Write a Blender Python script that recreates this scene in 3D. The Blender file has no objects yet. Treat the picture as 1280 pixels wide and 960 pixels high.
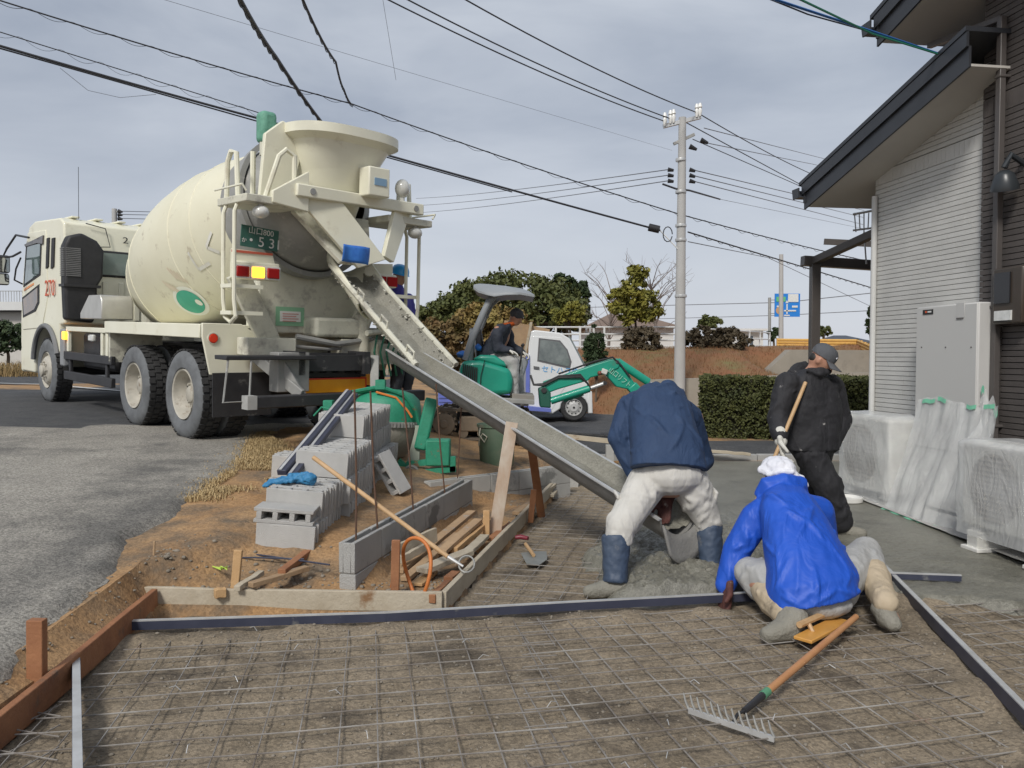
import bpy, bmesh, math, random
from mathutils import Vector, Matrix, Euler, noise
R = math.radians
rnd = random.Random(11)
SC = bpy.context.scene
COL = SC.collection
# ---------------------------------------------------------------- camera, world, sun, exposure
PITCH = math.atan(35/1000)
cam_d = bpy.data.cameras.new('camera'); cam = bpy.data.objects.new('camera', cam_d); COL.objects.link(cam)
cam.location = (0, 0, 1.5); cam.rotation_euler = (R(90)-PITCH, 0, 0)
cam_d.sensor_width = 36; cam_d.lens = 36*1000/1280; cam_d.clip_end = 3000; cam_d.clip_start = .05
SC.camera = cam
SUN_EL, SUN_AZ = 42, 200        # azimuth clockwise from +Y (behind the camera, a little to the left)
w = bpy.data.worlds.new('World'); SC.world = w; w.use_nodes = True
nt = w.node_tree; nt.nodes.clear(); N = nt.nodes.new; L = nt.links.new
out = N('ShaderNodeOutputWorld'); bg = N('ShaderNodeBackground')
sky = N('ShaderNodeTexSky'); sky.sky_type = 'NISHITA'; sky.sun_disc = False
sky.sun_elevation = R(SUN_EL); sky.sun_rotation = R(SUN_AZ); sky.dust_density = 3
tc = N('ShaderNodeTexCoord'); mp = N('ShaderNodeMapping'); mp.inputs['Scale'].default_value = (1, 1, 3.2)
mp.inputs['Rotation'].default_value = (R(7), R(-9), 0)
ns = N('ShaderNodeTexNoise'); ns.inputs['Scale'].default_value = 2.1; ns.inputs['Detail'].default_value = 6; ns.inputs['Roughness'].default_value = .52; ns.inputs['Distortion'].default_value = .35
L(tc.outputs['Generated'], mp.inputs[0]); L(mp.outputs[0], ns.inputs['Vector'])
cr = N('ShaderNodeValToRGB')                       # an even layer of grey cloud
cr.color_ramp.elements[0].position = .29; cr.color_ramp.elements[0].color = (2.35, 2.75, 3.5, 1)
cr.color_ramp.elements[1].position = .71; cr.color_ramp.elements[1].color = (5.5, 5.85, 6.4, 1)
L(ns.outputs['Fac'], cr.inputs[0])
sx = N('ShaderNodeSeparateXYZ'); L(tc.outputs['Generated'], sx.inputs[0])
hz = N('ShaderNodeMapRange'); hz.inputs['From Min'].default_value = 0; hz.inputs['From Max'].default_value = .42
hz.inputs['To Min'].default_value = 1; hz.inputs['To Max'].default_value = 0; L(sx.outputs['Z'], hz.inputs['Value'])
hzp = N('ShaderNodeMath'); hzp.operation = 'POWER'; hzp.inputs[1].default_value = 1.6; L(hz.outputs[0], hzp.inputs[0])
mh = N('ShaderNodeMix'); mh.data_type = 'RGBA'; L(hzp.outputs[0], mh.inputs['Factor']); L(cr.outputs[0], mh.inputs['A'])
mh.inputs['B'].default_value = (5.9, 6.15, 6.7, 1)
mx = N('ShaderNodeMix'); mx.data_type = 'RGBA'; mx.inputs['Factor'].default_value = .88
L(sky.outputs[0], mx.inputs['A']); L(mh.outputs['Result'], mx.inputs['B'])
L(mx.outputs['Result'], bg.inputs['Color']); bg.inputs['Strength'].default_value = .068
L(bg.outputs[0], out.inputs[0])
sl = bpy.data.lights.new('sun', 'SUN'); sl.energy = 1.5; sl.angle = R(12); sl.color = (1, .965, .91)
sun = bpy.data.objects.new('sun', sl); COL.objects.link(sun)
sd = Vector((math.sin(R(SUN_AZ))*math.cos(R(SUN_EL)), math.cos(R(SUN_AZ))*math.cos(R(SUN_EL)), math.sin(R(SUN_EL))))
sun.rotation_euler = (-sd).to_track_quat('-Z', 'Y').to_euler(); sun.location = (-10, -12, 20)
SC.view_settings.view_transform = 'Standard'; SC.view_settings.look = 'None'
SC.view_settings.gamma = 1; SC.view_settings.exposure = .8
SC.render.engine = 'CYCLES'
# ---------------------------------------------------------------- survey helpers (site measurements -> metres)
def P(u, v, d):
    c, s = math.cos(PITCH), math.sin(PITCH); a, b = (u-640)/1000, (480-v)/1000
    r = Vector((a, c+b*s, -s+b*c)); return Vector((0, 0, 1.5)) + r*(d/r.y)
def G(u, v, z=0):
    c, s = math.cos(PITCH), math.sin(PITCH); a, b = (u-640)/1000, (480-v)/1000
    r = Vector((a, c+b*s, -s+b*c)); return Vector((0, 0, 1.5)) + r*((z-1.5)/r.z)
def V(*a): return Vector(a)
def sstep(a, b, x):
    t = min(1, max(0, (x-a)/(b-a))); return t*t*(3-2*t)
def lerp(a, b, t): return a+(b-a)*t
# ---------------------------------------------------------------- materials
MATS = {}
def mat(name, c, c2=None, sc=5, rough=.6, metal=0, bump=0, bsc=40, rv=0, dirt=None, dsc=3, dth=.55, dw=.12, spec=.5, stretch=None, alpha=1, trans=0, emit=None, es=1, det=5, sheen=0, coat=0, grain=0, gsc=150, crease=0, csc=6, cst=(1,1,1)):
    if name in MATS: return MATS[name]
    m = bpy.data.materials.new(name); m.use_nodes = True; t = m.node_tree; b = t.nodes['Principled BSDF']
    N = t.nodes.new; L = t.links.new
    b.inputs['Roughness'].default_value = rough; b.inputs['Metallic'].default_value = metal
    b.inputs['Specular IOR Level'].default_value = spec
    b.inputs['Transmission Weight'].default_value = trans; b.inputs['Alpha'].default_value = alpha
    b.inputs['Coat Weight'].default_value = coat; b.inputs['Sheen Weight'].default_value = sheen
    if emit: b.inputs['Emission Color'].default_value = (*emit, 1); b.inputs['Emission Strength'].default_value = es
    col = None
    tc = N('ShaderNodeTexCoord'); vec = tc.outputs['Object']
    if stretch:
        mp = N('ShaderNodeMapping'); mp.inputs['Scale'].default_value = stretch; L(vec, mp.inputs[0]); vec = mp.outputs[0]
    def nz(s, d=det, r=.6):
        n = N('ShaderNodeTexNoise'); n.inputs['Scale'].default_value = s; n.inputs['Detail'].default_value = d; n.inputs['Roughness'].default_value = r
        L(vec, n.inputs['Vector']); return n.outputs['Fac']
    def mr(o, a, bb, c0=0, c1=1):
        n = N('ShaderNodeMapRange'); n.inputs[1].default_value = a; n.inputs[2].default_value = bb; n.inputs[3].default_value = c0; n.inputs[4].default_value = c1
        L(o, n.inputs[0]); return n.outputs[0]
    def mixc(f, a, bb):
        n = N('ShaderNodeMix'); n.data_type = 'RGBA'
        if hasattr(f, 'is_linked'): L(f, n.inputs['Factor'])
        else: n.inputs['Factor'].default_value = f
        for k, x in (('A', a), ('B', bb)):
            if hasattr(x, 'is_linked'): L(x, n.inputs[k])
            else: n.inputs[k].default_value = (*x, 1)
        return n.outputs['Result']
    if c2: col = mixc(mr(nz(sc), .3, .7), c, c2)
    if dirt:
        f = mr(nz(dsc, 7, .65), dth, dth+dw); col = mixc(f, col if col is not None else c, dirt)
    if grain:
        gv = N('ShaderNodeTexVoronoi'); gv.inputs['Scale'].default_value = gsc; gv.inputs['Randomness'].default_value = 1; L(tc.outputs['Object'], gv.inputs['Vector'])
        sp_ = N('ShaderNodeSeparateColor'); L(gv.outputs['Color'], sp_.inputs[0])
        n = N('ShaderNodeHueSaturation'); L(mr(sp_.outputs[0], 0, 1, 1-grain, 1+grain*.9), n.inputs['Value'])
        if col is not None: L(col, n.inputs['Color'])
        else: n.inputs['Color'].default_value = (*c, 1)
        col = n.outputs['Color']
    if rv:
        oi = N('ShaderNodeObjectInfo'); n = N('ShaderNodeHueSaturation')
        L(mr(oi.outputs['Random'], 0, 1, 1-rv, 1+rv), n.inputs['Value'])
        if col is not None: L(col, n.inputs['Color'])
        else: n.inputs['Color'].default_value = (*c, 1)
        col = n.outputs['Color']
    if col is not None: L(col, b.inputs['Base Color'])
    else: b.inputs['Base Color'].default_value = (*c, 1)
    if bump:
        bp = N('ShaderNodeBump'); bp.inputs['Strength'].default_value = min(1, bump); bp.inputs['Distance'].default_value = .01*max(1, bump)
        L(nz(bsc, 6), bp.inputs['Height']); L(bp.outputs[0], b.inputs['Normal'])
    if crease:
        mp = N('ShaderNodeMapping'); mp.inputs['Scale'].default_value = cst; mp.inputs['Rotation'].default_value = (.4, .3, .5); L(tc.outputs['Object'], mp.inputs[0])
        n = N('ShaderNodeTexNoise'); n.inputs['Scale'].default_value = csc; n.inputs['Detail'].default_value = 3.5; n.inputs['Roughness'].default_value = .55; n.inputs['Distortion'].default_value = .9; L(mp.outputs[0], n.inputs['Vector'])
        bp2 = N('ShaderNodeBump'); bp2.inputs['Strength'].default_value = 1; bp2.inputs['Distance'].default_value = crease; L(n.outputs['Fac'], bp2.inputs['Height'])
        if bump: L(bp2.outputs[0], bp.inputs['Normal'])
        else: L(bp2.outputs[0], b.inputs['Normal'])
    MATS[name] = m; return m
# ---------------------------------------------------------------- mesh builder
class MB:
    def __init__(s): s.v = []; s.f = []
    def add(s, vs, fs):
        o = len(s.v); s.v += [Vector(p) for p in vs]; s.f += [[i+o for i in q] for q in fs]; return s
    def hexa(s, p): return s.add(p, [(0,3,2,1),(4,5,6,7),(0,1,5,4),(1,2,6,5),(2,3,7,6),(3,0,4,7)])
    def bx(s, x0, x1, y0, y1, z0, z1, M=None):
        p = [V(x0,y0,z0),V(x1,y0,z0),V(x1,y1,z0),V(x0,y1,z0),V(x0,y0,z1),V(x1,y0,z1),V(x1,y1,z1),V(x0,y1,z1)]
        if M is not None: p = [M @ q for q in p]
        return s.hexa(p)
    def box(s, c, sz, rot=(0,0,0)):
        M = Matrix.Translation(Vector(c)) @ Euler(rot).to_matrix().to_4x4(); a, b, d = (k/2 for k in sz)
        return s.bx(-a, a, -b, b, -d, d, M)
    def beam(s, a, b, w, h, up=(0,0,1), ext=0):      # rectangular bar from a to b
        a, b = Vector(a), Vector(b); d = (b-a).normalized(); a = a-d*ext; b = b+d*ext; u = Vector(up)
        if abs(d.dot(u)) > .97: u = V(0,1,0)
        x = d.cross(u).normalized(); z = x.cross(d).normalized()
        p = []
        for q in (a, b): p.append([q+x*sx*w/2+z*sz*h/2 for sx, sz in ((-1,-1),(1,-1),(1,1),(-1,1))])
        return s.add(p[0]+p[1], [(3,2,1,0),(4,5,6,7),(0,1,5,4),(1,2,6,5),(2,3,7,6),(3,0,4,7)])
    def tube(s, pts, r, n=8, caps=True, closed=False, flat=1):
        pts = [Vector(p) for p in pts]; k = len(pts); rr = r if isinstance(r, (list, tuple)) else [r]*k
        t = []
        for i in range(k):
            a = pts[(i-1) % k] if (i or closed) else pts[0]; b = pts[(i+1) % k] if (i < k-1 or closed) else pts[-1]
            t.append((b-a).normalized())
        u = t[0].orthogonal().normalized(); o = len(s.v)
        for i in range(k):
            u = (u-t[i]*u.dot(t[i])); u = u.normalized() if u.length > 1e-6 else t[i].orthogonal().normalized()
            w_ = t[i].cross(u)
            for j in range(n):
                a = 2*math.pi*j/n; s.v.append(pts[i]+(u*math.cos(a)+w_*math.sin(a)*flat)*rr[i])
        for i in range(k if closed else k-1):
            for j in range(n):
                i2 = (i+1) % k
                s.f.append([o+i*n+j, o+i*n+(j+1) % n, o+i2*n+(j+1) % n, o+i2*n+j])
        if caps and not closed:
            s.f.append([o+j for j in range(n)][::-1]); s.f.append([o+(k-1)*n+j for j in range(n)])
        return s
    def cyl(s, a, b, r, r2=None, n=16): return s.tube([a, b], [r, r if r2 is None else r2], n)
    def lathe(s, prof, n=24, M=None, a0=0, a1=2*math.pi, cap=False):
        full = abs(a1-a0-2*math.pi) < 1e-6; m = n if full else n+1; o = len(s.v)
        for r, z in prof:
            for j in range(m):
                a = a0+(a1-a0)*j/n; p = V(r*math.cos(a), r*math.sin(a), z); s.v.append(M @ p if M is not None else p)
        for i in range(len(prof)-1):
            for j in range(n):
                j2 = (j+1) % m
                s.f.append([o+i*m+j, o+i*m+j2, o+(i+1)*m+j2, o+(i+1)*m+j])
        if cap:
            s.f.append([o+j for j in range(m)][::-1]); s.f.append([o+(len(prof)-1)*m+j for j in range(m)])
        return s
    def prism(s, poly, d0, d1, M=None):              # polygon in local xy, extruded along local z
        n = len(poly); p = [V(x, y, d0) for x, y in poly]+[V(x, y, d1) for x, y in poly]
        if M is not None: p = [M @ q for q in p]
        return s.add(p, [list(range(n))[::-1], list(range(n, 2*n))]+[(i, (i+1) % n, n+(i+1) % n, n+i) for i in range(n)])
    def ell(s, c, r, rot=(0,0,0), nu=12, nv=8):
        M = Matrix.Translation(Vector(c)) @ (Euler(rot).to_matrix().to_4x4() if not isinstance(rot, Matrix) else rot)
        o = len(s.v); r = r if isinstance(r, (tuple, list)) else (r, r, r)
        s.v.append(M @ V(0,0,-r[2]))
        for i in range(1, nv):
            b = -math.pi/2+math.pi*i/nv
            for j in range(nu):
                a = 2*math.pi*j/nu; s.v.append(M @ V(r[0]*math.cos(b)*math.cos(a), r[1]*math.cos(b)*math.sin(a), r[2]*math.sin(b)))
        s.v.append(M @ V(0,0,r[2])); e = len(s.v)-1
        for j in range(nu): s.f.append([o, o+1+(j+1) % nu, o+1+j])
        for i in range(nv-2):
            for j in range(nu):
                a = o+1+i*nu; s.f.append([a+j, a+(j+1) % nu, a+nu+(j+1) % nu, a+nu+j])
        a = o+1+(nv-2)*nu
        for j in range(nu): s.f.append([a+j, a+(j+1) % nu, e])
        return s
    def caps(s, a, b, r0, r1, n=10):                 # tapered capsule
        a, b = Vector(a), Vector(b); d = (b-a).normalized(); pts = []; rr = []
        for k in range(4): t = math.pi/2*k/4+.08; pts.append(a-d*r0*math.cos(t)); rr.append(r0*math.sin(t))
        pts.append(a); rr.append(r0); pts.append(b); rr.append(r1)
        for k in range(3, -1, -1): t = math.pi/2*k/4+.08; pts.append(b+d*r1*math.cos(t)); rr.append(r1*math.sin(t))
        return s.tube(pts, rr, n)
    def chain(s, pts, rr, n=10):
        for i in range(len(pts)-1): s.caps(pts[i], pts[i+1], rr[i], rr[i+1], n)
        return s
    def sheet(s, fn, nu, nv):
        o = len(s.v)
        for i in range(nu+1):
            for j in range(nv+1): s.v.append(Vector(fn(i/nu, j/nv)))
        for i in range(nu):
            for j in range(nv):
                a = o+i*(nv+1)+j; s.f.append([a, a+nv+1, a+nv+2, a+1])
        return s
    def mesh(s, name, m=None, ang=38):
        me = bpy.data.meshes.new(name); me.from_pydata([tuple(p) for p in s.v], [], s.f); me.validate(); me.update()
        if ang:
            me.polygons.foreach_set('use_smooth', [True]*len(me.polygons)); me.set_sharp_from_angle(angle=R(ang))
        if m: me.materials.append(m)
        return me
    def build(s, name, m, parent=None, bevel=0, ang=38, world=True, base=True, seg=2):
        off = V(0,0,0)
        if parent is not None and world: off = WL(parent)
        elif parent is None and base and s.v:
            xs = [p.x for p in s.v]; ys = [p.y for p in s.v]; zs = [p.z for p in s.v]
            off = V((min(xs)+max(xs))/2, (min(ys)+max(ys))/2, min(zs))
        if off.length: s.v = [p-off for p in s.v]
        o = bpy.data.objects.new(name, s.mesh(name, m, ang)); COL.objects.link(o)
        if parent is not None: o.parent = parent
        else: o.location = off
        if bevel:
            b = o.modifiers.new('bevel', 'BEVEL'); b.width = bevel; b.segments = seg; b.limit_method = 'ANGLE'; b.angle_limit = R(40); b.harden_normals = False
        return o
def WL(o):
    p = Vector(o.location); q = o.parent
    while q is not None: p = p+Vector(q.location); q = q.parent
    return p
def tag(o, label=None, cat=None, group=None, kind=None):
    if label: o['label'] = label
    if cat: o['category'] = cat
    if group: o['group'] = group
    if kind: o['kind'] = kind
    return o
def thing(name, label, cat, loc=(0,0,0), rot=(0,0,0), group=None):
    o = bpy.data.objects.new(name, None); o.empty_display_size = .2; COL.objects.link(o); o.location = loc; o.rotation_euler = rot
    return tag(o, label, cat, group)
def lcopy(o, parent=None):
    c = o.copy(); COL.objects.link(c); c.parent = parent
    for ch in list(o.children): lcopy(ch, c)
    return c
def text(s_, size, name, m, parent, M, depth=.002):   # flat lettering laid on a surface
    cu = bpy.data.curves.new('t', 'FONT'); cu.body = s_; cu.size = size; cu.align_x = 'CENTER'; cu.align_y = 'CENTER'; cu.extrude = depth/2
    to = bpy.data.objects.new('t', cu); COL.objects.link(to)
    me = bpy.data.meshes.new_from_object(to.evaluated_get(bpy.context.evaluated_depsgraph_get()))
    bpy.data.objects.remove(to); me.transform(M); me.materials.clear(); me.materials.append(m)
    o = bpy.data.objects.new(name, me); COL.objects.link(o); o.parent = parent; return o
def frame(o, x, y):                                    # matrix from origin, x axis and y axis
    x = Vector(x).normalized(); z = x.cross(Vector(y)).normalized(); y = z.cross(x)
    M = Matrix((x, y, z)).transposed().to_4x4(); M.translation = Vector(o); return M
def crumple(o, strength, size, kind='CLOUDS'):
    t = bpy.data.textures.new('folds', kind); t.noise_scale = size
    if kind == 'CLOUDS': t.noise_depth = 2
    d = o.modifiers.new('d', 'DISPLACE'); d.texture = t; d.strength = strength; d.mid_level = .5; d.texture_coords = 'LOCAL'; return d
# ================================================================ SETTING: terrain, slab, roads
SLAB = [(-2.03,.2),(-2.07,4.62),(-.40,4.62),(.52,8.85),(.75,10.84),(6.5,10.84),(6.5,.2)]
def sdist(x, y):                                        # signed distance to the slab outline (negative inside)
    d = 1e9; ins = False; n = len(SLAB)
    for i in range(n):
        ax, ay = SLAB[i]; bx_, by = SLAB[(i+1) % n]; ex, ey = bx_-ax, by-ay
        t = max(0, min(1, ((x-ax)*ex+(y-ay)*ey)/(ex*ex+ey*ey))); d = min(d, math.hypot(x-ax-t*ex, y-ay-t*ey))
        if (ay > y) != (by > y) and x < ex*(y-ay)/ey+ax: ins = not ins
    return -d if ins else d
def ter(x, y):
    k = ((x+2.95)*-.707+(y-10.06)*.707); zt = .54+.04*max(-9, min(9, k))
    zt -= .15*(1-sstep(3.2, 6.5, y)); s = sstep(-2.1, .3, x); return zt*(1-s)+.20*s
def zg(x, y, nz=True):
    z = ter(x, y)
    if -4 < x < 7 and 0 < y < 12.5:
        d = sdist(x, y)
        if d < 1.3:
            rim = .07 if y > 4.5 else .10
            z = -.12 if d < -.05 else rim+(z-rim)*sstep(.03, (lerp(.14, .8, sstep(-2.15, -1.6, x)) if y < 10 else .3), d) if d > 0 else rim-.19*sstep(0, .05, -d)
        if d > 0 and 4.6 < y < 8.8:                        # dug-out strip between the block walls and the slanting form board
            k = sstep(.0, .10, x-(-.97+(y-4.8)*.236)) if y < 7.25 else sstep(.0, .10, (7.40+(x+.8)*.836)-y)*sstep(-.5, -.35, x)
            z = lerp(z, min(z, .07), k)
        ef = sstep(-.3, .05, x+2.08+.2*max(0, y-4.7)); z -= .03*(1-ef)*(d > .2)
        if nz and d > 0: z += ef*( .035*noise.noise(V(x*2.3, y*2.3, 4))*sstep(0, .4, d)*(1 if y < 11 else 0)+.012*noise.noise(V(x*11, y*11, 1)))
    if y > 40 or x < -40: z = z*.6+.1
    return z
def ax_(lo, hi, a, b, fine, grow=1.22):
    c = []; x = a
    while x < b: c.append(x); x += fine
    s_ = fine; x = b
    while x < hi: c.append(x); s_ *= grow; x += s_
    c.append(hi); s_ = fine; x = a-fine
    while x > lo: c.insert(0, x); s_ *= grow; x -= s_
    c.insert(0, lo); return c
def hfield(xs, ys, fn, keep=None):
    m = MB(); ix = {}
    for i, x in enumerate(xs):
        for j, y in enumerate(ys): m.v.append(V(x, y, fn(x, y)))
    nj = len(ys)
    for i in range(len(xs)-1):
        for j in range(nj-1):
            if keep is None or keep((xs[i]+xs[i+1])/2, (ys[j]+ys[j+1])/2): m.f.append([i*nj+j, (i+1)*nj+j, (i+1)*nj+j+1, i*nj+j+1])
    return m
def drop(m):                                            # remove unused vertices
    u = sorted({i for q in m.f for i in q}); r = {k: i for i, k in enumerate(u)}; m.v = [m.v[k] for k in u]; m.f = [[r[i] for i in q] for q in m.f]; return m
soil = mat('soil', (.32,.18,.078), (.42,.265,.135), 2.2, .95, bump=1, bsc=45, dirt=(.15,.115,.08), dsc=1.3, dth=.48, dw=.14, grain=.22, gsc=70)
asphalt = mat('worn_asphalt', (.27,.252,.22), (.37,.345,.30), 1.3, .9, bump=1, bsc=150, dirt=(.16,.152,.137), dsc=.5, dth=.52, dw=.10, grain=.42, gsc=95)
asphalt_dark = mat('dark_asphalt', (.052,.053,.056), (.085,.085,.085), 3, .85, bump=.8, bsc=140, grain=.3, gsc=90)
g = hfield(ax_(-900, 900, -3.6, 3.2, .07), ax_(-60, 2200, 3.0, 11.6, .07), zg).build('ground', soil, base=False); tag(g, kind='structure')
EDGE = [(0,837,.20),(79,765,.21),(136,732,.23),(162,680,.28),(210,658,.31),(258,623,.36),(302,592,.40),(315,566,.43),(328,549,.46)]
EP = [G(*e) for e in EDGE]
def edge_x(y):
    if y <= EP[0].y: x = EP[0].x+.0*(EP[0].y-y)
    elif y >= EP[-1].y: x = lerp(EP[-1].x, -2.0, min(1, (y-EP[-1].y)/2.2)) if y < 12.0 else 2.8
    else:
        for a, b in zip(EP, EP[1:]):
            if a.y <= y <= b.y: x = lerp(a.x, b.x, (y-a.y)/(b.y-a.y)); break
    return x+(.05*noise.noise(V(y*3.1, 2, 0))+.03*noise.noise(V(y*9, 5, 0))+.035*noise.noise(V(y*27, 5, 3)) if y < 11.8 else 0)
m = MB(); ys = []; y = -3
while y < 12.0: ys.append(y); y += .06
ys += [12.0, 12.02, 12.6, 13.2, 14, 15, 16, 17, 17.3, 18, 20, 24, 30, 40, 60, 90, 150]
cols = [0, .03, .08, .16, .3, .6, 1.2, 2.2, 3.5, 5, 7, 10, 15, 25, 50, 90]
for y in ys:
    e = edge_x(y) if y <= 17.3 else (.6 if y < 25 else -6-(y-25)*.35)
    for c in cols:
        x = e-c; m.v.append(V(x, y, (ter(x, y)+.022) if c > .1 else lerp(min(zg(x, y), ter(x, y))-.012, ter(x, y)+.018, min(1, c/.08))))
nc = len(cols)
for i in range(len(ys)-1):
    for j in range(nc-1): m.f.append([i*nc+j, i*nc+j+1, (i+1)*nc+j+1, (i+1)*nc+j])
# worn pale asphalt near the site, darker carriageway further off: two sheets, split along a seam
old = MB(); new = MB(); old.v = [v.copy() for v in m.v]; new.v = [v.copy() for v in m.v]
for q in m.f:
    c = sum((m.v[i] for i in q), V(0,0,0))/len(q); (new if c.y > 10.6+.38*(c.x+3.6) and c.y > 7.2 or c.y > 11.9 else old).f.append(q)
tag(drop(old).build('worn_road', asphalt, base=False), kind='structure')
tag(drop(new).build('road', asphalt_dark, base=False), kind='structure')
m = MB(); a_, b_, c_, d_ = V(.85,10.99,0), V(6.2,10.99,0), V(6.2,11.9,0), V(-.2,11.99,0)
def lane(u, v):
    p = (a_*(1-u)+b_*u)*(1-v)+(d_*(1-u)+c_*u)*v; return V(p.x, p.y, zg(p.x, p.y, False)+.03)
tag(m.sheet(lane, 24, 6).build('lane', asphalt_dark, base=False), kind='structure')
white_paint = mat('road_paint', (.62,.62,.6), (.42,.42,.41), 9, .8)
m = MB()
def strip(u, v):
    x = -4.4-u*26; y = 13.6+u*13+v*.16; return V(x, y, ter(x, y)+.03)
tag(m.sheet(strip, 40, 1).build('road_marking', white_paint, base=False), kind='structure')
# --- slab sub-base and fresh concrete
def scr_y(x): return 4.24+(x+2.05)*.15                  # line of the cross screed rail
def base_z(x, y):
    z = .014*noise.noise(V(x*3.3, y*3.3, 0))+.012*noise.noise(V(x*8, y*8, 3))+.008*noise.noise(V(x*21, y*21, 7))-.008
    d = abs(y-scr_y(x)+.12)
    z += .045*math.exp(-(d/.12)**2)*(.7+noise.noise(V(x*4, 1, 2)))          # spoil ridge along the rail
    px = 2.0+(y-2.9)*.21; z += .05*math.exp(-((x-px+.05)/.16)**2)*(.6+noise.noise(V(y*3, 8, 2)))
    return z
subbase = mat('sub_base', (.195,.155,.105), (.29,.235,.168), 2.6, .92, bump=1, bsc=60, dirt=(.12,.096,.068), dsc=1.7, dth=.52, dw=.1, grain=.28, gsc=80)
xs = [-2.06+.03*i for i in range(int(8.4/.03))]; ys = [1.0+.03*i for i in range(int(9.85/.03))]
tag(drop(hfield(xs, ys, base_z, lambda x, y: sdist(x, y) < -.01 and (x < 3.4 or y < 6.5))).build('sub_base', subbase, base=False), kind='structure')
fresh = mat('fresh_concrete', (.165,.159,.131), (.225,.217,.18), 2.0, .3, bump=.8, bsc=80, dirt=(.135,.13,.107), dsc=2.4, dth=.52, dw=.15, spec=.5, grain=.16, gsc=75)
EDG = [(4.0,.75),(4.75,.62),(5.2,.50),(5.9,.50),(6.6,.72),(7.4,.95),(8.4,1.15),(9.6,1.3),(10.9,1.35)]
def pour_edge(y):
    for (a, xa), (b, xb) in zip(EDG, EDG[1:]):
        if a <= y <= b: return lerp(xa, xb, (y-a)/(b-a))
    return EDG[-1][1]
def conc_z(x, y):
    e = x-pour_edge(y)+.12*noise.noise(V(x*3, y*3, 9))+.04*noise.noise(V(x*9, y*9, 9))
    f = y-scr_y(x)-.05+.03*noise.noise(V(x*6, 3, 1))
    if x > 2.35: f = y-(4.62+.22*noise.noise(V(x*2.1, 6, 1))+.06*noise.noise(V(x*7, 6, 1)))
    k = sstep(0, .16, e)*sstep(0, .10, f)
    near = 1-sstep(6.6, 8.2, y+(x-1.2)*.5)
    lump = .02*noise.noise(V(x*4, y*4, 0))+.022*noise.noise(V(x*10, y*10, 5))+.022*noise.noise(V(x*26, y*26, 2))+.018*noise.noise(V(x*48, y*48, 6))
    pile = .10*math.exp(-((x-1.05)/.45)**2-((y-5.25)/.38)**2)
    z = .075+near*lump*(1 if x < 2.4 else .35)+pile+(1-near)*.006*noise.noise(V(x*2.5, y*2.5, 0))
    if x > 2.0: z -= .02*near
    return -.03+(z+.03)*k
xs = [.2+.016*i for i in range(130)]+[2.29+.03*i for i in range(85)]; ys = [4.3+.016*i for i in range(150)]+[6.71+.03*i for i in range(140)]
tag(drop(hfield(xs, ys, conc_z, lambda x, y: y < 10.83 and conc_z(x, y) > -.028)).build('fresh_concrete', fresh, base=False), kind='structure')
# --- embankment and raised road behind
grassy = mat('dry_grass_bank', (.24,.10,.045), (.20,.12,.055), 1.4, .95, bump=1, bsc=30, dirt=(.17,.16,.06), dsc=.8, dth=.54, dw=.16)
def bank_z(x, y):
    foot = 17.4-.10*(x-2) if x < 6 else 17.0; top = foot+4.6
    h = 1.72+.02*(x-2); z = .16+(h-.16)*sstep(foot, top, y)**.85
    if x > 3.0: z = .12 if y < 17.9 else 1.0+(h-1.0)*sstep(17.9, 22, y)**.8
    if x > 5.8 and y > 17.9: z = lerp(z, 1.0+(h-1.0)*sstep(20.3, 22.6, y), sstep(5.8, 6.6, x))
    return z-.05+.05*noise.noise(V(x*1.3, y*1.3, 0))
tag(hfield([.1+.25*i for i in range(106)], [16.4+.25*i for i in range(25)]+[24,26,30,45], lambda x, y: bank_z(x, y)*sstep(.3, 1.6, x)+(1-sstep(.3, 1.6, x))*.05).build('embankment', grassy, base=False), kind='structure')
def blades(name, spots, mt, h=(.04,.12), kindtag=True):
    m = MB()
    for x, y, z in spots:
        a = rnd.uniform(0, 6.28); hh = rnd.uniform(*h); l = rnd.uniform(.3, 1.4); w_ = .0035*(1+hh*3)
        d = V(math.cos(a), math.sin(a), 0); q = V(-d.y, d.x, 0)*w_; p = V(x, y, z)
        t1 = p+d*hh*l*.4+V(0,0,hh*.7); t2 = p+d*hh*l*1.1+V(0,0,hh*(.9 if l < .8 else .35))
        m.add([p-q, p+q, t1+q*.7, t1-q*.7, t2], [(0,1,2,3),(3,2,4)])
    o = m.build(name, mt, base=False); return tag(o, kind='stuff')
straw = mat('straw', (.52,.40,.21), (.36,.25,.12), 20, .9)
sp = []
for _ in range(15000):
    t = rnd.random()**.8; y = lerp(6.0, 9.9, t); w_ = .28+.4*math.sin(min(1, t*1.2)*3.0)
    x = edge_x(y)+rnd.gauss(.18, .16)*w_*1.6
    if noise.noise(V(x*2, y*2, 3)) > -.15-t*.3 and sdist(x, y) > .3: sp.append((x, y, max(zg(x, y), ter(x, y)+.0)-.005))
blades('dry_straw', sp, straw, (.02, .06))
bgrass = mat('bank_grass', (.26,.105,.045), (.20,.14,.06), 3, .95)
sp = []
for _ in range(14000):
    x = rnd.uniform(1.2, 14); y = rnd.uniform(17.3, 22.4); sp.append((x, y, bank_z(x, y)))
o = blades('bank_grass', sp, bgrass, (.04, .10))
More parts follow.
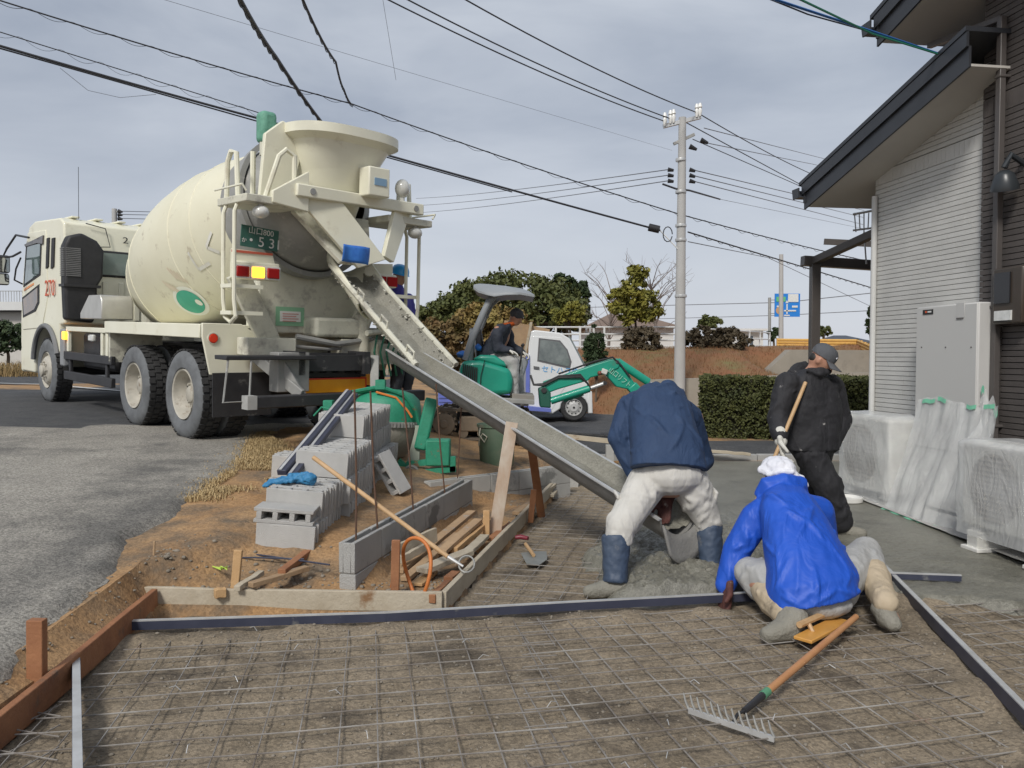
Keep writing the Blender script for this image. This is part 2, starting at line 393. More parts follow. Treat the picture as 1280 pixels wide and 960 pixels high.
# --- gravel and clods along the slab edge
stone_m = mat('pebble', (.27,.235,.19), (.19,.165,.13), 6, .9)
m = MB()
for k in range(3200):
    if k < 300: x = rnd.uniform(-2.2, -.35); y = 4.72+abs(rnd.gauss(0, .22))
    elif k < 560: t = rnd.random(); x = lerp(-.40, .5, t)-abs(rnd.gauss(.1, .12)); y = lerp(4.7, 8.7, t)
    elif k < 700: x = -2.12-abs(rnd.gauss(.05, .16)); y = rnd.uniform(2.6, 4.7)
    else: x = rnd.uniform(-1.9, 2.6); y = rnd.uniform(2.4, 4.6)
    r = rnd.choice((.005,.006,.008,.01,.016 if k < 560 else .007)) if k < 700 else rnd.choice((.003,.004,.005,.006,.009)); z = zg(x, y) if sdist(x, y) > 0 else base_z(x, y)
    m.ell((x, y, z+r*.2), (r*rnd.uniform(.8,1.4), r*rnd.uniform(.7,1.1), r*.7), (0,0,rnd.uniform(0,3)), 6, 4)
tag(m.build('gravel', stone_m, base=False, ang=60), kind='stuff')
# ================================================================ CONCRETE MIXER TRUCK
cream = mat('cream_paint', (.80,.785,.645), (.74,.72,.57), 1.6, .42, bump=.12, bsc=14, dirt=(.52,.46,.33), dsc=2.6, dth=.60, dw=.2, coat=.15)
cream_dirty = mat('splashed_cream_paint', (.68,.665,.55), (.53,.52,.43), 2.4, .6, bump=.4, bsc=40, dirt=(.36,.34,.29), dsc=5, dth=.52, dw=.15)
drum_m = mat('drum_paint', (.75,.725,.565), (.68,.65,.49), 1.3, .5, bump=.2, bsc=9, dirt=(.47,.42,.31), dsc=5, dth=.60, dw=.12)
steel_grey = mat('stained_steel', (.36,.36,.34), (.24,.24,.23), 3, .6, metal=.2, dirt=(.45,.44,.41), dsc=6, dth=.56)
black_m = mat('black_paint', (.022,.022,.025), (.04,.04,.042), 4, .5, bump=.1, dirt=(.17,.165,.155), dsc=5, dth=.62, dw=.12)
black_flat = mat('black_plastic', (.018,.018,.02), (.03,.03,.032), 8, .6, bump=.15)
rubber_side = mat('dusty_tyre', (.175,.185,.195), (.10,.105,.11), 5, .9, bump=.3, bsc=60)
rubber = mat('tyre_tread', (.022,.022,.023), (.05,.05,.05), 7, .9, bump=.4, bsc=50)
rim_m = mat('rim_paint', (.52,.49,.42), (.36,.34,.29), 5, .55, bump=.2, dirt=(.22,.17,.12), dsc=7, dth=.58)
glass_m = mat('window_glass', (.16,.22,.21), (.09,.13,.13), 3, .06, spec=.8, coat=.6)
red_lens = mat('red_lens', (.33,.012,.012), rough=.15, coat=.5)
amber_on = mat('lit_amber_lamp', (1,.45,.04), rough=.3, emit=(1,.42,.03), es=1.9)
orange_ref = mat('orange_reflector', (1,.46,.02), (.95,.38,.015), 9, .35, dirt=(.45,.22,.05), dsc=9, dth=.66)
red_ref = mat('red_reflector', (.72,.05,.02), rough=.3)
plate_m = mat('green_plate', (.035,.115,.09), (.05,.14,.115), 9, .5)
ltr_white = mat('white_lettering', (.75,.76,.74), (.55,.56,.54), 20, .6)
ltr_red = mat('red_lettering', (.62,.10,.035), rough=.5)
ltr_black = mat('black_lettering', (.02,.02,.02), rough=.5)
green_m = mat('green_paint', (.012,.235,.135), (.02,.30,.175), 3, .42, bump=.1, dirt=(.12,.17,.12), dsc=6, dth=.63, dw=.15)
green_logo = mat('logo_green', (.03,.36,.24), (.05,.42,.29), 6, .5)
blue_cloth = mat('blue_sheet', (.03,.15,.55), (.05,.22,.66), 14, .6, bump=.4, bsc=30)
green_cloth = mat('green_wrap', (.10,.28,.20), (.16,.38,.28), 14, .7, bump=.6, bsc=40)
lamp_off = mat('clear_lens', (.62,.62,.58), rough=.2, coat=.5)
TO = V(-2.95,10.06,.54); TA, TE = R(45), R(2.3)
truck = thing('mixer_truck', 'cream concrete mixer truck with big drum and rear chute, parked on the road', 'truck', TO, (TE, 0, TA))
TMI = (Matrix.Translation(TO) @ Euler((TE,0,TA)).to_matrix().to_4x4()).inverted()
def LX(u, v, x):                                        # site survey -> truck frame, on the plane x = const
    a = TMI @ V(0,0,1.5); b = TMI @ P(u, v, 10); return a+(b-a)*((x-a.x)/(b.x-a.x))
def LY(u, v, y):
    a = TMI @ V(0,0,1.5); b = TMI @ P(u, v, 10); return a+(b-a)*((y-a.y)/(b.y-a.y))
def tb(m, name, mt, par=None, **k): return m.build(name, mt, par or truck, world=False, **k)
# chassis
m = MB()
for x in (-.43, .43): m.bx(x-.04, x+.04, -1.3, 6.3, .80, 1.06)
for y in (-1.2, -.5, .75, 2.2, 3.4, 4.6): m.bx(-.39, .39, y-.05, y+.05, .84, 1.02)
m.bx(-.38, .38, 4.2, 6.0, .6, 1.2); m.cyl((-.95,0,.52), (.95,0,.52), .09); m.cyl((-.95,1.52,.52), (.95,1.52,.52), .09)
m.ell((0,0,.52), .22); m.ell((0,1.52,.52), .22); m.cyl((-.95,5.28,.5), (.95,5.28,.5), .07)
tb(m, 'chassis', black_m)
# wheels
def wheel(x, y, side, front, dual):
    h = MB(); W = Matrix.Translation((x, y, .52)) @ Matrix.Rotation(R(-90*side if side < 0 else -90), 4, 'Y')
    W = frame((x, y, .52), (0, 1, 0), (0, 0, 1)) if side < 0 else frame((x, y, .52), (0, -1, 0), (0, 0, 1))
    # local z of W points outwards?  x(0,1,0) x (0,0,1) = (1,0,0): flip for the left side
    if side < 0: W = frame((x, y, .52), (0, -1, 0), (0, 0, 1))
    else: W = frame((x, y, .52), (0, 1, 0), (0, 0, 1))
    if front: h.lathe([(.0,.085),(.07,.085),(.09,.07),(.095,.02),(.15,.01)], 20, W)
    else: h.lathe([(.0,-.075),(.075,-.075),(.095,-.09),(.10,-.145),(.19,-.15)], 20, W)
    for k in range(8):
        a = 2*math.pi*k/8; rr = .135 if front else .145; z0 = .0 if front else -.165
        h.cyl(W @ V(rr*math.cos(a), rr*math.sin(a), z0), W @ V(rr*math.cos(a), rr*math.sin(a), z0+.055), .017, n=6)
    wh = tb(h, 'wheel', rim_m)
    for off in ([0, -.33] if dual else [0]):
        t = MB(); prof = [(.285,-.05),(.31,-.005),(.40,.012),(.46,.0),(.495,-.02),(.505,-.035)]
        t.lathe([(r_, z+off) for r_, z in prof], 40, W)
        back = [(.505,-.24),(.47,-.27),(.40,-.285),(.29,-.24)]
        t.lathe([(r_, z+off) for r_, z in back], 40, W); tb(t, 'tyre_wall', rubber_side, wh)
        q = MB(); q.lathe([(.503,-.03+off),(.512,-.06+off),(.514,-.14+off),(.512,-.21+off),(.503,-.245+off)], 40, W)
        for k in range(36):
            for s_, zc in ((0, -.055), (.5, -.14), (0, -.22)):
                a = 2*math.pi*(k+s_)/36; B = W @ Matrix.Rotation(a, 4, 'Z'); q.bx(.508, .524, -.030, .030, zc-.035+off, zc+.035+off, B)
        tb(q, 'tread', rubber, wh)
    r_ = MB()
    if front: r_.lathe([(.295,-.03),(.285,-.005),(.27,-.03),(.25,-.06),(.22,-.01),(.19,.015),(.10,.02),(.05,.02)], 36, W)
    else: r_.lathe([(.295,-.03),(.288,-.002),(.272,-.012),(.262,-.05),(.245,-.10),(.225,-.15),(.19,-.155),(.10,-.13),(.05,-.1)], 36, W)
    tb(r_, 'rim', rim_m, wh)
    if not front:
        v = MB()
        for k in range(8):
            a = 2*math.pi*(k+.5)/8; v.lathe([(0,.0),(.028,.0)], 10, W @ Matrix.Translation((.208*math.cos(a), .208*math.sin(a), -.148)))
        tb(v, 'vent_holes', black_flat, wh)['kind'] = 'stuff'
for sd_ in (-1, 1):
    wheel(1.215*sd_, 5.28, sd_, True, False)
    for y in (0, 1.52): wheel(1.215*sd_, y, sd_, False, True)
# cab
arch = [(5.28+.68*math.cos(R(a)), .58+.66*math.sin(R(a))) for a in range(165, 9, -12)]
prof = [(4.35,1.28),(4.6,1.26)]+arch+[(5.98,.44),(6.72,.44),(6.80,.95),(6.78,1.35),(6.70,1.85),(6.44,2.62),(6.22,2.88),(5.9,2.95),(4.55,2.90),(4.38,2.82),(4.35,2.6)]
MX = frame((0,0,0), (0,1,0), (0,0,1))                    # local xy -> truck yz, local z -> truck x
m = MB(); m.prism(prof, -1.2, 1.2, MX); tb(m, 'cab_body', cream, bevel=.05, seg=3)
m = MB()
for k in range(7): m.bx(-1.05+.34*k, -.93+.34*k, 4.5, 6.0, 2.915, 2.945)
tb(m, 'roof_rib', cream, bevel=.012)
SXc = -1.206
def side_poly(px, name, mt, t=.012, par=None, x=SXc, bevel=0):
    m = MB(); pts = [LX(u, v, x) for u, v in px]; m.prism([(p.y, p.z) for p in pts][::-1], x-t, x+.01, MX)
    return tb(m, name, mt, par, bevel=bevel)
door = MB(); door.prism([(6.62,1.15),(6.60,1.9),(6.28,2.78),(5.25,2.76),(5.18,1.7),(5.5,1.2)], -1.212, -1.19, MX); door = tb(door, 'door', cream, bevel=.01)
wf = side_poly([(33.5,306),(53,302),(51.5,344),(30,359)], 'window', black_flat, .012)
side_poly([(35.5,308),(51.5,304.5),(50,342),(32,355)], 'pane', glass_m, .016, wf)
wf = side_poly([(28.5,372),(50,355),(50,378.5),(45.5,389),(29.5,397)], 'quarter_window', black_flat, .012)
side_poly([(30,374),(48,359.5),(48,377.5),(44,386.5),(31,394)], 'pane', mat('cab_interior_glass', (.22,.13,.06), (.08,.07,.07), 4, .1, coat=.5), .016, wf)
side_poly([(32,306),(56,294),(55.5,305.5),(48,304.5),(34,309)], 'rain_visor', mat('smoke_plastic', (.10,.09,.085), rough=.2), .03, bevel=.008)
for a, b in ((59.2, 62.2), (65.5, 69)): side_poly([(a,298),(b,297),(b-1.2,333),(a-1.2,336)], 'pillar_vent', black_flat, .014)
text('270', .36, 'number_lettering', ltr_red, truck, Matrix.Translation(LX(62,361,-1.222)) @ frame((0,0,0), (0,-1,0), (0,0,1)))
side_poly([(31,361),(43,353.5),(43,356),(31,364)], 'door_stripe', mat('orange_stripe', (.75,.32,.14), rough=.5), .013)
m = MB()                                                # arch trim
ar = [V(-1.225, 5.28+.68*math.cos(R(a)), .58+.66*math.sin(R(a))) for a in range(8, 168, 8)]
m.tube(ar, .04, 8, flat=1); tb(m, 'wheel_arch_trim', mat('grey_plastic', (.21,.215,.22), (.16,.165,.17), 6, .6))
m = MB(); m.bx(-1.2, 1.2, 6.69, 6.82, .42, .85); tb(m, 'front_bumper', cream, bevel=.04)
m = MB(); m.box((-.98, 6.81, .68), (.34, .03, .2)); tb(m, 'headlight', lamp_off)
m = MB(); m.prism([(6.735,1.78),(6.435,2.58),(6.44,2.6),(6.76,1.8)], -1.08, 1.08, MX); tb(m, 'windscreen', glass_m)
# rear of cab: window, snorkel, box
m = MB(); a = LY(121,320,4.35); b = LY(176,346,4.35); m.bx(a.x, .75, 4.325, 4.36, 2.03, 2.44); bw = tb(m, 'rear_window', black_flat, bevel=.02)
m = MB(); m.bx(a.x+.035, .715, 4.315, 4.34, 2.065, 2.405); tb(m, 'pane', mat('rear_glass', (.20,.25,.23), (.15,.19,.18), 2, .12, coat=.5), bw)
m = MB()
for x in (-.62, -.38, -.14, .1, .34, .58): m.bx(x-.04, x+.04, 4.325, 4.36, 1.35, 1.95)
tb(m, 'pressed_rib', cream, bevel=.012)
text('2', .14, 'number_lettering', ltr_black, truck, frame(LY(157,301,4.33), (1,0,0), (0,0,1)) @ Matrix.Scale(1.35, 4, (1,0,0)))
m = MB(); sn = [(-1.24,1.34),(-.86,1.30),(-.80,1.5),(-.80,1.86),(-.72,2.0),(-.70,2.42),(-.80,2.56),(-1.02,2.66),(-1.20,2.60),(-1.26,2.45),(-1.26,1.9)]
m.prism(sn, -4.34, -4.12, frame((0,0,0), (1,0,0), (0,0,1))); snk = tb(m, 'air_intake', black_flat, bevel=.04, seg=3)
m = MB()
for k in range(16): z = 2.0+.027*k; m.bx(-1.272, -1.245, 4.14, 4.31, z, z+.016)
for k in range(16): z = 2.0+.027*k; m.bx(-1.24, -1.04, 4.105, 4.13, z, z+.016)
tb(m, 'louvre', mat('grey_louvre', (.13,.13,.13), (.2,.2,.2), 9, .6), snk)
m = MB(); m.bx(-1.28, -.76, 4.09, 4.35, 1.84, 1.88); tb(m, 'clamp_band', black_m, snk)
m = MB(); m.prism([(3.62,1.36),(2.72,1.36),(2.72,1.62),(2.78,1.70),(3.25,1.70),(3.62,1.45)], -1.2, -.78, MX)
tb(m, 'tool_box', mat('aluminium', (.62,.61,.57), (.5,.49,.45), 5, .35, metal=.6), bevel=.012)
m = MB(); m.cyl((-.25,3.75,2.05), (.6,3.75,2.05), .24, n=20); tb(m, 'water_tank', cream)
m = MB(); m.tube([V(-.9,4.33,2.83), V(-.62,4.32,2.78), V(-.55,4.32,2.5), V(-.9,4.32,2.47)], .008, 6); m.cyl((-.95,4.5,2.9), (-.95,4.5,3.7), .004, n=5); tb(m, 'antenna', black_flat)
# mirrors
m = MB(); mp_ = [LX(*q, -1.3) for q in ((36,297),(22,294),(12,312),(9,323),(24,321),(36,316))]; m.tube([p+V(-.12*i/5,0,0) for i, p in enumerate(mp_)], .018, 7)
m.tube([LX(26,322,-1.35), LX(20,336,-1.4), LX(18,350,-1.4), LX(28,355,-1.25)], .014, 7); mr_ = tb(m, 'mirror_bracket', black_m)
m = MB(); q = LX(3,330,-1.5); m.box(q, (.22,.10,.30)); q2 = LX(3,349,-1.5); m.box(q2, (.2,.10,.2)); tb(m, 'mirror_housing', black_m, mr_, bevel=.04, seg=3)
m = MB(); m.box(q+V(0,-.053,0), (.18,.006,.26)); m.box(q2+V(0,-.053,0), (.16,.006,.16)); tb(m, 'mirror_glass', mat('mirror', (.5,.52,.53), rough=.05, metal=1), mr_)
# side equipment between the axles
m = MB(); m.bx(-1.2,-1.14,2.35,4.42,.74,.86); m.bx(-1.2,-1.14,2.35,4.42,.43,.56); m.bx(-1.17,-1.13,2.6,2.68,.45,.85); m.bx(-1.17,-1.13,4.2,4.28,.45,.85); tb(m, 'side_guard', black_m, bevel=.01)
m = MB(); m.bx(-1.2,-1.1,4.42,4.62,.62,1.2); tb(m, 'splash_guard', mat('grey_panel', (.30,.31,.32), (.24,.25,.26), 7, .6), bevel=.03)
m = MB(); m.bx(-1.2,-1.14,2.5,4.3,1.17,1.24); m.bx(-1.19,-1.14,4.22,4.30,.86,1.17); m.bx(-1.19,-1.14,2.52,2.60,.82,1.17); m.bx(-1.19,-1.14,2.72,2.80,.82,1.17); tb(m, 'side_frame', cream, bevel=.008)
m = MB(); m.bx(-1.02,-.5,2.7,4.1,.62,1.15); tb(m, 'fuel_tank', black_m, bevel=.05)
m = MB(); m.box((-1.215,4.32,1.1),(.03,.16,.12)); tb(m, 'side_marker', amber_on, bevel=.01)
m = MB(); m.box((-1.17,3.2,1.09),(.06,.2,.1)); tb(m, 'work_lamp', lamp_off, bevel=.02)
# rear mudguard
m = MB(); m.bx(-1.25,-.45,-.56,2.40,1.295,1.335); m.bx(-1.26,-1.235,-.56,2.42,1.18,1.333); m.bx(.45,1.25,-.56,2.40,1.295,1.335); tb(m, 'mudguard_top', cream, bevel=.008)
m = MB(); m.bx(-1.2,-.5,2.38,2.44,.78,1.29); tb(m, 'mudguard_front', cream_dirty)
YR = frame((0,0,0), (1,0,0), (0,0,1))                    # local xy -> truck xz, local z -> -y
gp = [(-1.26,1.20),(-1.17,.78),(-.49,.78),(-.49,1.15),(-.81,1.345),(-1.26,1.345)]
m = MB(); m.prism(gp, .60, .635, YR); mg = tb(m, 'mudguard_panel', cream, bevel=.008)
m = MB(); m.prism([(-x, z) for x, z in gp][::-1], .60, .635, YR); tb(m, 'mudguard_panel', cream)
for s_ in (-1, 1):
    m = MB(); m.bx(min(s_*1.15, s_*.45), max(s_*1.15, s_*.45), -.655, -.64, .31, .80); tb(m, 'mud_flap', black_m)
m = MB(); m.lathe([(0,.02),(.045,.018),(.055,0)], 20, frame((-1.14,-.637,1.18), (1,0,0), (0,0,1))); tb(m, 'round_reflector', red_ref, mg)
m = MB(); m.lathe([(.055,.012),(.064,.01),(.066,0)], 20, frame((-1.14,-.637,1.18), (1,0,0), (0,0,1))); tb(m, 'reflector_ring', cream_dirty, mg)
# drum
AD = V(0,-.976,.217).normalized(); A0 = V(0,3.36,1.87)
DM = frame(A0, (1,0,0), AD.cross(V(1,0,0))); dprof = [(.0,0),(.28,0),(.60,.12),(.80,.45),(.955,1.0),(1.025,1.5),(1.04,1.75),(1.04,2.2),(1.015,2.5),(.955,3.0),(.85,3.55),(.838,3.60)]
m = MB(); m.lathe(dprof, 72, DM)
def drw(s_):
    for (r0, z0), (r1, z1) in zip(dprof, dprof[1:]):
        if z0 <= s_ <= z1 and z1 > z0: return lerp(r0, r1, (s_-z0)/(z1-z0))
    return .84
def dpt(s_, a, off=.006): r_ = drw(s_)+off; return DM @ V(r_*math.cos(R(a)), r_*math.sin(R(a)), s_)
drum = tb(m, 'mixing_drum', drum_m, ang=25)
m = MB()
for s_ in (.45, 1.0, 2.5, 3.0):                          # weld seams
    r_ = drw(s_); m.tube([DM @ V(r_*math.cos(R(a)), r_*math.sin(R(a)), s_) for a in range(0, 360, 6)], .008, 5, closed=True)
tb(m, 'weld_seam', drum_m, drum)
m = MB(); m.lathe([(.838,3.60),(.80,3.85),(.775,4.05),(.77,4.2),(.70,4.3),(.60,4.5),(.50,4.55)], 60, DM); tb(m, 'drum_neck', steel_grey, drum)
m = MB(); m.lathe([(.80,3.98),(.86,3.98),(.86,4.1),(.80,4.1)], 60, DM); tb(m, 'roller_ring', steel_grey, drum)
def dpatch(s0, s1, a0, a1, off, n=6):
    q = MB(); q.sheet(lambda u, v: dpt(lerp(s0, s1, v), lerp(a0, a1, u), off), n, n); return q
def dell(s0, a0, rs, ra, off, n=28):
    q = MB(); c = [dpt(s0+rs*math.cos(2*math.pi*k/n), a0+ra*math.sin(2*math.pi*k/n), off) for k in range(n)]
    c2 = [dpt(s0+rs*.5*math.cos(2*math.pi*k/n), a0+ra*.5*math.sin(2*math.pi*k/n), off) for k in range(n)]
    q.add([dpt(s0, a0, off)]+c2+c, [(0, 1+(k+1) % n, 1+k) for k in range(n)]+[(1+k, 1+(k+1) % n, 1+n+(k+1) % n, 1+n+k) for k in range(n)]); return q
faded = mat('faded_white_lettering', (.74,.70,.55), (.66,.61,.44), 9, .6)
tb(dell(2.25, 228, .30, 13.5, .006), 'emblem_border', mat('emblem_white', (.80,.80,.72), rough=.5), drum)
tb(dell(2.25, 228, .235, 10.5, .011), 'emblem', green_logo, drum)
tb(dell(2.40, 231, .05, 3, .015), 'emblem_notch', mat('emblem_white', (.80,.80,.72)), drum)
pale = mat('pale_drum_lettering', (.72,.72,.66), (.65,.63,.55), 12, .6); fadp = mat('faded_pink_lettering', (.66,.56,.44), (.68,.62,.46), 12, .6)
def stroke(pts, mt=pale, w_=.045):
    q = MB(); n = 6
    for (s0, a0), (s1, a1) in zip(pts, pts[1:]):
        p0, p1 = dpt(s0, a0, .008), dpt(s1, a1, .008); d = (p1-p0).normalized(); nrm = (p0-(A0+AD*s0)).normalized(); sdv = d.cross(nrm)*w_/2
        for k in range(n):
            x0 = dpt(lerp(s0,s1,k/n), lerp(a0,a1,k/n), .008); x1 = dpt(lerp(s0,s1,(k+1)/n), lerp(a0,a1,(k+1)/n), .008); q.add([x0-sdv, x0+sdv, x1+sdv, x1-sdv], [(0,1,2,3)])
    tb(q, 'drum_lettering', mt, drum)
stroke([(2.85,198),(2.88,212),(3.12,212)]); stroke([(3.38,193),(3.20,201),(3.36,209)])
for k in range(4): stroke([(2.30+.05*k,200+2*k),(2.38+.05*k,210+2*k)], fadp, .03); stroke([(2.05+.05*k,206+2*k),(2.12+.05*k,214+2*k)], fadp, .03)
m = MB(); m.bx(-.35,.35,3.28,3.6,1.05,2.1); tb(m, 'drum_drive_stand', cream_dirty, bevel=.02)
# rear frame: pedestal, tank, rollers
m = MB(); m.bx(-.62,.70,-.62,-.35,1.25,1.86); m.prism([(-.62,1.25),(.70,1.25),(.70,1.86),(.45,1.98),(-.35,1.98),(-.62,1.86)], .62, .66, YR); tnk = tb(m, 'rear_panel', cream_dirty, bevel=.03)
for s_ in (-1, 1): m = MB(); m.beam((s_*.95,-.8,1.9), (s_*.45,-.75,1.0), .26, .06, up=(0,1,0)); tb(m, 'rear_support', cream_dirty, bevel=.01)
a = LY(345,383,-.67); b = LY(380,408,-.67); m = MB(); m.bx(a.x,b.x,-.672,-.664,b.z,a.z); tb(m, 'notice_sticker', mat('sticker_green', (.25,.48,.30), rough=.5), tnk)
m = MB(); m.bx(a.x+.05,b.x-.05,-.678,-.67,b.z+.05,a.z-.05); stk_ = tb(m, 'notice_paper', mat('sticker_white', (.75,.74,.7), rough=.6), tnk)
m = MB()
for k in range(4): m.bx(a.x+.08,b.x-.08-.03*(k % 2),-.682,-.676,a.z-.085-.028*k,a.z-.075-.028*k)
tb(m, 'notice_lettering', mat('notice_red', (.55,.25,.22), rough=.6), tnk)
m = MB(); m.bx(-.05,.62,-.95,-.62,1.22,1.45); tb(m, 'swing_box', cream_dirty, bevel=.04)
m = MB(); m.tube([V(.62,-.9,1.3), V(.68,-.98,1.6), V(.52,-1.2,1.95), V(.4,-1.35,2.0)], [.075,.07,.06,.06], 12); m.cyl((.62,-.9,1.05), (.62,-.9,1.5), .09); tb(m, 'chute_swivel', cream_dirty)
# tail board with lamp holes
lt = LY(378,442,-1.1); rb = LY(456,471,-1.1)
bd = MB(); x0, x1, z0, z1 = lt.x, rb.x, .76, 1.04; nh = 5; W_ = (x1-x0)/nh
xsb = [x0]
for k in range(nh): xsb += [x0+W_*k+W_*.24, x0+W_*k+W_*.76]
xsb.append(x1)
for k in range(0, len(xsb)-1, 2): bd.bx(xsb[k], xsb[k+1], -1.12, -1.09, z0, z1)
for k in range(nh): bd.bx(xsb[2*k+1], xsb[2*k+2], -1.12, -1.09, z0, z0+.05); bd.bx(xsb[2*k+1], xsb[2*k+2], -1.12, -1.09, z1-.05, z1)
board = tb(bd, 'tail_board', black_m)
for k in range(nh):
    c_ = (xsb[2*k+1]+xsb[2*k+2])/2; q = MB(); q.lathe([(.0,.0),(.055,.0),(.07,.02)], 16, frame((c_,-1.085,.90), (1,0,0), (0,0,1)) @ Matrix.Scale(1.5, 4, (0,1,0))); tb(q, 'lamp_unit', black_flat, board)
a = LY(376,474,-1.1); b = LY(454,488,-1.1); m = MB(); m.bx(a.x,b.x,-1.14,-1.115,.585,.735); pl = tb(m, 'orange_marker_board', orange_ref)
m = MB(); m.bx(a.x,b.x,-1.145,-1.12,.735,.752); m.bx(b.x,b.x+.015,-1.145,-1.12,.585,.752); tb(m, 'red_border', red_ref, pl)
m = MB(); m.prism([(.50,.66),(.72,.64),(.72,.93),(.56,1.04),(.50,1.04)], 1.06, 1.11, YR); tb(m, 'orange_side_board', orange_ref)
m = MB(); m.bx(-1.10,1.1,-1.56,-1.44,.48,.61); bmp = tb(m, 'rear_bumper', black_m, bevel=.012)
m = MB(); m.bx(-1.20,-1.095,-1.565,-1.435,.475,.615); tb(m, 'bumper_end_cap', mat('grey_cap', (.42,.42,.40), (.3,.3,.29), 9, .7), bmp)
m = MB(); m.beam((-.55,-1.5,.6), (-.75,-.8,1.0), .05, .12); m.beam((-.45,-1.42,.5), (-.68,-1.2,1.02), .10, .10); m.bx(-.72,-.34,-1.3,-1.1,.62,1.05); tb(m, 'bumper_bracket', steel_grey, bevel=.008)
m = MB(); m.beam((.45,-1.42,.5), (.6,-1.2,1.0), .10, .10); tb(m, 'bumper_bracket', steel_grey, bevel=.008)
m = MB(); m.bx(-1.36,-.32,-1.42,-1.15,.975,1.02); stp = tb(m, 'rear_step', black_m, bevel=.008)
m = MB(); m.tube([V(-1.33,-1.40,.98), V(-1.40,-1.44,.55), V(-1.12,-1.44,.55), V(-1.08,-1.40,.98)], .012, 6); tb(m, 'step_loop', steel_grey, stp)
# ladder, lamp cluster, plate
YB = -1.02
lc = MB(); a = LY(292,331,YB-.1); b = LY(349,350,YB-.1); lc.bx(a.x,b.x,YB-.12,YB,b.z-.02,a.z+.05); lamp = tb(lc, 'tail_lamp', cream, bevel=.02)
w3 = (b.x-a.x)/3
for k, mm in enumerate((red_lens, amber_on, red_lens)):
    q = MB(); q.bx(a.x+w3*k+.015, a.x+w3*(k+1)-.015, YB-.145, YB-.12, b.z+.005, a.z-.005); tb(q, 'lens', mm, lamp, bevel=.012)
    q = MB(); q.bx(a.x+w3*k+.004, a.x+w3*(k+1)-.004, YB-.13, YB-.115, b.z-.008, a.z+.008); tb(q, 'lens_frame', ltr_white, lamp)
m = MB(); m.prism([(-1.12,2.0),(-.62,1.98),(-.66,2.12),(-1.12,2.14)], 1.0, 1.04, YR); br_ = tb(m, 'lamp_bracket', cream); 
m = MB(); m.bx(-1.13,-.66,-1.05,-1.041,2.10,2.125); tb(m, 'red_stripe', mat('red_paint', (.55,.12,.07), rough=.5), br_)
a = LY(302,283,YB); b = LY(348,314,YB); m = MB(); PC = (LY(302,283,YB)+LY(347,312,YB))/2; PM = frame(PC, (1,0,-.06), (0,0,1)); m.bx(-.22,.22,-.115,.115,-.008,.0,PM); plt = tb(m, 'number_plate', plate_m, bevel=.004)
text('山口800', .085, 'plate_lettering', ltr_white, truck, PM @ Matrix.Translation((.01,.065,.003)))
text('・5 31', .15, 'plate_lettering', ltr_white, truck, PM @ Matrix.Translation((.04,-.045,.003)) @ Matrix.Scale(1.05, 4, (1,0,0)))
text('か', .06, 'plate_lettering', ltr_white, truck, PM @ Matrix.Translation((-.18,-.05,.003)))
def ladder(s_):
    m = MB()
    for yy in (-1.0, -1.25): m.tube([V(s_*1.18,yy,1.42), V(s_*1.2,yy,1.6), V(s_*1.2,yy,2.5), V(s_*1.17,yy,2.58)], .022, 8)
    m.tube([V(s_*1.18,-1.0,1.42), V(s_*1.16,-1.1,1.36), V(s_*1.18,-1.25,1.42)], .022, 8)
    for z in (1.46, 1.74): m.bx(min(s_*1.22,s_*.86), max(s_*1.22,s_*.86), -1.22, -.98, z-.02, z+.02)
    lad = tb(m, 'ladder', cream)
ladder(-1); ladder(1)
for s_ in (-1, 1):
    m = MB(); m.bx(min(s_*1.2,s_*.55), max(s_*1.2,s_*.55), -1.5, -.85, 2.58, 2.66); tb(m, 'platform', cream_dirty, bevel=.01)
    m = MB(); x = s_*1.12
    m.tube([V(x,-.9,2.66), V(x,-.92,3.05), V(x,-1.0,3.15), V(x,-1.12,3.12), V(x,-1.16,2.66)], .028, 8)
    if s_ < 0: m.tube([V(-.95,-1.42,2.66), V(-.80,-1.42,3.1), V(-.72,-1.42,3.18), V(-.62,-1.42,3.13), V(-.62,-1.42,2.7)], .028, 8); m.tube([V(-.85,-.95,2.66), V(-.85,-.95,3.2)], .03, 8)
    m.tube([V(s_*1.2,-1.5,2.68), V(s_*1.24,-1.5,2.74), V(s_*1.24,-.88,2.74)], .012, 6)
    tb(m, 'handrail', cream)
    m = MB(); m.ell((s_*1.0,-1.42,2.50), (.09,.09,.07)); m.cyl((s_*1.0,-1.42,2.5), (s_*1.0,-1.42,2.6), .025); tb(m, 'work_light', lamp_off)
m = MB(); m.prism([(-.92,2.66),(-.50,2.66),(-.50,2.95),(-.36,3.45),(-.66,3.52),(-.86,3.35)], 1.18, 1.24, YR); m.prism([(-.92,2.60),(-.50,2.55),(-.50,2.98),(-.92,2.72)], 1.46, 1.52, YR); tb(m, 'hopper_side_plate', cream, bevel=.01)
m = MB(); m.ell((.74,-1.5,2.98), (.09,.09,.11)); m.cyl((.74,-1.5,2.8), (.74,-1.5,2.95), .03); tb(m, 'beacon', lamp_off)
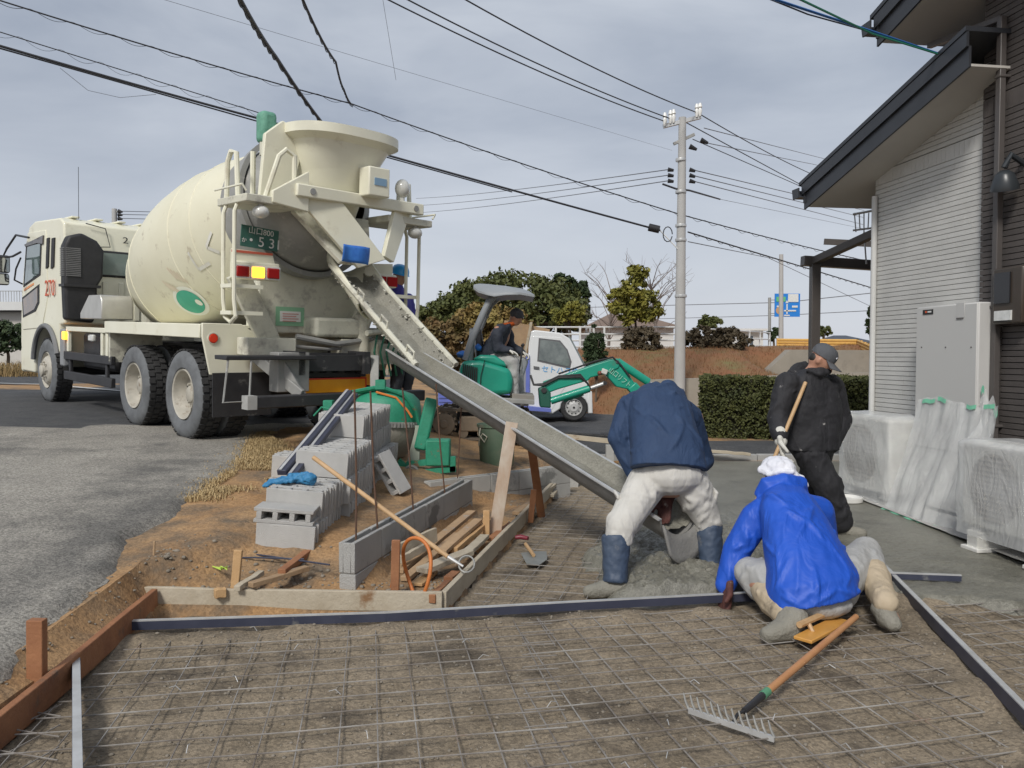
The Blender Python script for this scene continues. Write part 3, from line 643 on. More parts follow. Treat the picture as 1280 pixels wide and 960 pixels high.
# cross beam, hopper, collecting funnel
m = MB(); m.bx(-.66,1.02,-1.56,-1.44,2.70,2.83); bmx = tb(m, 'cross_beam', cream, bevel=.012)
m = MB()
for x in (-.48, .9): m.cyl((x,-1.57,2.765), (x,-1.55,2.765), .035, n=12)
tb(m, 'bolt', steel_grey, bmx)
hm = MB(); n = 40; ring = []
def hring(rx, ry, cx, cy, z, tilt=0): return [V(cx+rx*math.copysign(abs(math.cos(2*math.pi*k/n))**.75, math.cos(2*math.pi*k/n)), cy+ry*math.copysign(abs(math.sin(2*math.pi*k/n))**.75, math.sin(2*math.pi*k/n)), z) for k in range(n)]
rings = [hring(.30,.28,.0,-1.05,2.56), hring(.36,.33,.0,-1.08,2.80), hring(.54,.44,.04,-1.15,3.32), hring(.66,.52,.05,-1.18,3.39), hring(.69,.54,.05,-1.18,3.40), hring(.69,.54,.05,-1.18,3.50), hring(.64,.50,.05,-1.18,3.51), hring(.62,.48,.05,-1.18,3.42), hring(.34,.31,.0,-1.08,2.82)]
for rg in rings: hm.v += rg
for i in range(len(rings)-1):
    for k in range(n): hm.f.append([i*n+k, i*n+(k+1) % n, (i+1)*n+(k+1) % n, (i+1)*n+k])
hop = tb(hm, 'charging_hopper', cream, ang=30)
m = MB(); m.bx(.12,.40,-1.72,-1.52,2.80,3.12); m.bx(.06,.44,-1.5,-1.3,3.06,3.14); bx_ = tb(m, 'hopper_bracket', cream, bevel=.015)
m = MB(); m.bx(.19,.35,-1.728,-1.715,2.92,3.0); tb(m, 'bracket_label', mat('label_blue', (.22,.36,.5), rough=.5), bx_)
fl = MB()
def flap(px, name, mt):
    p = [V(*q) for q in px]; nrm = (p[1]-p[0]).cross(p[2]-p[0]).normalized()*.03; k = MB(); k.hexa([q-nrm for q in p]+[q+nrm for q in p]); tb(k, name, mt, bevel=.008)
flap([(-.62,-1.42,2.72),(-.10,-1.50,2.72),(.42,-1.62,2.12),(.08,-1.58,2.00)], 'collecting_funnel', cream)
flap([(.62,-1.50,2.72),(.90,-1.42,2.72),(.55,-1.58,2.10),(.40,-1.60,2.16)], 'collecting_funnel', cream)
flap([(-.5,-1.15,2.60),(.5,-1.15,2.60),(.3,-1.50,2.05),(-.1,-1.5,2.05)], 'funnel_back', cream_dirty)
m = MB(); bl = LY(428,305,-1.7); br2 = LY(461,331,-1.7)
m.sheet(lambda u, v: V(lerp(bl.x, br2.x, u), -1.72+.02*math.sin(u*7)+.03*v*v, lerp(bl.z-.01*u, br2.z+.015*(1-u), v)), 10, 6); o = tb(m, 'blue_flap', blue_cloth); o.modifiers.new('s','SOLIDIFY').thickness = .008
m = MB(); gx = LY(333,160,-.95); m.box(gx, (.18,.18,.34)); o = tb(m, 'wrapped_lamp', green_cloth, bevel=.05, seg=3)
m = MB(); m.cyl(gx-V(0,0,.3), gx-V(0,0,.12), .07); m.beam(gx+V(.05,0,-.02), gx+V(.5,-.1,-.02), .05, .05); m.beam(gx+V(0,0,-.25), gx+V(.1,-.05,-.75), .06, .06); tb(m, 'lamp_arm', cream_dirty)
# red tail lamps on the far side
m = MB(); m.bx(.62,.96,YB-.12,YB,1.84,2.0); l2 = tb(m, 'tail_lamp', cream, bevel=.02)
for k in range(2): q = MB(); q.bx(.64+.165*k,.78+.165*k,YB-.145,YB-.12,1.855,1.97); tb(q, 'lens', red_lens, l2)
m = MB(); m.prism([(.96,2.0),(.62,1.98),(.66,2.12),(.96,2.14)][::-1], 1.0, 1.04, YR); tb(m, 'lamp_bracket', cream)
# hoses under the chute
m = MB()
for k in range(5):
    x = .75+.09*k; m.tube([V(x,-.8,1.75), V(x+.05,-1.0-.05*k,1.4), V(x-.05,-1.05,1.05), V(x+.1,-.95,.75)], .014, 6)
tb(m, 'hose', mat('green_hose', (.03,.16,.10), (.05,.2,.13), 9, .5))
m = MB(); m.tube([V(.55,-1.1,1.28), V(1.0,-1.0,1.32), V(1.1,-.95,1.1)], .035, 8); m.bx(.8,1.1,-1.0,-.8,.9,1.15); tb(m, 'water_pipe', cream_dirty)
# main chute, swung out over the site
fresh_in = mat('wet_concrete', (.235,.225,.185), (.29,.28,.235), 6, .35, bump=1, bsc=60, grain=.14, gsc=90)
def trough(C_, D_, w_, dep, th, name, mt, par, shape=2.2, n=14, rim=None, fill=.0, fmat=None, world=True, up=V(0,0,1)):
    d = (D_-C_).normalized(); sdv = d.cross(up).normalized(); u = sdv.cross(d).normalized(); m = MB(); k = 12
    def cs(t, e=0):                                      # t in -1..1
        return sdv*(w_/2+e)*t+u*((abs(t)**shape-1)*(dep+e))
    for (p, e) in ((C_, 0), (D_, 0), (C_, th), (D_, th)):
        for i in range(n+1): m.v.append(p+cs(-1+2*i/n, e))
    q = n+1
    for i in range(n):
        m.f.append([i, i+1, q+i+1, q+i]); m.f.append([2*q+i+1, 2*q+i, 3*q+i, 3*q+i+1]); m.f.append([i+1, i, 2*q+i, 2*q+i+1]); m.f.append([q+i, q+i+1, 3*q+i+1, 3*q+i])
    for i in (0, n): m.f.append([i, q+i, 3*q+i, 2*q+i])
    o = m.build(name, mt, par, world=world)
    if rim:
        r_ = MB()
        for s_ in (-1, 1): r_.tube([C_+sdv*s_*(w_/2+th/2), D_+sdv*s_*(w_/2+th/2)], rim, 8)
        r_.build('rim', mt, o if par is not None else o, world=world)
    if fill:
        f = MB(); L_ = (D_-C_).length; nn = int(L_/.04)
        def fz(a, t):
            x = -1+2*t; lv = fill*dep+.018*noise.noise(V(a*9, t*3, 1))+.012*noise.noise(V(a*25, t*9, 5))
            z = max((abs(x)**shape-1)*dep+.008, -dep+lv); return C_+d*(.02+a*(L_-.04))+sdv*(w_/2-.006)*x+u*z
        f.sheet(lambda a, t: fz(a, t), nn, 16); f.build('wet_concrete', fmat, o, world=world)
    return o
CC, CD = TMI @ P(437,333,9.3), TMI @ P(546,456,8.05)
ch = trough(CC, CD, .48, .21, .018, 'discharge_chute', cream_dirty, truck, 2.0, rim=.03, fill=.42, fmat=fresh_in, world=False)
ch2 = MB(); dd = (CD-CC).normalized(); sv = dd.cross(V(0,0,1)).normalized(); uu = sv.cross(dd)
ch2.sheet(lambda a, t: CC+dd*lerp(-.12,.75,a)+sv*(.26*math.cos(math.pi*(1+t)))*1.0+uu*(-.26*math.sin(math.pi*t)+.10*(1-a)), 6, 14); o = tb(ch2, 'chute_inlet', cream, ch); o.modifiers.new('s','SOLIDIFY').thickness = .02
sgn = -1 if (CC+sv).x > CC.x else 1
for t in (.35, .62, .9):
    m = MB(); p = lerp(CC, CD, t)+sv*sgn*.26; m.tube([p+uu*.02, p+uu*.09-dd*.02, p+uu*.09+dd*.12, p+uu*.02+dd*.14], .012, 6); tb(m, 'chute_handle', cream_dirty, ch)
crust = mat('cement_crust', (.56,.54,.46), (.44,.43,.38), 12, .95, bump=1, bsc=70)
m = MB(); rg = random.Random(4)
for k in range(260):
    t_ = rg.random(); e_ = rg.choice((-1,1,1)); p = lerp(CC, CD, t_)+sv*e_*rg.uniform(.17,.25)+uu*rg.uniform(-.09,.02); r_ = rg.uniform(.005,.018)
    m.ell(p, (r_*rg.uniform(.8,2), r_*rg.uniform(.8,2), r_*.45), (rg.uniform(-.6,.6),rg.uniform(-.6,.6),rg.uniform(0,3)), 7, 5)
o = tb(m, 'cement_crust', crust, ch, ang=60); o['kind'] = 'stuff'
m = MB(); m.bx(-.85,.85,-.5,-.3,.85,1.26); m.bx(-.9,-.3,-.95,-.7,1.0,1.2); m.bx(.3,.9,-.95,-.7,1.0,1.2); tb(m, 'rear_cross_member', cream_dirty, bevel=.015)
m = MB(); m.tube([V(-.28,-.9,1.22), V(.2,-.98,1.14), V(.75,-.92,1.2)], .035, 8); m.tube([V(-.5,-.85,1.12), V(.1,-.95,1.08), V(.6,-.9,1.1)], .02, 6); tb(m, 'rear_pipe', steel_grey)
# ================================================================ SITE: form boards, rails, mesh, blocks, tools
wood_red = mat('red_brown_timber', (.36,.165,.075), (.25,.105,.05), 6, .8, bump=.6, bsc=30, stretch=(1,1,1), dirt=(.16,.10,.065), dsc=5, dth=.6)
wood_grey = mat('weathered_timber', (.50,.44,.34), (.40,.34,.25), 7, .85, bump=.6, bsc=35, dirt=(.24,.135,.065), dsc=3.2, dth=.62, dw=.1)
wood_new = mat('new_timber', (.56,.36,.18), (.46,.28,.13), 9, .75, bump=.4, bsc=40, rv=.15)
wood_mid = mat('used_timber', (.42,.29,.17), (.31,.20,.115), 8, .85, bump=.5, bsc=40, rv=.2, dirt=(.33,.31,.27), dsc=8, dth=.58)
wood_handle = mat('tool_handle', (.56,.37,.20), (.46,.29,.14), 12, .55, bump=.2)
block_m = mat('concrete_block', (.56,.55,.525), (.47,.465,.445), 6, .9, bump=1, bsc=160, rv=.10, dirt=(.37,.36,.34), dsc=2.6, dth=.62, dw=.12)
block_new = mat('wall_block', (.47,.465,.44), (.40,.395,.375), 5, .9, bump=1, bsc=160, rv=.08, dirt=(.20,.20,.19), dsc=2.2, dth=.56, dw=.06)
mortar = mat('mortar', (.22,.215,.20), (.28,.27,.25), 9, .95, bump=.6)
kerb_m = mat('kerb_concrete', (.38,.375,.36), (.32,.315,.30), 4, .9, bump=.6, bsc=90, dirt=(.22,.215,.2), dsc=2, dth=.58)
rust = mat('rusty_rebar', (.16,.085,.05), (.09,.055,.04), 20, .85, bump=.5, bsc=150)
wire_m = mat('mesh_wire', (.10,.075,.058), (.38,.365,.34), 3.2, .55, bump=.3, dirt=(.30,.17,.09), dsc=2.1, dth=.62)  # pale second tone paints light highlights onto the dark wire; dirt tone is rust
navy_rail = mat('navy_rail', (.03,.035,.06), (.05,.055,.085), 5, .45, dirt=(.20,.20,.19), dsc=6, dth=.62)
silver = mat('worn_silver', (.62,.63,.63), (.46,.46,.45), 8, .4, metal=.35)
# form boards
def board(a, b, w_, h, mt, name, label, cat='plank', group=None, sag=.012, bev=.004):
    a, b = Vector(a), Vector(b); m = MB(); n = 6; d = (b-a).normalized(); sdv = d.cross(V(0,0,1)).normalized(); u = sdv.cross(d)
    for i in range(n+1):
        p = lerp(a, b, i/n)+u*sag*noise.noise(V(a.x*7+i*.8, a.y, 3)); tw = .02*noise.noise(V(a.x, i*.5, b.x))
        for sx_, sz_ in ((-1,-1),(1,-1),(1,1),(-1,1)): m.v.append(p+sdv*(sx_*w_/2)+u*(sz_*h/2)+sdv*sz_*tw*h)
    for i in range(n):
        for j in range(4): m.f.append([i*4+j, i*4+(j+1) % 4, (i+1)*4+(j+1) % 4, (i+1)*4+j])
    m.f += [[3,2,1,0], [n*4+k for k in range(4)]]
    o = m.build(name, mt, bevel=bev); return tag(o, label, cat, group)
board((-1.86,1.6,.055), (-2.075,4.60,.085), .035, .13, wood_red, 'form_board', 'long red-brown form board with a stake behind it along the road edge', 'form board')
board((-2.27,4.64,.095), (-.405,4.60,.075), .032, .115, wood_grey, 'form_board', 'pale weathered form board with brown stains between the soil and the mesh', 'form board')
board((-.40,4.62,.07), (.50,8.80,.10), .034, .12, wood_grey, 'form_board', 'grey form board slanting back from the corner beside the lumber pile', 'form board')
def stake(u, v0, v1, d, mt, label, wd=.045, tilt=(0,0), dp=.03):
    a = P(u, v1, d); b = P(u, v0, d)+V(tilt[0], tilt[1], 0); a.z -= .08; m = MB(); m.beam(a, b, wd, dp, up=(0,1,0)); return tag(m.build('stake', mt, bevel=.004), label, 'stake')
stake(46, 774, 862, 3.42, wood_red, 'red-brown square stake standing outside the long form board', .07, (.0,.0), .045)
stake(291, 688, 746, 4.68, wood_new, 'light brown stake behind the pale stained form board', .048, (.03,.01))
stake(493, 675, 746, 4.70, wood_red, 'brown stake beside the orange hose loop', .05, (.01,.0))
stake(608, 638, 672, 6.2, wood_new, 'short new-wood stake beside the grey slanting form board', .05, (.0,.0))
stake(663, 612, 642, 7.0, wood_red, 'short brown stake by the far end of the slanting form board', .05, (.03,0))
stake(189, 676, 742, 4.85, wood_mid, 'thin stick standing in the soil near the road edge', .012, (.02,.0), .012)
# rails
def rail(pts, w_, h, name, label):
    t = thing(name, label, 'screed rail', pts[0]); m = MB(); m2 = MB()
    for a, b in zip(pts, pts[1:]):
        a, b = Vector(a), Vector(b); m.beam(a, b, w_, h, ext=.0); m2.beam(a+V(0,0,h/2+.003), b+V(0,0,h/2+.003), w_*.92, .006)
    m.build('rail_body', navy_rail, t); m2.build('top_edge', silver, t)
rail([(-2.06,4.235,.058),(-.7,4.40,.05),(.3,4.585,.05),(2.27,4.90,.055)], .026, .046, 'screed_rail', 'long navy screed rail with silver top lying across in front of the pale board')
rail([(-2.03,3.68,.08),(-1.30,2.35,.06)], .034, .06, 'screed_rail', 'short screed rail with silver top butting the red-brown form board')
rail([(2.60,5.78,.055),(2.24,4.05,.06),(1.88,2.3,.06)], .03, .062, 'screed_rail', 'black screed rail with silver top running out beside the kneeling man')
rail([(2.42,5.13,.08),(2.86,5.05,.085)], .03, .035, 'screed_rail', 'short black rail end half buried in the fresh concrete')
# welded mesh: each wire its own part
def clip(p, d, poly):
    t0, t1 = -1e9, 1e9; n = len(poly)
    for i in range(n):
        a = V(*poly[i], 0); e = V(*poly[(i+1) % n], 0)-a; nr = V(-e.y, e.x, 0)          # inside on the left (ccw)
        den = nr.dot(d); num = nr.dot(p-a)
        if abs(den) < 1e-9:
            if num < 0: return None
            continue
        t = -num/den
        if den > 0: t0 = max(t0, t)
        else: t1 = min(t1, t)
    return (t0, t1) if t1-t0 > .08 else None
def mesh_sheet(poly, ang, sp, label, seed, z0=.021, r=.003):
    c = V(sum(p[0] for p in poly)/len(poly), sum(p[1] for p in poly)/len(poly), 0); t = thing('steel_mesh', label, 'steel mesh', c, group=None)
    rr = random.Random(seed)
    for q, a in enumerate((ang, ang+90)):
        d = V(-math.sin(R(a)), math.cos(R(a)), 0); nrm = V(d.y, -d.x, 0)
        for k in range(-30, 31):
            p = c+nrm*(k*sp+rr.uniform(-.006,.006)); dd = (d+nrm*rr.uniform(-.005,.005)).normalized(); cl = clip(p, dd, poly)
            if not cl: continue
            pts = []; n = max(2, int((cl[1]-cl[0])/.12))
            for i in range(n+1):
                w_ = p+dd*lerp(cl[0], cl[1], i/n); w_.z = z0+q*.006+.008*noise.noise(V(w_.x*1.6, w_.y*1.6, seed)); pts.append(w_)
            MB().tube(pts, r, 5).build('wire', wire_m, t, ang=0)
mesh_sheet([(-1.92,2.2),(.22,2.2),(.22,4.47),(-1.95,4.10)], 10, .15, 'rusty steel mesh sheet in front of the pale stained form board', 1)
mesh_sheet([(.05,2.1),(1.75,2.1),(2.22,4.75),(.05,4.45)], 13, .15, 'steel mesh sheet under the rake and the kneeling man', 2)
mesh_sheet([(2.02,2.4),(4.2,2.4),(3.9,4.75),(2.5,4.75)], 12, .15, 'steel mesh sheet beyond the black rail, near the air conditioner', 3)
mesh_sheet([(-1.98,2.3),(-1.5,2.3),(-1.62,2.8),(-2.02,3.55)], -16, .15, 'small corner of steel mesh between short rail and red-brown board', 4)
mesh_sheet([(-.28,4.72),(.62,4.85),(.75,6.0),(1.25,8.6),(.58,8.7)], -14, .15, 'steel mesh sheet beneath the long trough and the trowel', 5, .02)
tie = MB()
for _ in range(22):
    x, y = rnd.uniform(-1.7, 2.0), rnd.uniform(2.6, 4.3); z = .02; a = rnd.uniform(0, 6.28); d = V(math.cos(a), math.sin(a), 0)*.025
    tie.tube([V(x,y,z)-d, V(x,y,z+.02), V(x,y,z)+d*1.2+V(0,0,.01)], .0018, 4)
tag(tie.build('tie_wire', silver, base=False), kind='stuff')
# concrete blocks
def block_mesh():
    m = MB(); L_, T, H_ = .195, .05, .19; s_ = .024
    m.bx(-L_, L_, -T, -T+s_, 0, H_); m.bx(-L_, L_, T-s_, T, 0, H_)
    for x in (-.160, -.055, .055, .160): m.bx(x-.017, x+.017, -T+s_, T-s_, 0, H_)
    return m
bme = block_mesh().mesh('concrete_block', block_m, 30)
SM = Matrix.Translation((-1.50,5.20,.205)) @ Euler((R(1.2), R(4.5), R(-2))).to_matrix().to_4x4()
def put_block(M, label, group):
    o = bpy.data.objects.new('concrete_block', bme); COL.objects.link(o); o.matrix_world = M; b = o.modifiers.new('bevel', 'BEVEL'); b.width = .003; b.segments = 1; b.limit_method = 'ANGLE'
    return tag(o, label, 'concrete block', group)
def row(n, y0, layer, lab, grp, x0=0, skip=(), pitch=.1035):
    lab = lab.replace('grey concrete block', 'grey concrete block of the '+('bottom', 'second', 'third', 'top')[layer]+' layer')
    for k in range(n):
        if k in skip: continue
        M = SM @ Matrix.Translation((x0+rnd.uniform(-.012,.012), y0+.05+k*pitch, layer*.1915+.001)) @ Matrix.Rotation(R(rnd.uniform(-1.2,1.2)), 4, 'Z'); put_block(M, lab, grp)
g1 = ('hollow grey concrete block in the low front rows', 'blocks in the low front rows')
g2 = ('hollow grey concrete block in the middle rows of the stack', 'blocks in the middle rows')
g3 = ('hollow grey concrete block in the tall rear rows of the stack', 'blocks in the tall rear rows')
row(7, 0, 0, *g1); row(5, .20, 1, *g1)
put_block(SM @ Matrix.Translation((-.02,.10,.1925+.05)) @ Euler((R(-90),0,R(3))).to_matrix().to_4x4() @ Matrix.Translation((0,0,-.095)), 'concrete block laid flat with its three holes facing outward on the front row', None)
row(8, .76, 0, *g2, x0=.05); row(8, .74, 1, *g2, x0=.04); row(8, .72, 2, *g2, x0=.02)
for l_, x0 in ((0,.0),(1,.02),(2,-.05),(3,-.06)): row(12, 1.62-.02*l_, l_, *g3, x0=x0)
row(4, 1.5, 0, 'hollow grey concrete block on the straw side of the stack', 'blocks at the straw side', x0=-.42)
row(3, 1.5, 1, 'hollow grey concrete block on the straw side of the stack', 'blocks at the straw side', x0=-.42)
xa = V(.5,-.08,-.86).normalized(); za = V(-.35,-.92,-.1); za = (za-xa*za.dot(xa)).normalized(); Mb = Matrix((xa, za.cross(xa), za)).transposed().to_4x4(); Mb.translation = P(489,592,6.9)
put_block(Mb @ Matrix.Translation((0,0,-.095)), 'lone concrete block leaning on soil beside the green mixer', None)
# low block walls (each block a part)
def block_wall(p0, p1, ztop, courses, thick, label, cap=False):
    p0, p1 = V(*p0, 0), V(*p1, 0); d = (p1-p0); L_ = d.length; d.normalize(); nr = V(-d.y, d.x, 0)
    t = thing('block_wall', label, 'wall', (p0.x, p0.y, ztop-.195*courses), (0,0,math.atan2(d.y, d.x))); nb = max(1, round(L_/.4)); bl = L_/nb
    for c in range(courses):
        z = .195*c
        for k in range(nb):
            m = MB(); x0, x1 = k*bl+.004, (k+1)*bl-.004; e = rnd.uniform(-.002,.002)
            if c == courses-1 and not cap:               # open top course: two shells and ends
                m.bx(x0, x1, -thick/2+e, -thick/2+.028+e, z+.004, z+.19); m.bx(x0, x1, thick/2-.028+e, thick/2+e, z+.004, z+.19)
                m.bx(x0, x0+.02, -thick/2+.028+e, thick/2-.028+e, z+.004, z+(.188 if k == 0 else .14)); m.bx(x1-.02, x1, -thick/2+.028+e, thick/2-.028+e, z+.004, z+(.188 if k == nb-1 else .14))
            else: m.bx(x0, x1, -thick/2+e, thick/2+e, z+.004, z+.19)
            m.build('block', block_new, t, world=False, bevel=.003, seg=1)
    m = MB(); m.bx(.01, L_-.01, -thick/2+.004, thick/2-.004, -.25, .195*courses-.06 if not cap else .195*courses-.01); m.build('mortar', mortar, t, world=False)
    return t, d, L_
wl, wd_, wL = block_wall((-1.0,4.80), (-.41,7.30), .375, 2, .105, 'low new block wall with open cells and rebars beside the lumber pile')
for k, (s_, ub, vb, ut, vt) in enumerate([(.13,0,0,443,487),(.50,0,0,463,489),(1.18,0,0,503,485),(1.95,0,0,545,480)]):
    b = V(-1.0,4.80,.2)+wd_*s_; dpt_ = b.y-.02; tp = P(ut, vt, dpt_); M_ = Euler((0,0,math.atan2(wd_.y, wd_.x))).to_matrix().inverted()
    o_ = Vector(wl.location); m = MB(); m.tube([M_ @ (b-o_), M_ @ (lerp(b, tp, .5)+V(.008*(-1)**k,0,0)-o_), M_ @ (tp-o_)], .0065, 6); m.build('rebar', rust, wl, world=False)
w2, wd2, L2 = block_wall((-.80,7.45), (.60,8.62), .33, 2, .105, 'low block wall under the trough, running back behind the wooden prop')
for s_, ut, vt in ((.35,577,500),):
    b = V(-.80,7.45,.2)+wd2*s_; tp = P(ut, vt, b.y); M_ = Euler((0,0,math.atan2(wd2.y, wd2.x))).to_matrix().inverted(); o_ = Vector(w2.location)
    m = MB(); m.tube([M_ @ (b-o_), M_ @ (tp-o_)], .0065, 6); m.build('rebar', rust, w2, world=False)
block_wall((.70,9.15), (.95,10.75), .30, 2, .12, 'short block wall joining the kerb behind the trough', cap=True)
# kerb: each stone a part
kb = thing('kerb', 'long low concrete kerb between the slab and the lane by the hedge', 'kerb', (.7,10.92,0))
x = .95
while x < 5.6:
    m = MB(); m.bx(x+.004, x+.596, 10.86, 10.98, -.1, .155+.002*rnd.random()); m.build('kerb_stone', kerb_m, kb, bevel=.008); x += .6
t = thing('pale_board', 'long pale board resting on a grey post above the kerb', 'board', P(712,562,10.4))
m = MB(); m.beam(P(640,538,10.9), P(842,560,10.6), .06, .06); m.build('board', wood_grey, t)
m = MB(); a = P(762,562,10.5); m.beam(V(a.x,a.y,.05), V(a.x,a.y,.33), .1, .1); m.build('post', block_new, t)
board(P(880,563,10.75)+V(0,0,-.0), P(938,568,10.72), .05, .04, wood_grey, 'batten', 'thin pale batten lying on the kerb beside the hedge', 'batten')
# long trough on props
TA_, TB_ = P(503,437,8.45), P(850,646,5.2)
tr_m = mat('stained_trough', (.17,.165,.155), (.25,.245,.23), 4, .75, bump=.6, bsc=60, dirt=(.33,.325,.30), dsc=7, dth=.6)
tr = trough(TA_, TB_, .34, .17, .012, 'trough', tr_m, None, 2.4, rim=None, fill=.46, fmat=fresh_in)
tag(tr, 'long grey trough full of wet concrete sloping down on wooden props', 'chute')
dtr = (TB_-TA_).normalized(); str_ = dtr.cross(V(0,0,1)).normalized()
def world_part(mb, name, mt, par): return mb.build(name, mt, par, world=True)
for s_ in (-1, 1):
    m = MB(); m.beam(TA_+str_*s_*.182+V(0,0,.0), TB_+str_*s_*.182, .028, .012); world_part(m, 'rim', silver, tr)
m = MB(); m.sheet(lambda u, v: TB_+dtr*(.01+.05*v)+str_*(.16*(u*2-1)*(1-.1*v))+V(0,0,-.03-.17*v-.08*(1-abs(u*2-1)**2.4)), 12, 4); e_ = world_part(m, 'outlet_apron', tr_m, tr); e_.modifiers.new('s', 'SOLIDIFY').thickness = .015
def prop(a, b, mt, label, w_=.085, h=.035):
    m = MB(); m.beam(a, b, w_, h, up=(0,1,0)); return tag(m.build('prop', mt, bevel=.004), label, 'prop')
tp = lerp(TA_, TB_, .535)+str_*(-.25 if str_.y > 0 else .25)
pa = P(640,530,tp.y); prop(P(616,674,6.25)+V(0,0,-.05), P(640,528,6.48), mat('paint_worn_board', (.52,.46,.38), (.34,.19,.10), 5, .8, bump=.5, stretch=(1,1,.4)), 'pale worn board propping up the trough from the lumber side', .10, .035)
prop(P(678,647,7.45)+V(0,0,-.06), P(664,556,7.05), wood_red, 'dark red-brown board propping up the trough from the mesh', .075, .035)
# lumber pile: every plank a thing
def plank(u0, v0, z0, u1, v1, z1, w_, h, mt, label): return board(G(u0, v0, z0), G(u1, v1, z1), w_, h, mt, 'plank', label, 'plank', sag=.006, bev=.003)
plank(498,714,.10, 590,640,.22, .07,.03, wood_mid, 'long brown plank lowest along the block wall in the lumber pile')
plank(506,724,.10, 572,668,.16, .06,.03, wood_mid, 'brown plank on the hoop side of the lumber pile')
plank(552,690,.15, 598,650,.22, .07,.03, wood_mid, 'wide tan plank on top of the lumber pile')
plank(567,688,.13, 609,652,.18, .06,.04, wood_new, 'orange-tan plank beside the worn prop in the lumber pile')
plank(527,713,.15, 586,690,.16, .09,.035, wood_grey, 'whitish wide board with sawn end facing the hose loop')
plank(583,692,.14, 606,670,.14, .07,.03, wood_grey, 'short whitish board behind the wide whitish board')
plank(521,731,.09, 541,715,.09, .07,.02, wood_new, 'short orange offcut on the gravel inside the hose loop')
plank(491,692,.20, 545,668,.24, .025,.10, wood_grey, 'pale board standing on edge against the block wall')
plank(500,700,.17, 531,684,.20, .03,.05, wood_grey, 'thin whitish strip above the lumber pile behind the hose loop')
plank(540,748,.10, 560,730,.10, .04,.05, wood_red, 'short dark red offcut beside the corner of the form boards')
plank(560,726,.10, 570,718,.10, .06,.05, wood_red, 'small red-brown wood chunk touching the slanting form board')
plank(613,674,.11, 640,655,.11, .06,.03, wood_red, 'red-brown offcut at the foot of the worn prop')
plank(645,642,.10, 668,626,.12, .07,.03, wood_mid, 'brown offcut by the dark prop')
plank(676,618,.12, 702,600,.14, .04,.03, wood_grey, 'pale stick in the heap at the far form board')
plank(682,614,.12, 700,598,.16, .05,.02, wood_grey, 'grey slat in the heap at the far form board')
plank(690,620,.06, 706,600,.06, .04,.03, wood_grey, 'grey batten lying in the heap on the mesh')
plank(313,732,.17, 384,710,.19, .05,.03, wood_mid, 'weathered plank lying on soil in front of the block stack')
plank(296,736,.16, 327,716,.18, .04,.03, wood_grey, 'short grey offcut lying on soil beside the light stake')
plank(352,716,.20, 430,655,.24, .05,.04, wood_red, 'dark red batten lying under the block stack')
plank(268,742,.13, 282,740,.13, .05,.05, wood_new, 'small cube of new wood behind the pale form board')
for (a, b) in (((250,685),(412,706)), ((262,697),(380,699))):
    m = MB(); m.tube([G(*a, .21), G((a[0]+b[0])/2, (a[1]+b[1])/2-1, .22), G(*b, .22)], .006, 6); tag(m.build('rebar', navy_rail), 'dark rebar lying on the soil in front of the block stack', 'rebar', 'loose rebars on the soil')
m = MB(); p0 = G(275,710,.2)
for k in range(3): m.tube([G(266+4*k,708+k,.2), G(276,712-2*k,.22), G(284,708+2*k,.2)], .004, 5)
tag(m.build('twine', mat('lime_twine', (.55,.75,.12), rough=.6)), 'scrap of lime green twine on the soil', 'twine')
# leaning rails on blocks, glove, hoe, hose
t = thing('channel_bars', 'pair of dark steel channel bars leaning across the block stack', 'bar', P(354,592,5.55))
for k, (da, db) in enumerate((((352,591),(436,490)), ((364,596),(443,494)))):
    a, b = P(*da, 5.75), P(*db, 7.25); m = MB(); m.beam(a, b, .07, .04, ext=0); m.build('bar', navy_rail, t, bevel=.004)
    m = MB(); m.beam(a+V(-.012,0,.024), b+V(-.012,0,.024), .022, .004); m.build('bright_edge', silver, t)
t = thing('hand_hoe', 'long-handled hoe leaning from the block stack to the lumber pile', 'hoe', G(575,708,.1))
a, b = P(392,572,5.62), P(560,696,5.0); m = MB(); m.tube([a, b], [.017,.015], 10); m.build('handle', wood_handle, t)
c = P(579,708,4.97); m = MB(); m.tube([b, c], [.013,.008], 8); m.build('ferrule', silver, t)
m = MB(); m.tube([c+V(.02+.05*math.cos(x_), .02+.03*math.sin(x_), .01+.045*math.sin(x_)) for x_ in [k*.45 for k in range(14)]], .006, 6, closed=True); m.build('wire_hoop', steel_grey, t)
hc = P(521,711,4.72); m = MB(); ax_h = V(.62,-.78,0); 
m.tube([hc+ax_h*(.20*math.cos(2*math.pi*k/40))*.72+V(0,0,.185*math.sin(2*math.pi*k/40))+V(.015,.02,0)*math.sin(4*math.pi*k/40) for k in range(40)], .0115, 10, closed=True)
m.tube([hc+ax_h*.10*math.cos(a_)+V(-.10,.0,-.13+.05*math.sin(a_)) for a_ in (2.4,2.8,3.2)], .0115, 8)
tag(m.build('hose_loop', mat('orange_hose', (.62,.20,.05), (.5,.15,.035), 10, .5)), 'loop of orange hose standing against the pale form board', 'hose')
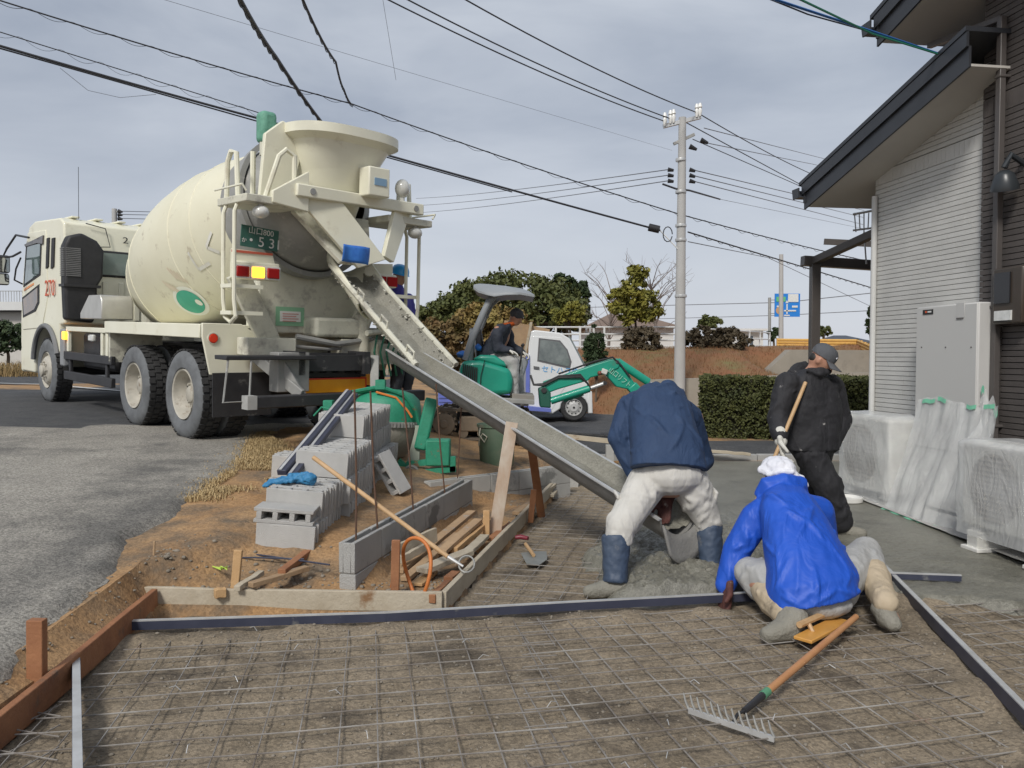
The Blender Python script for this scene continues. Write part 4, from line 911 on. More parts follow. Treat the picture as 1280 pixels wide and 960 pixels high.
# trowel
t = thing('shovel_trowel', 'steel trowel with red grip and wooden shaft lying on the mesh', 'trowel', G(660,690,.02))
m = MB(); bp = [G(*q, .03) for q in ((651,691),(668,689),(683,689),(684,699),(674,706),(658,704))]; m.add(bp+[p-V(0,0,.005) for p in bp], [(5,4,3,2,1,0),(6,7,8,9,10,11)]+[(i,(i+1) % 6,6+(i+1) % 6,6+i) for i in range(6)]); m.build('blade', mat('trowel_steel', (.30,.31,.29), (.22,.225,.21), 6, .5, metal=.3), t)
m = MB(); m.tube([G(667,694,.045), G(657,680,.06)], .014, 8); m.build('shaft', wood_handle, t)
m = MB(); m.tube([G(644,672,.07), G(651,671,.075), G(660,673,.07)], [.016,.02,.016], 10); m.build('grip', mat('dark_red_plastic', (.20,.025,.04), rough=.4), t)
# rake
t = thing('rake', 'steel garden rake with worn wooden handle lying tines-up on the mesh', 'rake', G(910,905,.03))
ra, rb_ = G(861,888,.04), G(968,924,.03); m = MB(); m.beam(ra, rb_, .012, .022, ext=.0); m.build('head_bar', silver, t)
for k in range(13):
    p = lerp(ra, rb_, k/12); m = MB(); m.tube([p+V(0,0,.005), p+V(-.012,.01,.035), p+V(-.018,.02,.065)], [.006,.005,.003], 6); m.build('tine', steel_grey, t)
ha, hb = G(930,889,.055), G(1070,771,.10); hs = lerp(ha, hb, .14)
m = MB(); m.tube([lerp(ra, rb_, .52), lerp(ra, rb_, .55)+V(.03,.06,.02), ha], .007, 6); m.build('tang', black_m, t)
m = MB(); m.tube([ha, hs], [.013,.017], 10); m.build('socket', black_m, t)
m = MB(); m.tube([hs, lerp(ha, hb, .5), hb], [.016,.017,.016], 10); m.build('handle', mat('worn_red_handle', (.52,.27,.12), (.44,.20,.09), 9, .6, dirt=(.36,.085,.03), dsc=4, dth=.58), t)
m = MB(); m.tube([lerp(ha, hb, .13), lerp(ha, hb, .17)], .0185, 10); m.build('green_band', mat('green_band', (.10,.28,.16), rough=.6), t)
# wooden float
t = thing('wooden_float', 'yellow wooden plastering float lying beside the kneeling man', 'float', G(1028,790,.04))
fa, fb = G(1003,800,.06), G(1052,775,.07); m = MB(); m.beam(fa, fb, .10, .018); m.build('sole', mat('varnished_wood', (.66,.34,.08), (.55,.27,.06), 9, .4, coat=.3), t, bevel=.004)
m = MB(); q0, q1 = lerp(fa, fb, .1)+V(-.02,.05,.05), lerp(fa, fb, .75)+V(-.02,.04,.05); m.tube([q0, q1], .018, 8); m.tube([lerp(q0,q1,.3), lerp(q0,q1,.3)-V(-.02,.03,.05)], .012, 6); m.build('grip', wood_handle, t)
# bucket
bb = G(621,582,.20); t = thing('bucket', 'large dirty green plastic bucket standing on the soil behind the trough', 'bucket', bb)
m = MB(); m.lathe([(0,.01),(.19,.0),(.20,.02),(.222,.46),(.236,.465),(.236,.50),(.224,.50),(.216,.47),(.19,.05),(0,.04)], 32); m.build('pail', mat('bucket_green', (.10,.165,.11), (.15,.20,.14), 5, .6, dirt=(.24,.22,.17), dsc=4, dth=.56), t, world=False)
m = MB(); m.tube([V(-.19,-.13,.46), V(-.20,-.17,.38), V(-.14,-.20,.30), V(-.11,-.21,.36), V(-.16,-.19,.40), V(-.20,-.15,.33), V(-.21,-.12,.25)], .008, 6); m.build('rope', mat('pale_rope', (.6,.57,.46), rough=.9), t, world=False)
# drum mixer
mxp = G(478,612,.20); mxp = V(-1.40,8.75,zg(-1.40,8.75)+.0)
t = thing('drum_mixer', 'small green electric concrete mixer standing behind the block stack', 'concrete mixer', mxp)
gw = mat('worn_green_paint', (.02,.235,.135), (.035,.29,.18), 5, .55, bump=.4, dirt=(.22,.13,.075), dsc=5.5, dth=.60, dw=.05, grain=.06, gsc=40)
MXM = Matrix.Translation((.02,0,.345)) @ Euler((R(0), R(4), 0)).to_matrix().to_4x4()
m = MB(); m.lathe([(0,.385),(.16,.38),(.28,.345),(.35,.28),(.375,.17),(.38,.06)], 40, MXM); dr_ = m.build('drum', gw, t, world=False)
m = MB(); m.lathe([(.38,.06),(.395,.06),(.395,.0),(.38,.0)], 48, MXM)
for k in range(64): a_ = 2*math.pi*k/64; m.bx(.392,.408,-.009,.009,.005,.055, MXM @ Matrix.Rotation(a_,4,'Z'))
m.build('ring_gear', steel_grey, dr_, world=False)
m = MB(); m.lathe([(.38,.0),(.36,-.12),(.29,-.27),(.22,-.34),(0,-.35)], 40, MXM); m.build('lower_drum', mat('cement_coated', (.36,.34,.30), (.27,.25,.21), 5, .85, bump=.6), dr_, world=False)
def g2l(u, v, d=8.7): return P(u, v, d)-mxp
arc = [g2l(420,535,8.6), g2l(424,510,8.6), g2l(440,491,8.55), g2l(476,484,8.5), g2l(505,494,8.5), g2l(519,512,8.55), g2l(523,530,8.6)]
m = MB(); m.tube(arc, .045, 8, flat=.55); m.bx(arc[3].x-.05, arc[3].x+.05, arc[3].y-.05, arc[3].y+.05, arc[3].z-.02, arc[3].z+.08); m.build('yoke', gw, t, world=False)
m = MB(); m.tube([g2l(470,490,8.44), g2l(495,497,8.44), g2l(510,514,8.44), g2l(515,522,8.44)], .012, 6); m.build('orange_cord', mat('orange_cord', (.7,.22,.05), rough=.5), t, world=False)
m = MB(); a, b = g2l(540,498,8.5), g2l(525,562,8.45); m.beam(a, b, .13, .10, up=(0,1,0)); m.build('belt_guard', gw, t, world=False, bevel=.02)
m = MB(); a, b = g2l(523,532,8.5), g2l(516,596,8.45)
m.beam(a, b+V(0,0,.02), .06, .06, up=(0,1,0)); m.hexa([b+V(-.10,-.03,0), b+V(.06,-.03,0), b+V(.06,.03,0), b+V(-.10,.03,0), a+V(-.02,-.03,0), a+V(.03,-.03,0), a+V(.03,.03,0), a+V(-.02,.03,0)]); m.build('stand', mat('dusty_green', (.30,.36,.29), (.38,.38,.32), 7, .8), t, world=False)
a = g2l(548,565,8.35); m = MB(); m.box(a, (.25,.22,.27)); m.build('motor_box', gw, t, world=False, bevel=.015)
m = MB()
for (u0, v0), (u1, v1) in (((515,592),(566,586)), ((512,580),(560,575)), ((566,586),(566,574)), ((500,578),(515,592))): m.beam(g2l(u0,v0,8.3), g2l(u1,v1,8.3), .06, .06, ext=.03)
m.beam(g2l(425,600,8.9), g2l(515,592,8.3), .06, .06); m.build('base_frame', gw, t, world=False)
m = MB(); wc = g2l(514,592,8.2); m.lathe([(0,.03),(.05,.03),(.06,.02),(.075,.03),(.09,.02),(.09,-.02),(0,-.02)], 20, frame(wc, (1,0,0), (0,0,1))); m.build('wheel', mat('grey_wheel', (.3,.3,.28), (.2,.2,.19), 9, .8), t, world=False)
m = MB(); wc = g2l(432,600,8.9); m.lathe([(0,.03),(.09,.02),(.09,-.02),(0,-.02)], 20, frame(wc, (1,0,0), (0,0,1))); m.build('wheel', MATS['grey_wheel'], t, world=False)
m = MB(); m.box(g2l(411,513,8.6), (.10,.12,.22)); m.tube([g2l(392,520,8.5), g2l(402,509,8.5), g2l(418,513,8.5), g2l(424,530,8.5)], .012, 6); m.build('bearing_post', gw, t, world=False, bevel=.01)
# ================================================================ HOUSE, air conditioners, plastic sheets
white_tile = mat('pale_siding', (.60,.595,.57), (.54,.535,.51), 4, .75, bump=.5, bsc=90, rv=.04)
dark_tile = mat('brown_siding', (.105,.092,.085), (.075,.066,.062), 4, .75, bump=.5, bsc=90, rv=.10)
joint_m = mat('siding_joint', (.12,.115,.11), rough=.9); joint_d = mat('dark_joint', (.02,.019,.018), rough=.9)
trim_dark = mat('dark_fascia', (.028,.031,.037), (.035,.038,.045), 3, .45)
soffit_m = mat('soffit', (.50,.48,.44), (.45,.43,.40), 2, .8)
pipe_m = mat('taupe_pipe', (.095,.085,.08), (.08,.072,.068), 3, .4)
HL = V(4.15,7.0,0); HA = R(8.2)
house = thing('house', 'two-tone house with pale and dark brown siding and sloping black-edged eaves', 'house', HL, (0,0,HA))
HMI = (Matrix.Translation(HL) @ Matrix.Rotation(HA, 4, 'Z')).inverted()
def HX(u, v, x):
    a = HMI @ V(0,0,1.5); b = HMI @ P(u, v, 8); return a+(b-a)*((x-a.x)/(b.x-a.x))
def hb(m, name, mt, par=None, **k): return m.build(name, mt, par or house, world=False, **k)
def rz(y): return 3.185+(2.38-y)*.255                     # wall top under the sloping soffit
m = MB(); m.prism([(0,0),(1.65,0),(1.65,3.36),(0,rz(0))], .0, .2, MX); m.bx(.2,6,1.45,1.65,0,3.36); ww = hb(m, 'pale_wall', joint_m)
z = .10
while z < 3.8:
    m = MB(); sold = 3.30 < z < 3.42
    h = .135 if sold else .0425; ye = min(1.66, 2.38-(z-3.185)/.255)
    if ye > .05:
        y = 0; y_off = rnd.uniform(.05,.3)
        while y < ye-.002:
            L_ = .062 if sold else (y_off if y == 0 else rnd.choice((.225,.3,.38))); y1 = min(ye, y+L_); d_ = rnd.uniform(0,.002)
            m.bx(-.016-d_, .01, y+.0012, y1-.0012, z, z+h); y = y1
        hb(m, 'siding_course', white_tile, ww, ang=0)
    z += .145 if sold else .048
m = MB(); m.bx(-.05,.2,-5,0,0,5.4); dw = hb(m, 'brown_wall', joint_d)
z = .10
while z < 5.2:
    m = MB(); sold = 3.52 < z < 3.64; h = .15 if sold else .043; y = -3.2
    while y < -.001:
        L_ = .07 if sold else rnd.choice((.3,.38,.45)); y1 = min(0, y+L_); d_ = rnd.uniform(0,.004); m.bx(-.076-d_, -.04, y+.0015, y1-.0015, z, z+h); y = y1
    m.bx(-.072,.06,.001,.012,z,z+h)
    hb(m, 'siding_course', dark_tile, dw, ang=0); z += .16 if sold else .05
# lower roof (slopes down to the far eave)
def roof(ytip, ztip, slope, x0, x1, yend, tag_):
    def zt(y): return ztip+(ytip-y)*slope
    m = MB(); m.prism([(ytip+.05,zt(ytip+.05)+.02),(yend,zt(yend)+.02),(yend,zt(yend)+.06),(ytip+.05,zt(ytip+.05)+.06)], x0-.02, x1, MX); rf = hb(m, 'roof', trim_dark)
    m = MB(); m.prism([(ytip,zt(ytip)+.015),(yend,zt(yend)+.015),(yend,zt(yend)-.105),(ytip,zt(ytip)-.105)], x0-.012, x0+.012, MX); hb(m, 'barge_board', trim_dark, rf)
    m = MB(); m.prism([(ytip-.015,zt(ytip)-.10),(yend,zt(yend)-.10),(yend,zt(yend)-.27),(ytip-.015,zt(ytip)-.27)], x0+.014, x0+.034, MX); hb(m, 'barge_trim', trim_dark, rf)
    m = MB(); m.prism([(ytip-.06,zt(ytip-.06)-.245),(yend,zt(yend)-.245),(yend,zt(yend)-.265),(ytip-.06,zt(ytip-.06)-.265)], x0+.034, .6, MX); hb(m, 'soffit', soffit_m, rf)
    m = MB(); m.bx(x0, x1, ytip-.05, ytip-.02, zt(ytip)-.2, zt(ytip)+.01); hb(m, 'eave_fascia', trim_dark, rf)
    m = MB(); gz = zt(ytip)-.13; m.prism([(ytip-.015,gz),(ytip+.10,gz-.005),(ytip+.125,gz+.10),(ytip+.115,gz+.10),(ytip+.09,gz+.01),(ytip-.01,gz+.012)], x0-.05, x1, MX); hb(m, 'gutter', trim_dark, rf)
    m = MB(); m.prism([(ytip-.02,gz-.006),(ytip+.105,gz-.01),(ytip+.13,gz+.105),(ytip-.02,gz+.105)], x0-.062, x0-.045, MX); hb(m, 'gutter_end', trim_dark, rf)
    return rf
roof(2.38, 3.455, .255, -.47, 5, -.30, 'lower'); roof(.80, 4.70, .26, -.60, 5, -4.5, 'upper')
# downpipe, meter, lamp
m = MB(); m.beam((-.14,-.27,.1), (-.14,-.27,4.30), .055, .055, up=(0,1,0)); m.beam((-.14,-.27,4.29), (-.16,.62,4.40), .05, .05)
for z in (.9, 1.9, 2.9, 3.8): m.bx(-.175,-.07,-.305,-.235,z,z+.025)
hb(m, 'downpipe', pipe_m, bevel=.006)
m = MB(); m.bx(-.20,-.06,-.62,-.30,1.76,2.22); mb_ = hb(m, 'meter_box', mat('brown_box', (.06,.045,.035), (.05,.04,.03), 4, .3), bevel=.015)
m = MB(); m.bx(-.212,-.195,-.50,-.33,1.93,2.18); hb(m, 'meter_window', mat('smoked_glass', (.02,.02,.022), rough=.08), mb_)
m = MB(); m.bx(-.215,-.19,-.52,-.34,1.79,1.87); hb(m, 'meter_label', ltr_white, mb_)
m = MB(); m.lathe([(0,0),(.03,0),(.07,-.03),(.105,-.13),(.105,-.16),(.095,-.15),(0,-.145)], 20, Matrix.Translation((-.24,-.45,3.0)) @ Euler((R(10),R(-12),0)).to_matrix().to_4x4()); m.tube([V(-.07,-.47,3.05), V(-.2,-.47,3.12), V(-.24,-.45,3.02)], .025, 8); wl_ = hb(m, 'wall_lamp', mat('lamp_black', (.03,.035,.04), rough=.35))
m = MB(); m.lathe([(0,-.158),(.09,-.156)], 20, Matrix.Translation((-.24,-.45,3.0)) @ Euler((R(10),R(-12),0)).to_matrix().to_4x4()); hb(m, 'lamp_lens', lamp_off, wl_)
m = MB(); m.tube([V(-.05,1.62,0), V(-.05,1.62,3.2)], .03, 10); hb(m, 'corner_pipe', mat('pale_pipe', (.6,.6,.58), rough=.5))
m = MB(); m.bx(-.075,-.02,-.06,.0,3.98,4.02); m.bx(-.075,-.02,-.05,.02,3.84,3.875); hb(m, 'cable_bracket', silver)
# fill the house behind so it stands as a volume
m = MB(); m.bx(.2,6,-5,.1,0,5.4); hb(m, 'house_body', dark_tile)
# --- hot-water tank cabinet
tk = thing('water_heater', 'tall grey water heater cabinet against the pale siding', 'water heater', HL+V(0,0,0), (0,0,HA))
grey_cab = mat('grey_cabinet', (.53,.525,.505), (.50,.495,.48), 2, .5)
m = MB(); m.bx(-.27,-.03,-.235,.575,.12,1.955); m.build('cabinet', grey_cab, tk, world=False, bevel=.012)
m = MB(); m.bx(-.278,-.268,-.225,.565,.66,1.945); m.build('front_panel', mat('grey_cabinet_front', (.54,.535,.515), rough=.45), tk, world=False, bevel=.004)
q = HX(1160,390,-.28); m = MB(); m.bx(-.283,-.277,q.y-.07,q.y+.07,q.z-.022,q.z+.022); lb_ = m.build('brand_label', ltr_black, tk, world=False)
m = MB(); m.bx(-.285,-.282,q.y+.01,q.y+.035,q.z-.008,q.z+.01); m.build('brand_mark', ltr_red, lb_, world=False); m = MB(); m.bx(-.285,-.282,q.y-.05,q.y+.0,q.z-.006,q.z+.008); m.build('brand_lettering', ltr_white, lb_, world=False)
q = HX(1200,387,-.28); m = MB(); m.bx(-.281,-.277,q.y-.055,q.y+.05,q.z-.07,q.z+.06); m.build('service_flap', grey_cab, tk, world=False, bevel=.002)
m = MB(); m.bx(-.286,-.28,q.y-.045,q.y+.04,q.z-.08,q.z-.073); m.build('flap_lip', joint_m, tk, world=False)
for u, v in ((1152,434),(1182,434),(1214,434)): q = HX(u,v,-.28); m = MB(); m.cyl((-.284,q.y,q.z), (-.276,q.y,q.z), .006, n=8); m.build('screw', joint_m, tk, world=False)
m = MB(); 
for y in (-.15,.45): m.bx(-.27,-.05,y-.05,y+.05,0,.125)
m.build('leg', grey_cab, tk, world=False)
# --- outdoor units
ac_m = mat('ac_casing', (.62,.61,.57), (.58,.57,.53), 2, .5)
def ac(name, label, x, y, w_, d_, h, z0):
    t = thing(name, label, 'air conditioner', HL+Matrix.Rotation(HA,3,'Z') @ V(x,y,0), (0,0,HA)); 
    m = MB(); m.bx(0,d_,-w_,0,z0,z0+h); m.build('casing', ac_m, t, world=False, bevel=.02, seg=3)
    m = MB(); cy, cz, r_ = -w_*.40, z0+h*.5, h*.40
    for k in range(14): zz = cz-r_+2*r_*(k+.5)/14; hw = math.sqrt(max(0, r_*r_-(zz-cz)**2)); m.bx(-.012,-.004,cy-hw,cy+hw,zz-.005,zz+.005)
    for k in range(14): yy = cy-r_+2*r_*(k+.5)/14; hw = math.sqrt(max(0, r_*r_-(yy-cy)**2)); m.bx(-.010,-.002,yy-.004,yy+.004,cz-hw,cz+hw)
    m.build('fan_grille', mat('grille', (.34,.31,.27), rough=.5), t, world=False)
    m = MB(); m.lathe([(0,0),(r_,0)], 32, frame((-.0015,cy,cz), (0,-1,0), (0,0,1))); m.build('fan_opening', mat('fan_shade', (.26,.25,.23), rough=.8), t, world=False)
    for yy in (-.12, -w_+.12):
        m = MB(); m.bx(.02,d_-.02,yy-.05,yy+.05,z0-.05,z0); m.build('foot', grey_cab, t, world=False)
    return t
a1 = ac('outdoor_unit', 'boxy air conditioner unit wrapped in plastic in front of the pale siding', -.50,1.42,.80,.30,.72,.17)
a3 = ac('outdoor_unit', 'pale air conditioner unit under torn plastic on white plinth blocks', -.88,-.86,.85,.34,.62,.24)
def plinth(x, y, lab):
    t = thing('plinth_block', lab, 'plinth block', HL+Matrix.Rotation(HA,3,'Z') @ V(x,y,0.06), (0,0,HA)); m = MB()
    m.bx(-.06,.44,-.09,.09,.0,.03); m.build('base_plate', mat('white_plastic', (.72,.71,.67), rough=.5), t, world=False, bevel=.006)
    m = MB()
    for k in range(4): m.bx(-.02+.1*k,.07+.1*k,-.05,-.035,.03,.13); m.bx(-.02+.1*k,.07+.1*k,.035,.05,.03,.13)
    for k in range(5): m.bx(-.035+.1*k,-.02+.1*k,-.05,.05,.03,.13)
    m.bx(-.035,.38,-.06,.06,.13,.145); m.build('ribbed_block', MATS['white_plastic'], t, world=False)
plinth(-.86,-1.0,'white ribbed plastic plinth block under the torn-plastic air conditioner, kerb end'); plinth(-.86,-1.6,'white ribbed plastic plinth block under the torn-plastic air conditioner, lamp end')
# --- plastic sheeting
def plastic_mat():
    m = bpy.data.materials.new('plastic_film'); m.use_nodes = True; t = m.node_tree; b = t.nodes['Principled BSDF']; N = t.nodes.new; L = t.links.new
    b.inputs['Base Color'].default_value = (.80,.81,.80,1); b.inputs['Roughness'].default_value = .22; b.inputs['Transmission Weight'].default_value = .25; b.inputs['IOR'].default_value = 1.05; b.inputs['Specular IOR Level'].default_value = .9
    tc = N('ShaderNodeTexCoord'); n = N('ShaderNodeTexNoise'); n.inputs['Scale'].default_value = 3.2; n.inputs['Detail'].default_value = 4; L(tc.outputs['Object'], n.inputs['Vector'])
    r = N('ShaderNodeMapRange'); r.inputs[1].default_value = .3; r.inputs[2].default_value = .7; r.inputs[3].default_value = .44; r.inputs[4].default_value = .70; L(n.outputs['Fac'], r.inputs[0]); L(r.outputs[0], b.inputs['Alpha'])
    w_ = N('ShaderNodeTexNoise'); w_.inputs['Scale'].default_value = 3.2; w_.inputs['Detail'].default_value = 2; w_.inputs['Distortion'].default_value = 1.5; mp = N('ShaderNodeMapping'); mp.inputs['Scale'].default_value = (1,1.7,.7); mp.inputs['Rotation'].default_value = (.5,0,0); L(tc.outputs['Object'], mp.inputs[0]); L(mp.outputs[0], w_.inputs['Vector'])
    bp = N('ShaderNodeBump'); bp.inputs['Distance'].default_value = .022; rd = N('ShaderNodeMath'); rd.operation = 'PINGPONG'; rd.inputs[1].default_value = .13; L(w_.outputs['Fac'], rd.inputs[0]); L(rd.outputs[0], bp.inputs['Height']); L(bp.outputs[0], b.inputs['Normal']); return m
film = plastic_mat(); tape = mat('green_tape', (.22,.60,.40), (.18,.52,.34), 9, .6)
def fold(a, b, s): return .008*math.sin(a*9+5*noise.noise(V(a*2,b*2.5,s)))*b+.022*noise.noise(V(a*4,b*2.5,s))+.006*noise.noise(V(a*12,b*7,s))
def film_box(name, label, x0, x1, y0, y1, z0, z1, seed, slump=.06, openback=True):
    t = thing(name, label, 'plastic sheet', HL+Matrix.Rotation(HA,3,'Z') @ V((x0+x1)/2,(y0+y1)/2,0), (0,0,HA)); cx, cy = (x0+x1)/2, (y0+y1)/2; m = MB(); n = 56
    def pr(u, v):
        a = u*2*math.pi; ca, sa = math.cos(a), math.sin(a); e = .28
        px = math.copysign(abs(ca)**e, ca)*(x1-x0)/2; py = math.copysign(abs(sa)**e, sa)*(y1-y0)/2
        if v < .18: k = (v/.18)**.45; return V(px*k, py*k, z1+.012-.02*(v/.18)**6+.01*noise.noise(V(px*6*k,py*6*k,seed)))
        w_ = (v-.18)/.82; g_ = 1+slump*w_*w_; f_ = fold(u*2.2, w_, seed); return V(px*g_+f_*ca, py*g_+f_*sa, lerp(z1-.01, z0+.03*noise.noise(V(u*7,0,seed)), w_))
    m.sheet(lambda u, v: pr(u, v), n, 26); m.build('film', film, t, world=False, ang=180); return t
film_box('plastic_sheet', 'clear plastic wrapping the boxy unit by the pale siding', -.55,-.16,.56,1.46,.06,.92,3)
film_box('plastic_sheet', 'torn clear plastic covering the unit on white plinths', -.93,-.50,-1.76,-.82,.18,.875,8,.03)
t = thing('plastic_sheet', 'clear plastic sheet hanging from the water heater cabinet with green tape', 'plastic sheet', HL, (0,0,HA))
def hang(u, v):
    y = lerp(-.50,.50,u); zt_ = 1.10-.03*math.sin(u*6.3)+.03*noise.noise(V(u*8,0,2)); zb = .075; w_ = v
    x = -.29-.30*w_**1.3+fold(u*2, .25+w_, 5)*1.1-.05*math.sin(math.pi*u)*w_
    return V(x, y+.05*(u-.5)*w_, lerp(zt_, zb, v))
m = MB(); m.sheet(hang, 60, 40); m.build('film', film, t, world=False, ang=180)
for u0, u1, v0 in ((.03,.14,-.02),(.24,.36,.0),(.60,.72,.02),(.75,.93,.03)): m = MB(); m.sheet(lambda a, b: hang(lerp(u0,u1,a), max(0,v0)+.035*b)+V(-.008,0,.02), 6, 2); m.build('tape', tape, t, world=False)
m = MB(); m.sheet(lambda a, b: hang(lerp(.02,1.0,a), 1)+V(-.02-.025*b,0,-.0+.012*(1-b)), 30, 1); m.build('tape', tape, t, world=False)
m = MB()                                                # loose flapping corner taped to the brown wall
def cor(u, v): return V(-.24-.10*v+.06*math.sin(u*9+v*3)*v, lerp(-.27,-.44,u)-.06*v*u+.02*math.sin(v*7), 1.20-.10*u-.42*v+.1*u*v+.04*math.sin(u*12))
m.sheet(cor, 18, 18); m.build('film_corner', film, t, world=False, ang=180)
m = MB(); m.sheet(lambda a, b: cor(.0+.2*a, 0)+V(-.02,0,.03-.06*b), 4, 2); m.build('tape', tape, t, world=False); m = MB(); m.sheet(lambda a, b: cor(.75+.3*a, 0)+V(-.02,-.01,-.02-.06*b), 4, 2); m.build('tape', tape, t, world=False)
# --- service tray by the kerb, stones
m = MB(); tc_ = G(1058,626,.08); m.lathe([(0,.02),(.10,.02),(.13,.045),(.15,.04),(.15,.0),(0,0)], 24, Matrix.Translation(tc_)); tag(m.build('manhole_ring', MATS['white_plastic']), 'white plastic drain cover ring beside the wrapped unit', 'drain cover')
for k in range(9):
    p = G(rnd.uniform(1062,1085), rnd.uniform(598,612), .08); r_ = rnd.uniform(.03,.06); m = MB(); m.ell(p+V(0,0,.01), (r_,r_*.8,r_*.6), (0,0,k), 8, 6); o = m.build('rubble_stone', stone_m if k % 3 else wood_red, ang=60); crumple(o, .03, .04); tag(o, 'lump of rubble between the kerb and the wrapped unit', 'rubble', 'rubble by the kerb')
m = MB(); tag(m.sheet(lambda u, v: V(lerp(3.52,3.98,u)-.1*v, lerp(5.2,8.6,v), .088+.006*noise.noise(V(u*5,v*20,0))), 8, 40).build('concrete_apron', mat('cured_concrete', (.44,.43,.41), (.36,.355,.34), 3, .9, bump=.6), base=False), kind='structure')
# --- terrace frame
cp = thing('terrace_frame', 'dark brown terrace roof frame with one post behind the standing man', 'terrace frame', (3.78,10,0))
br_m = mat('bronze_aluminium', (.085,.075,.068), (.07,.062,.057), 3, .4)
m = MB(); a = P(1019,330,10.0); m.beam((a.x,a.y,0), (a.x,a.y,a.z), .11, .11, up=(0,1,0)); m.build('post', br_m, cp, bevel=.006)
m = MB(); m.beam(P(1003,326,10.0), P(1110,333,10.1), .12, .12); m.build('front_beam', br_m, cp, bevel=.006)
m = MB(); m.beam(P(1016,327,10.0), P(1112,283,8.9), .09, .09); m.build('side_beam', br_m, cp, bevel=.006)
m = MB(); m.beam(P(1030,302,11.5), P(1110,306,11.3), .05, .08); m.build('rafter', br_m, cp)
m = MB()
for k in range(5): m.tube([P(1068+6*k,266,9.6), P(1070+5*k,290-3*(k % 2),9.6)], .008, 5)
m.tube([P(1066,268,9.6), P(1098,262,9.5)], .014, 6); m.tube([P(1066,288,9.6), P(1098,284,9.5)], .012, 6); m.tube([P(1080,290,9.6), P(1083,330,9.6)], .01, 5)
tag(m.build('cable_rack', silver), 'small galvanised cable rack under the lower eave', 'bracket')
# ================================================================ BACKGROUND: hedge, trees, railings, poles, wires, far buildings
bark = mat('bark', (.16,.12,.085), (.10,.075,.055), 6, .95, bump=.8)
def leafmat(n, c, c2, sc=2.5): return mat(n, c, c2, sc, .65, rv=0, spec=.3)
def leaves(m, clumps, per, ls, rg, flat=.75):
    for c, r_ in clumps:
        for _ in range(per):
            d = V(rg.gauss(0,1), rg.gauss(0,1), rg.gauss(0,1)).normalized()*rg.random()**.4; p = c+V(d.x*r_, d.y*r_, d.z*r_*flat)
            n_ = (d+V(rg.gauss(0,.6), rg.gauss(0,.6), rg.gauss(.3,.6))).normalized(); t_ = n_.orthogonal().normalized(); t_ = Matrix.Rotation(rg.uniform(0,6.28), 3, n_) @ t_; b_ = n_.cross(t_); s_ = ls*rg.uniform(.6,1.3)
            m.add([p-t_*s_, p+b_*s_*.5, p+t_*s_, p-b_*s_*.5], [(0,1,2,3)])
def tree(name, label, base, cen, rad, lm, n=60, per=55, ls=.08, trunk=.12, seed=1, shell=.75, cat='tree', group=None, limbs=6, low=-.9):
    rg = random.Random(seed); t = thing(name, label, cat, base, group=group); base, cen = Vector(base), Vector(cen); cl = []
    for _ in range(n):
        while True:
            d = V(rg.gauss(0,1), rg.gauss(0,1), rg.gauss(0,1)).normalized()
            if d.z > low: break
        k = shell+(1-shell)*rg.random() if rg.random() < .8 else rg.random()*shell
        cl.append((cen+V(d.x*rad[0]*k, d.y*rad[1]*k, d.z*rad[2]*k), min(rad)*rg.uniform(.16,.34)))
    m = MB(); leaves(m, cl, per, ls, rg); m.build('crown', lm, t, ang=0)
    m = MB(); m.tube([base-V(0,0,.2), lerp(base, cen, .5)+V(.05,0,0), cen], [trunk, trunk*.75, trunk*.35], 8)
    for k in range(limbs): c = cl[k*3 % len(cl)][0]; s_ = lerp(base, cen, rg.uniform(.35,.8)); m.tube([s_, lerp(s_, c, .5)+V(0,0,.1), c], [trunk*.4, trunk*.25, trunk*.08], 5)
    m.build('trunk', bark, t); return t
olive = leafmat('olive_leaves', (.125,.135,.042), (.06,.075,.024)); dkgreen = leafmat('dark_leaves', (.03,.05,.022), (.055,.08,.032)); ylw = leafmat('yellow_green_leaves', (.27,.235,.04), (.13,.14,.03), 1.6)
oliveb = leafmat('olive_brown_leaves', (.25,.21,.06), (.22,.13,.05), 1.2); brownl = leafmat('brown_twigs', (.11,.085,.05), (.07,.055,.035), 2); hedge_l = leafmat('hedge_leaves', (.10,.105,.032), (.038,.048,.016), 5)
# hedge beside the lane: leafy box
ha_, hb_ = V(2.98,12.75,0), V(5.9,11.75,0); hd = (hb_-ha_).normalized(); hn = V(-hd.y,hd.x,0)
t = thing('hedge', 'clipped dark green hedge beside the lane behind the standing man', 'hedge', lerp(ha_,hb_,.5)+V(0,0,.15)); rg = random.Random(5); m = MB(); L_ = (hb_-ha_).length
for _ in range(15000):
    s_ = rg.uniform(0,L_); f = rg.random(); zz = rg.uniform(.0,1.0)
    if f < .62: w_ = -.02+abs(rg.gauss(0,.07))
    elif f < .85: w_ = rg.uniform(0,.8); zz = 1.0-abs(rg.gauss(0,.05))
    else: s_ = abs(rg.gauss(0,.05)) if rg.random() < .6 else L_-abs(rg.gauss(0,.05)); w_ = rg.uniform(0,.8)
    p = ha_+hd*s_+hn*w_+V(0,0,.18+zz); p += V(.6,1,1)*.07*noise.noise(p*2.2)+V(.3,.6,1)*.03*noise.noise(p*7)
    n_ = V(rg.gauss(0,.7),rg.gauss(-.6,.7),rg.gauss(.4,.6)).normalized(); a = Matrix.Rotation(rg.uniform(0,6.3),3,n_) @ n_.orthogonal().normalized(); b = n_.cross(a); q = .028*rg.uniform(.6,1.3); m.add([p-a*q,p+b*q*.55,p+a*q,p-b*q*.55],[(0,1,2,3)])
m.build('foliage', hedge_l, t, ang=0); m = MB()
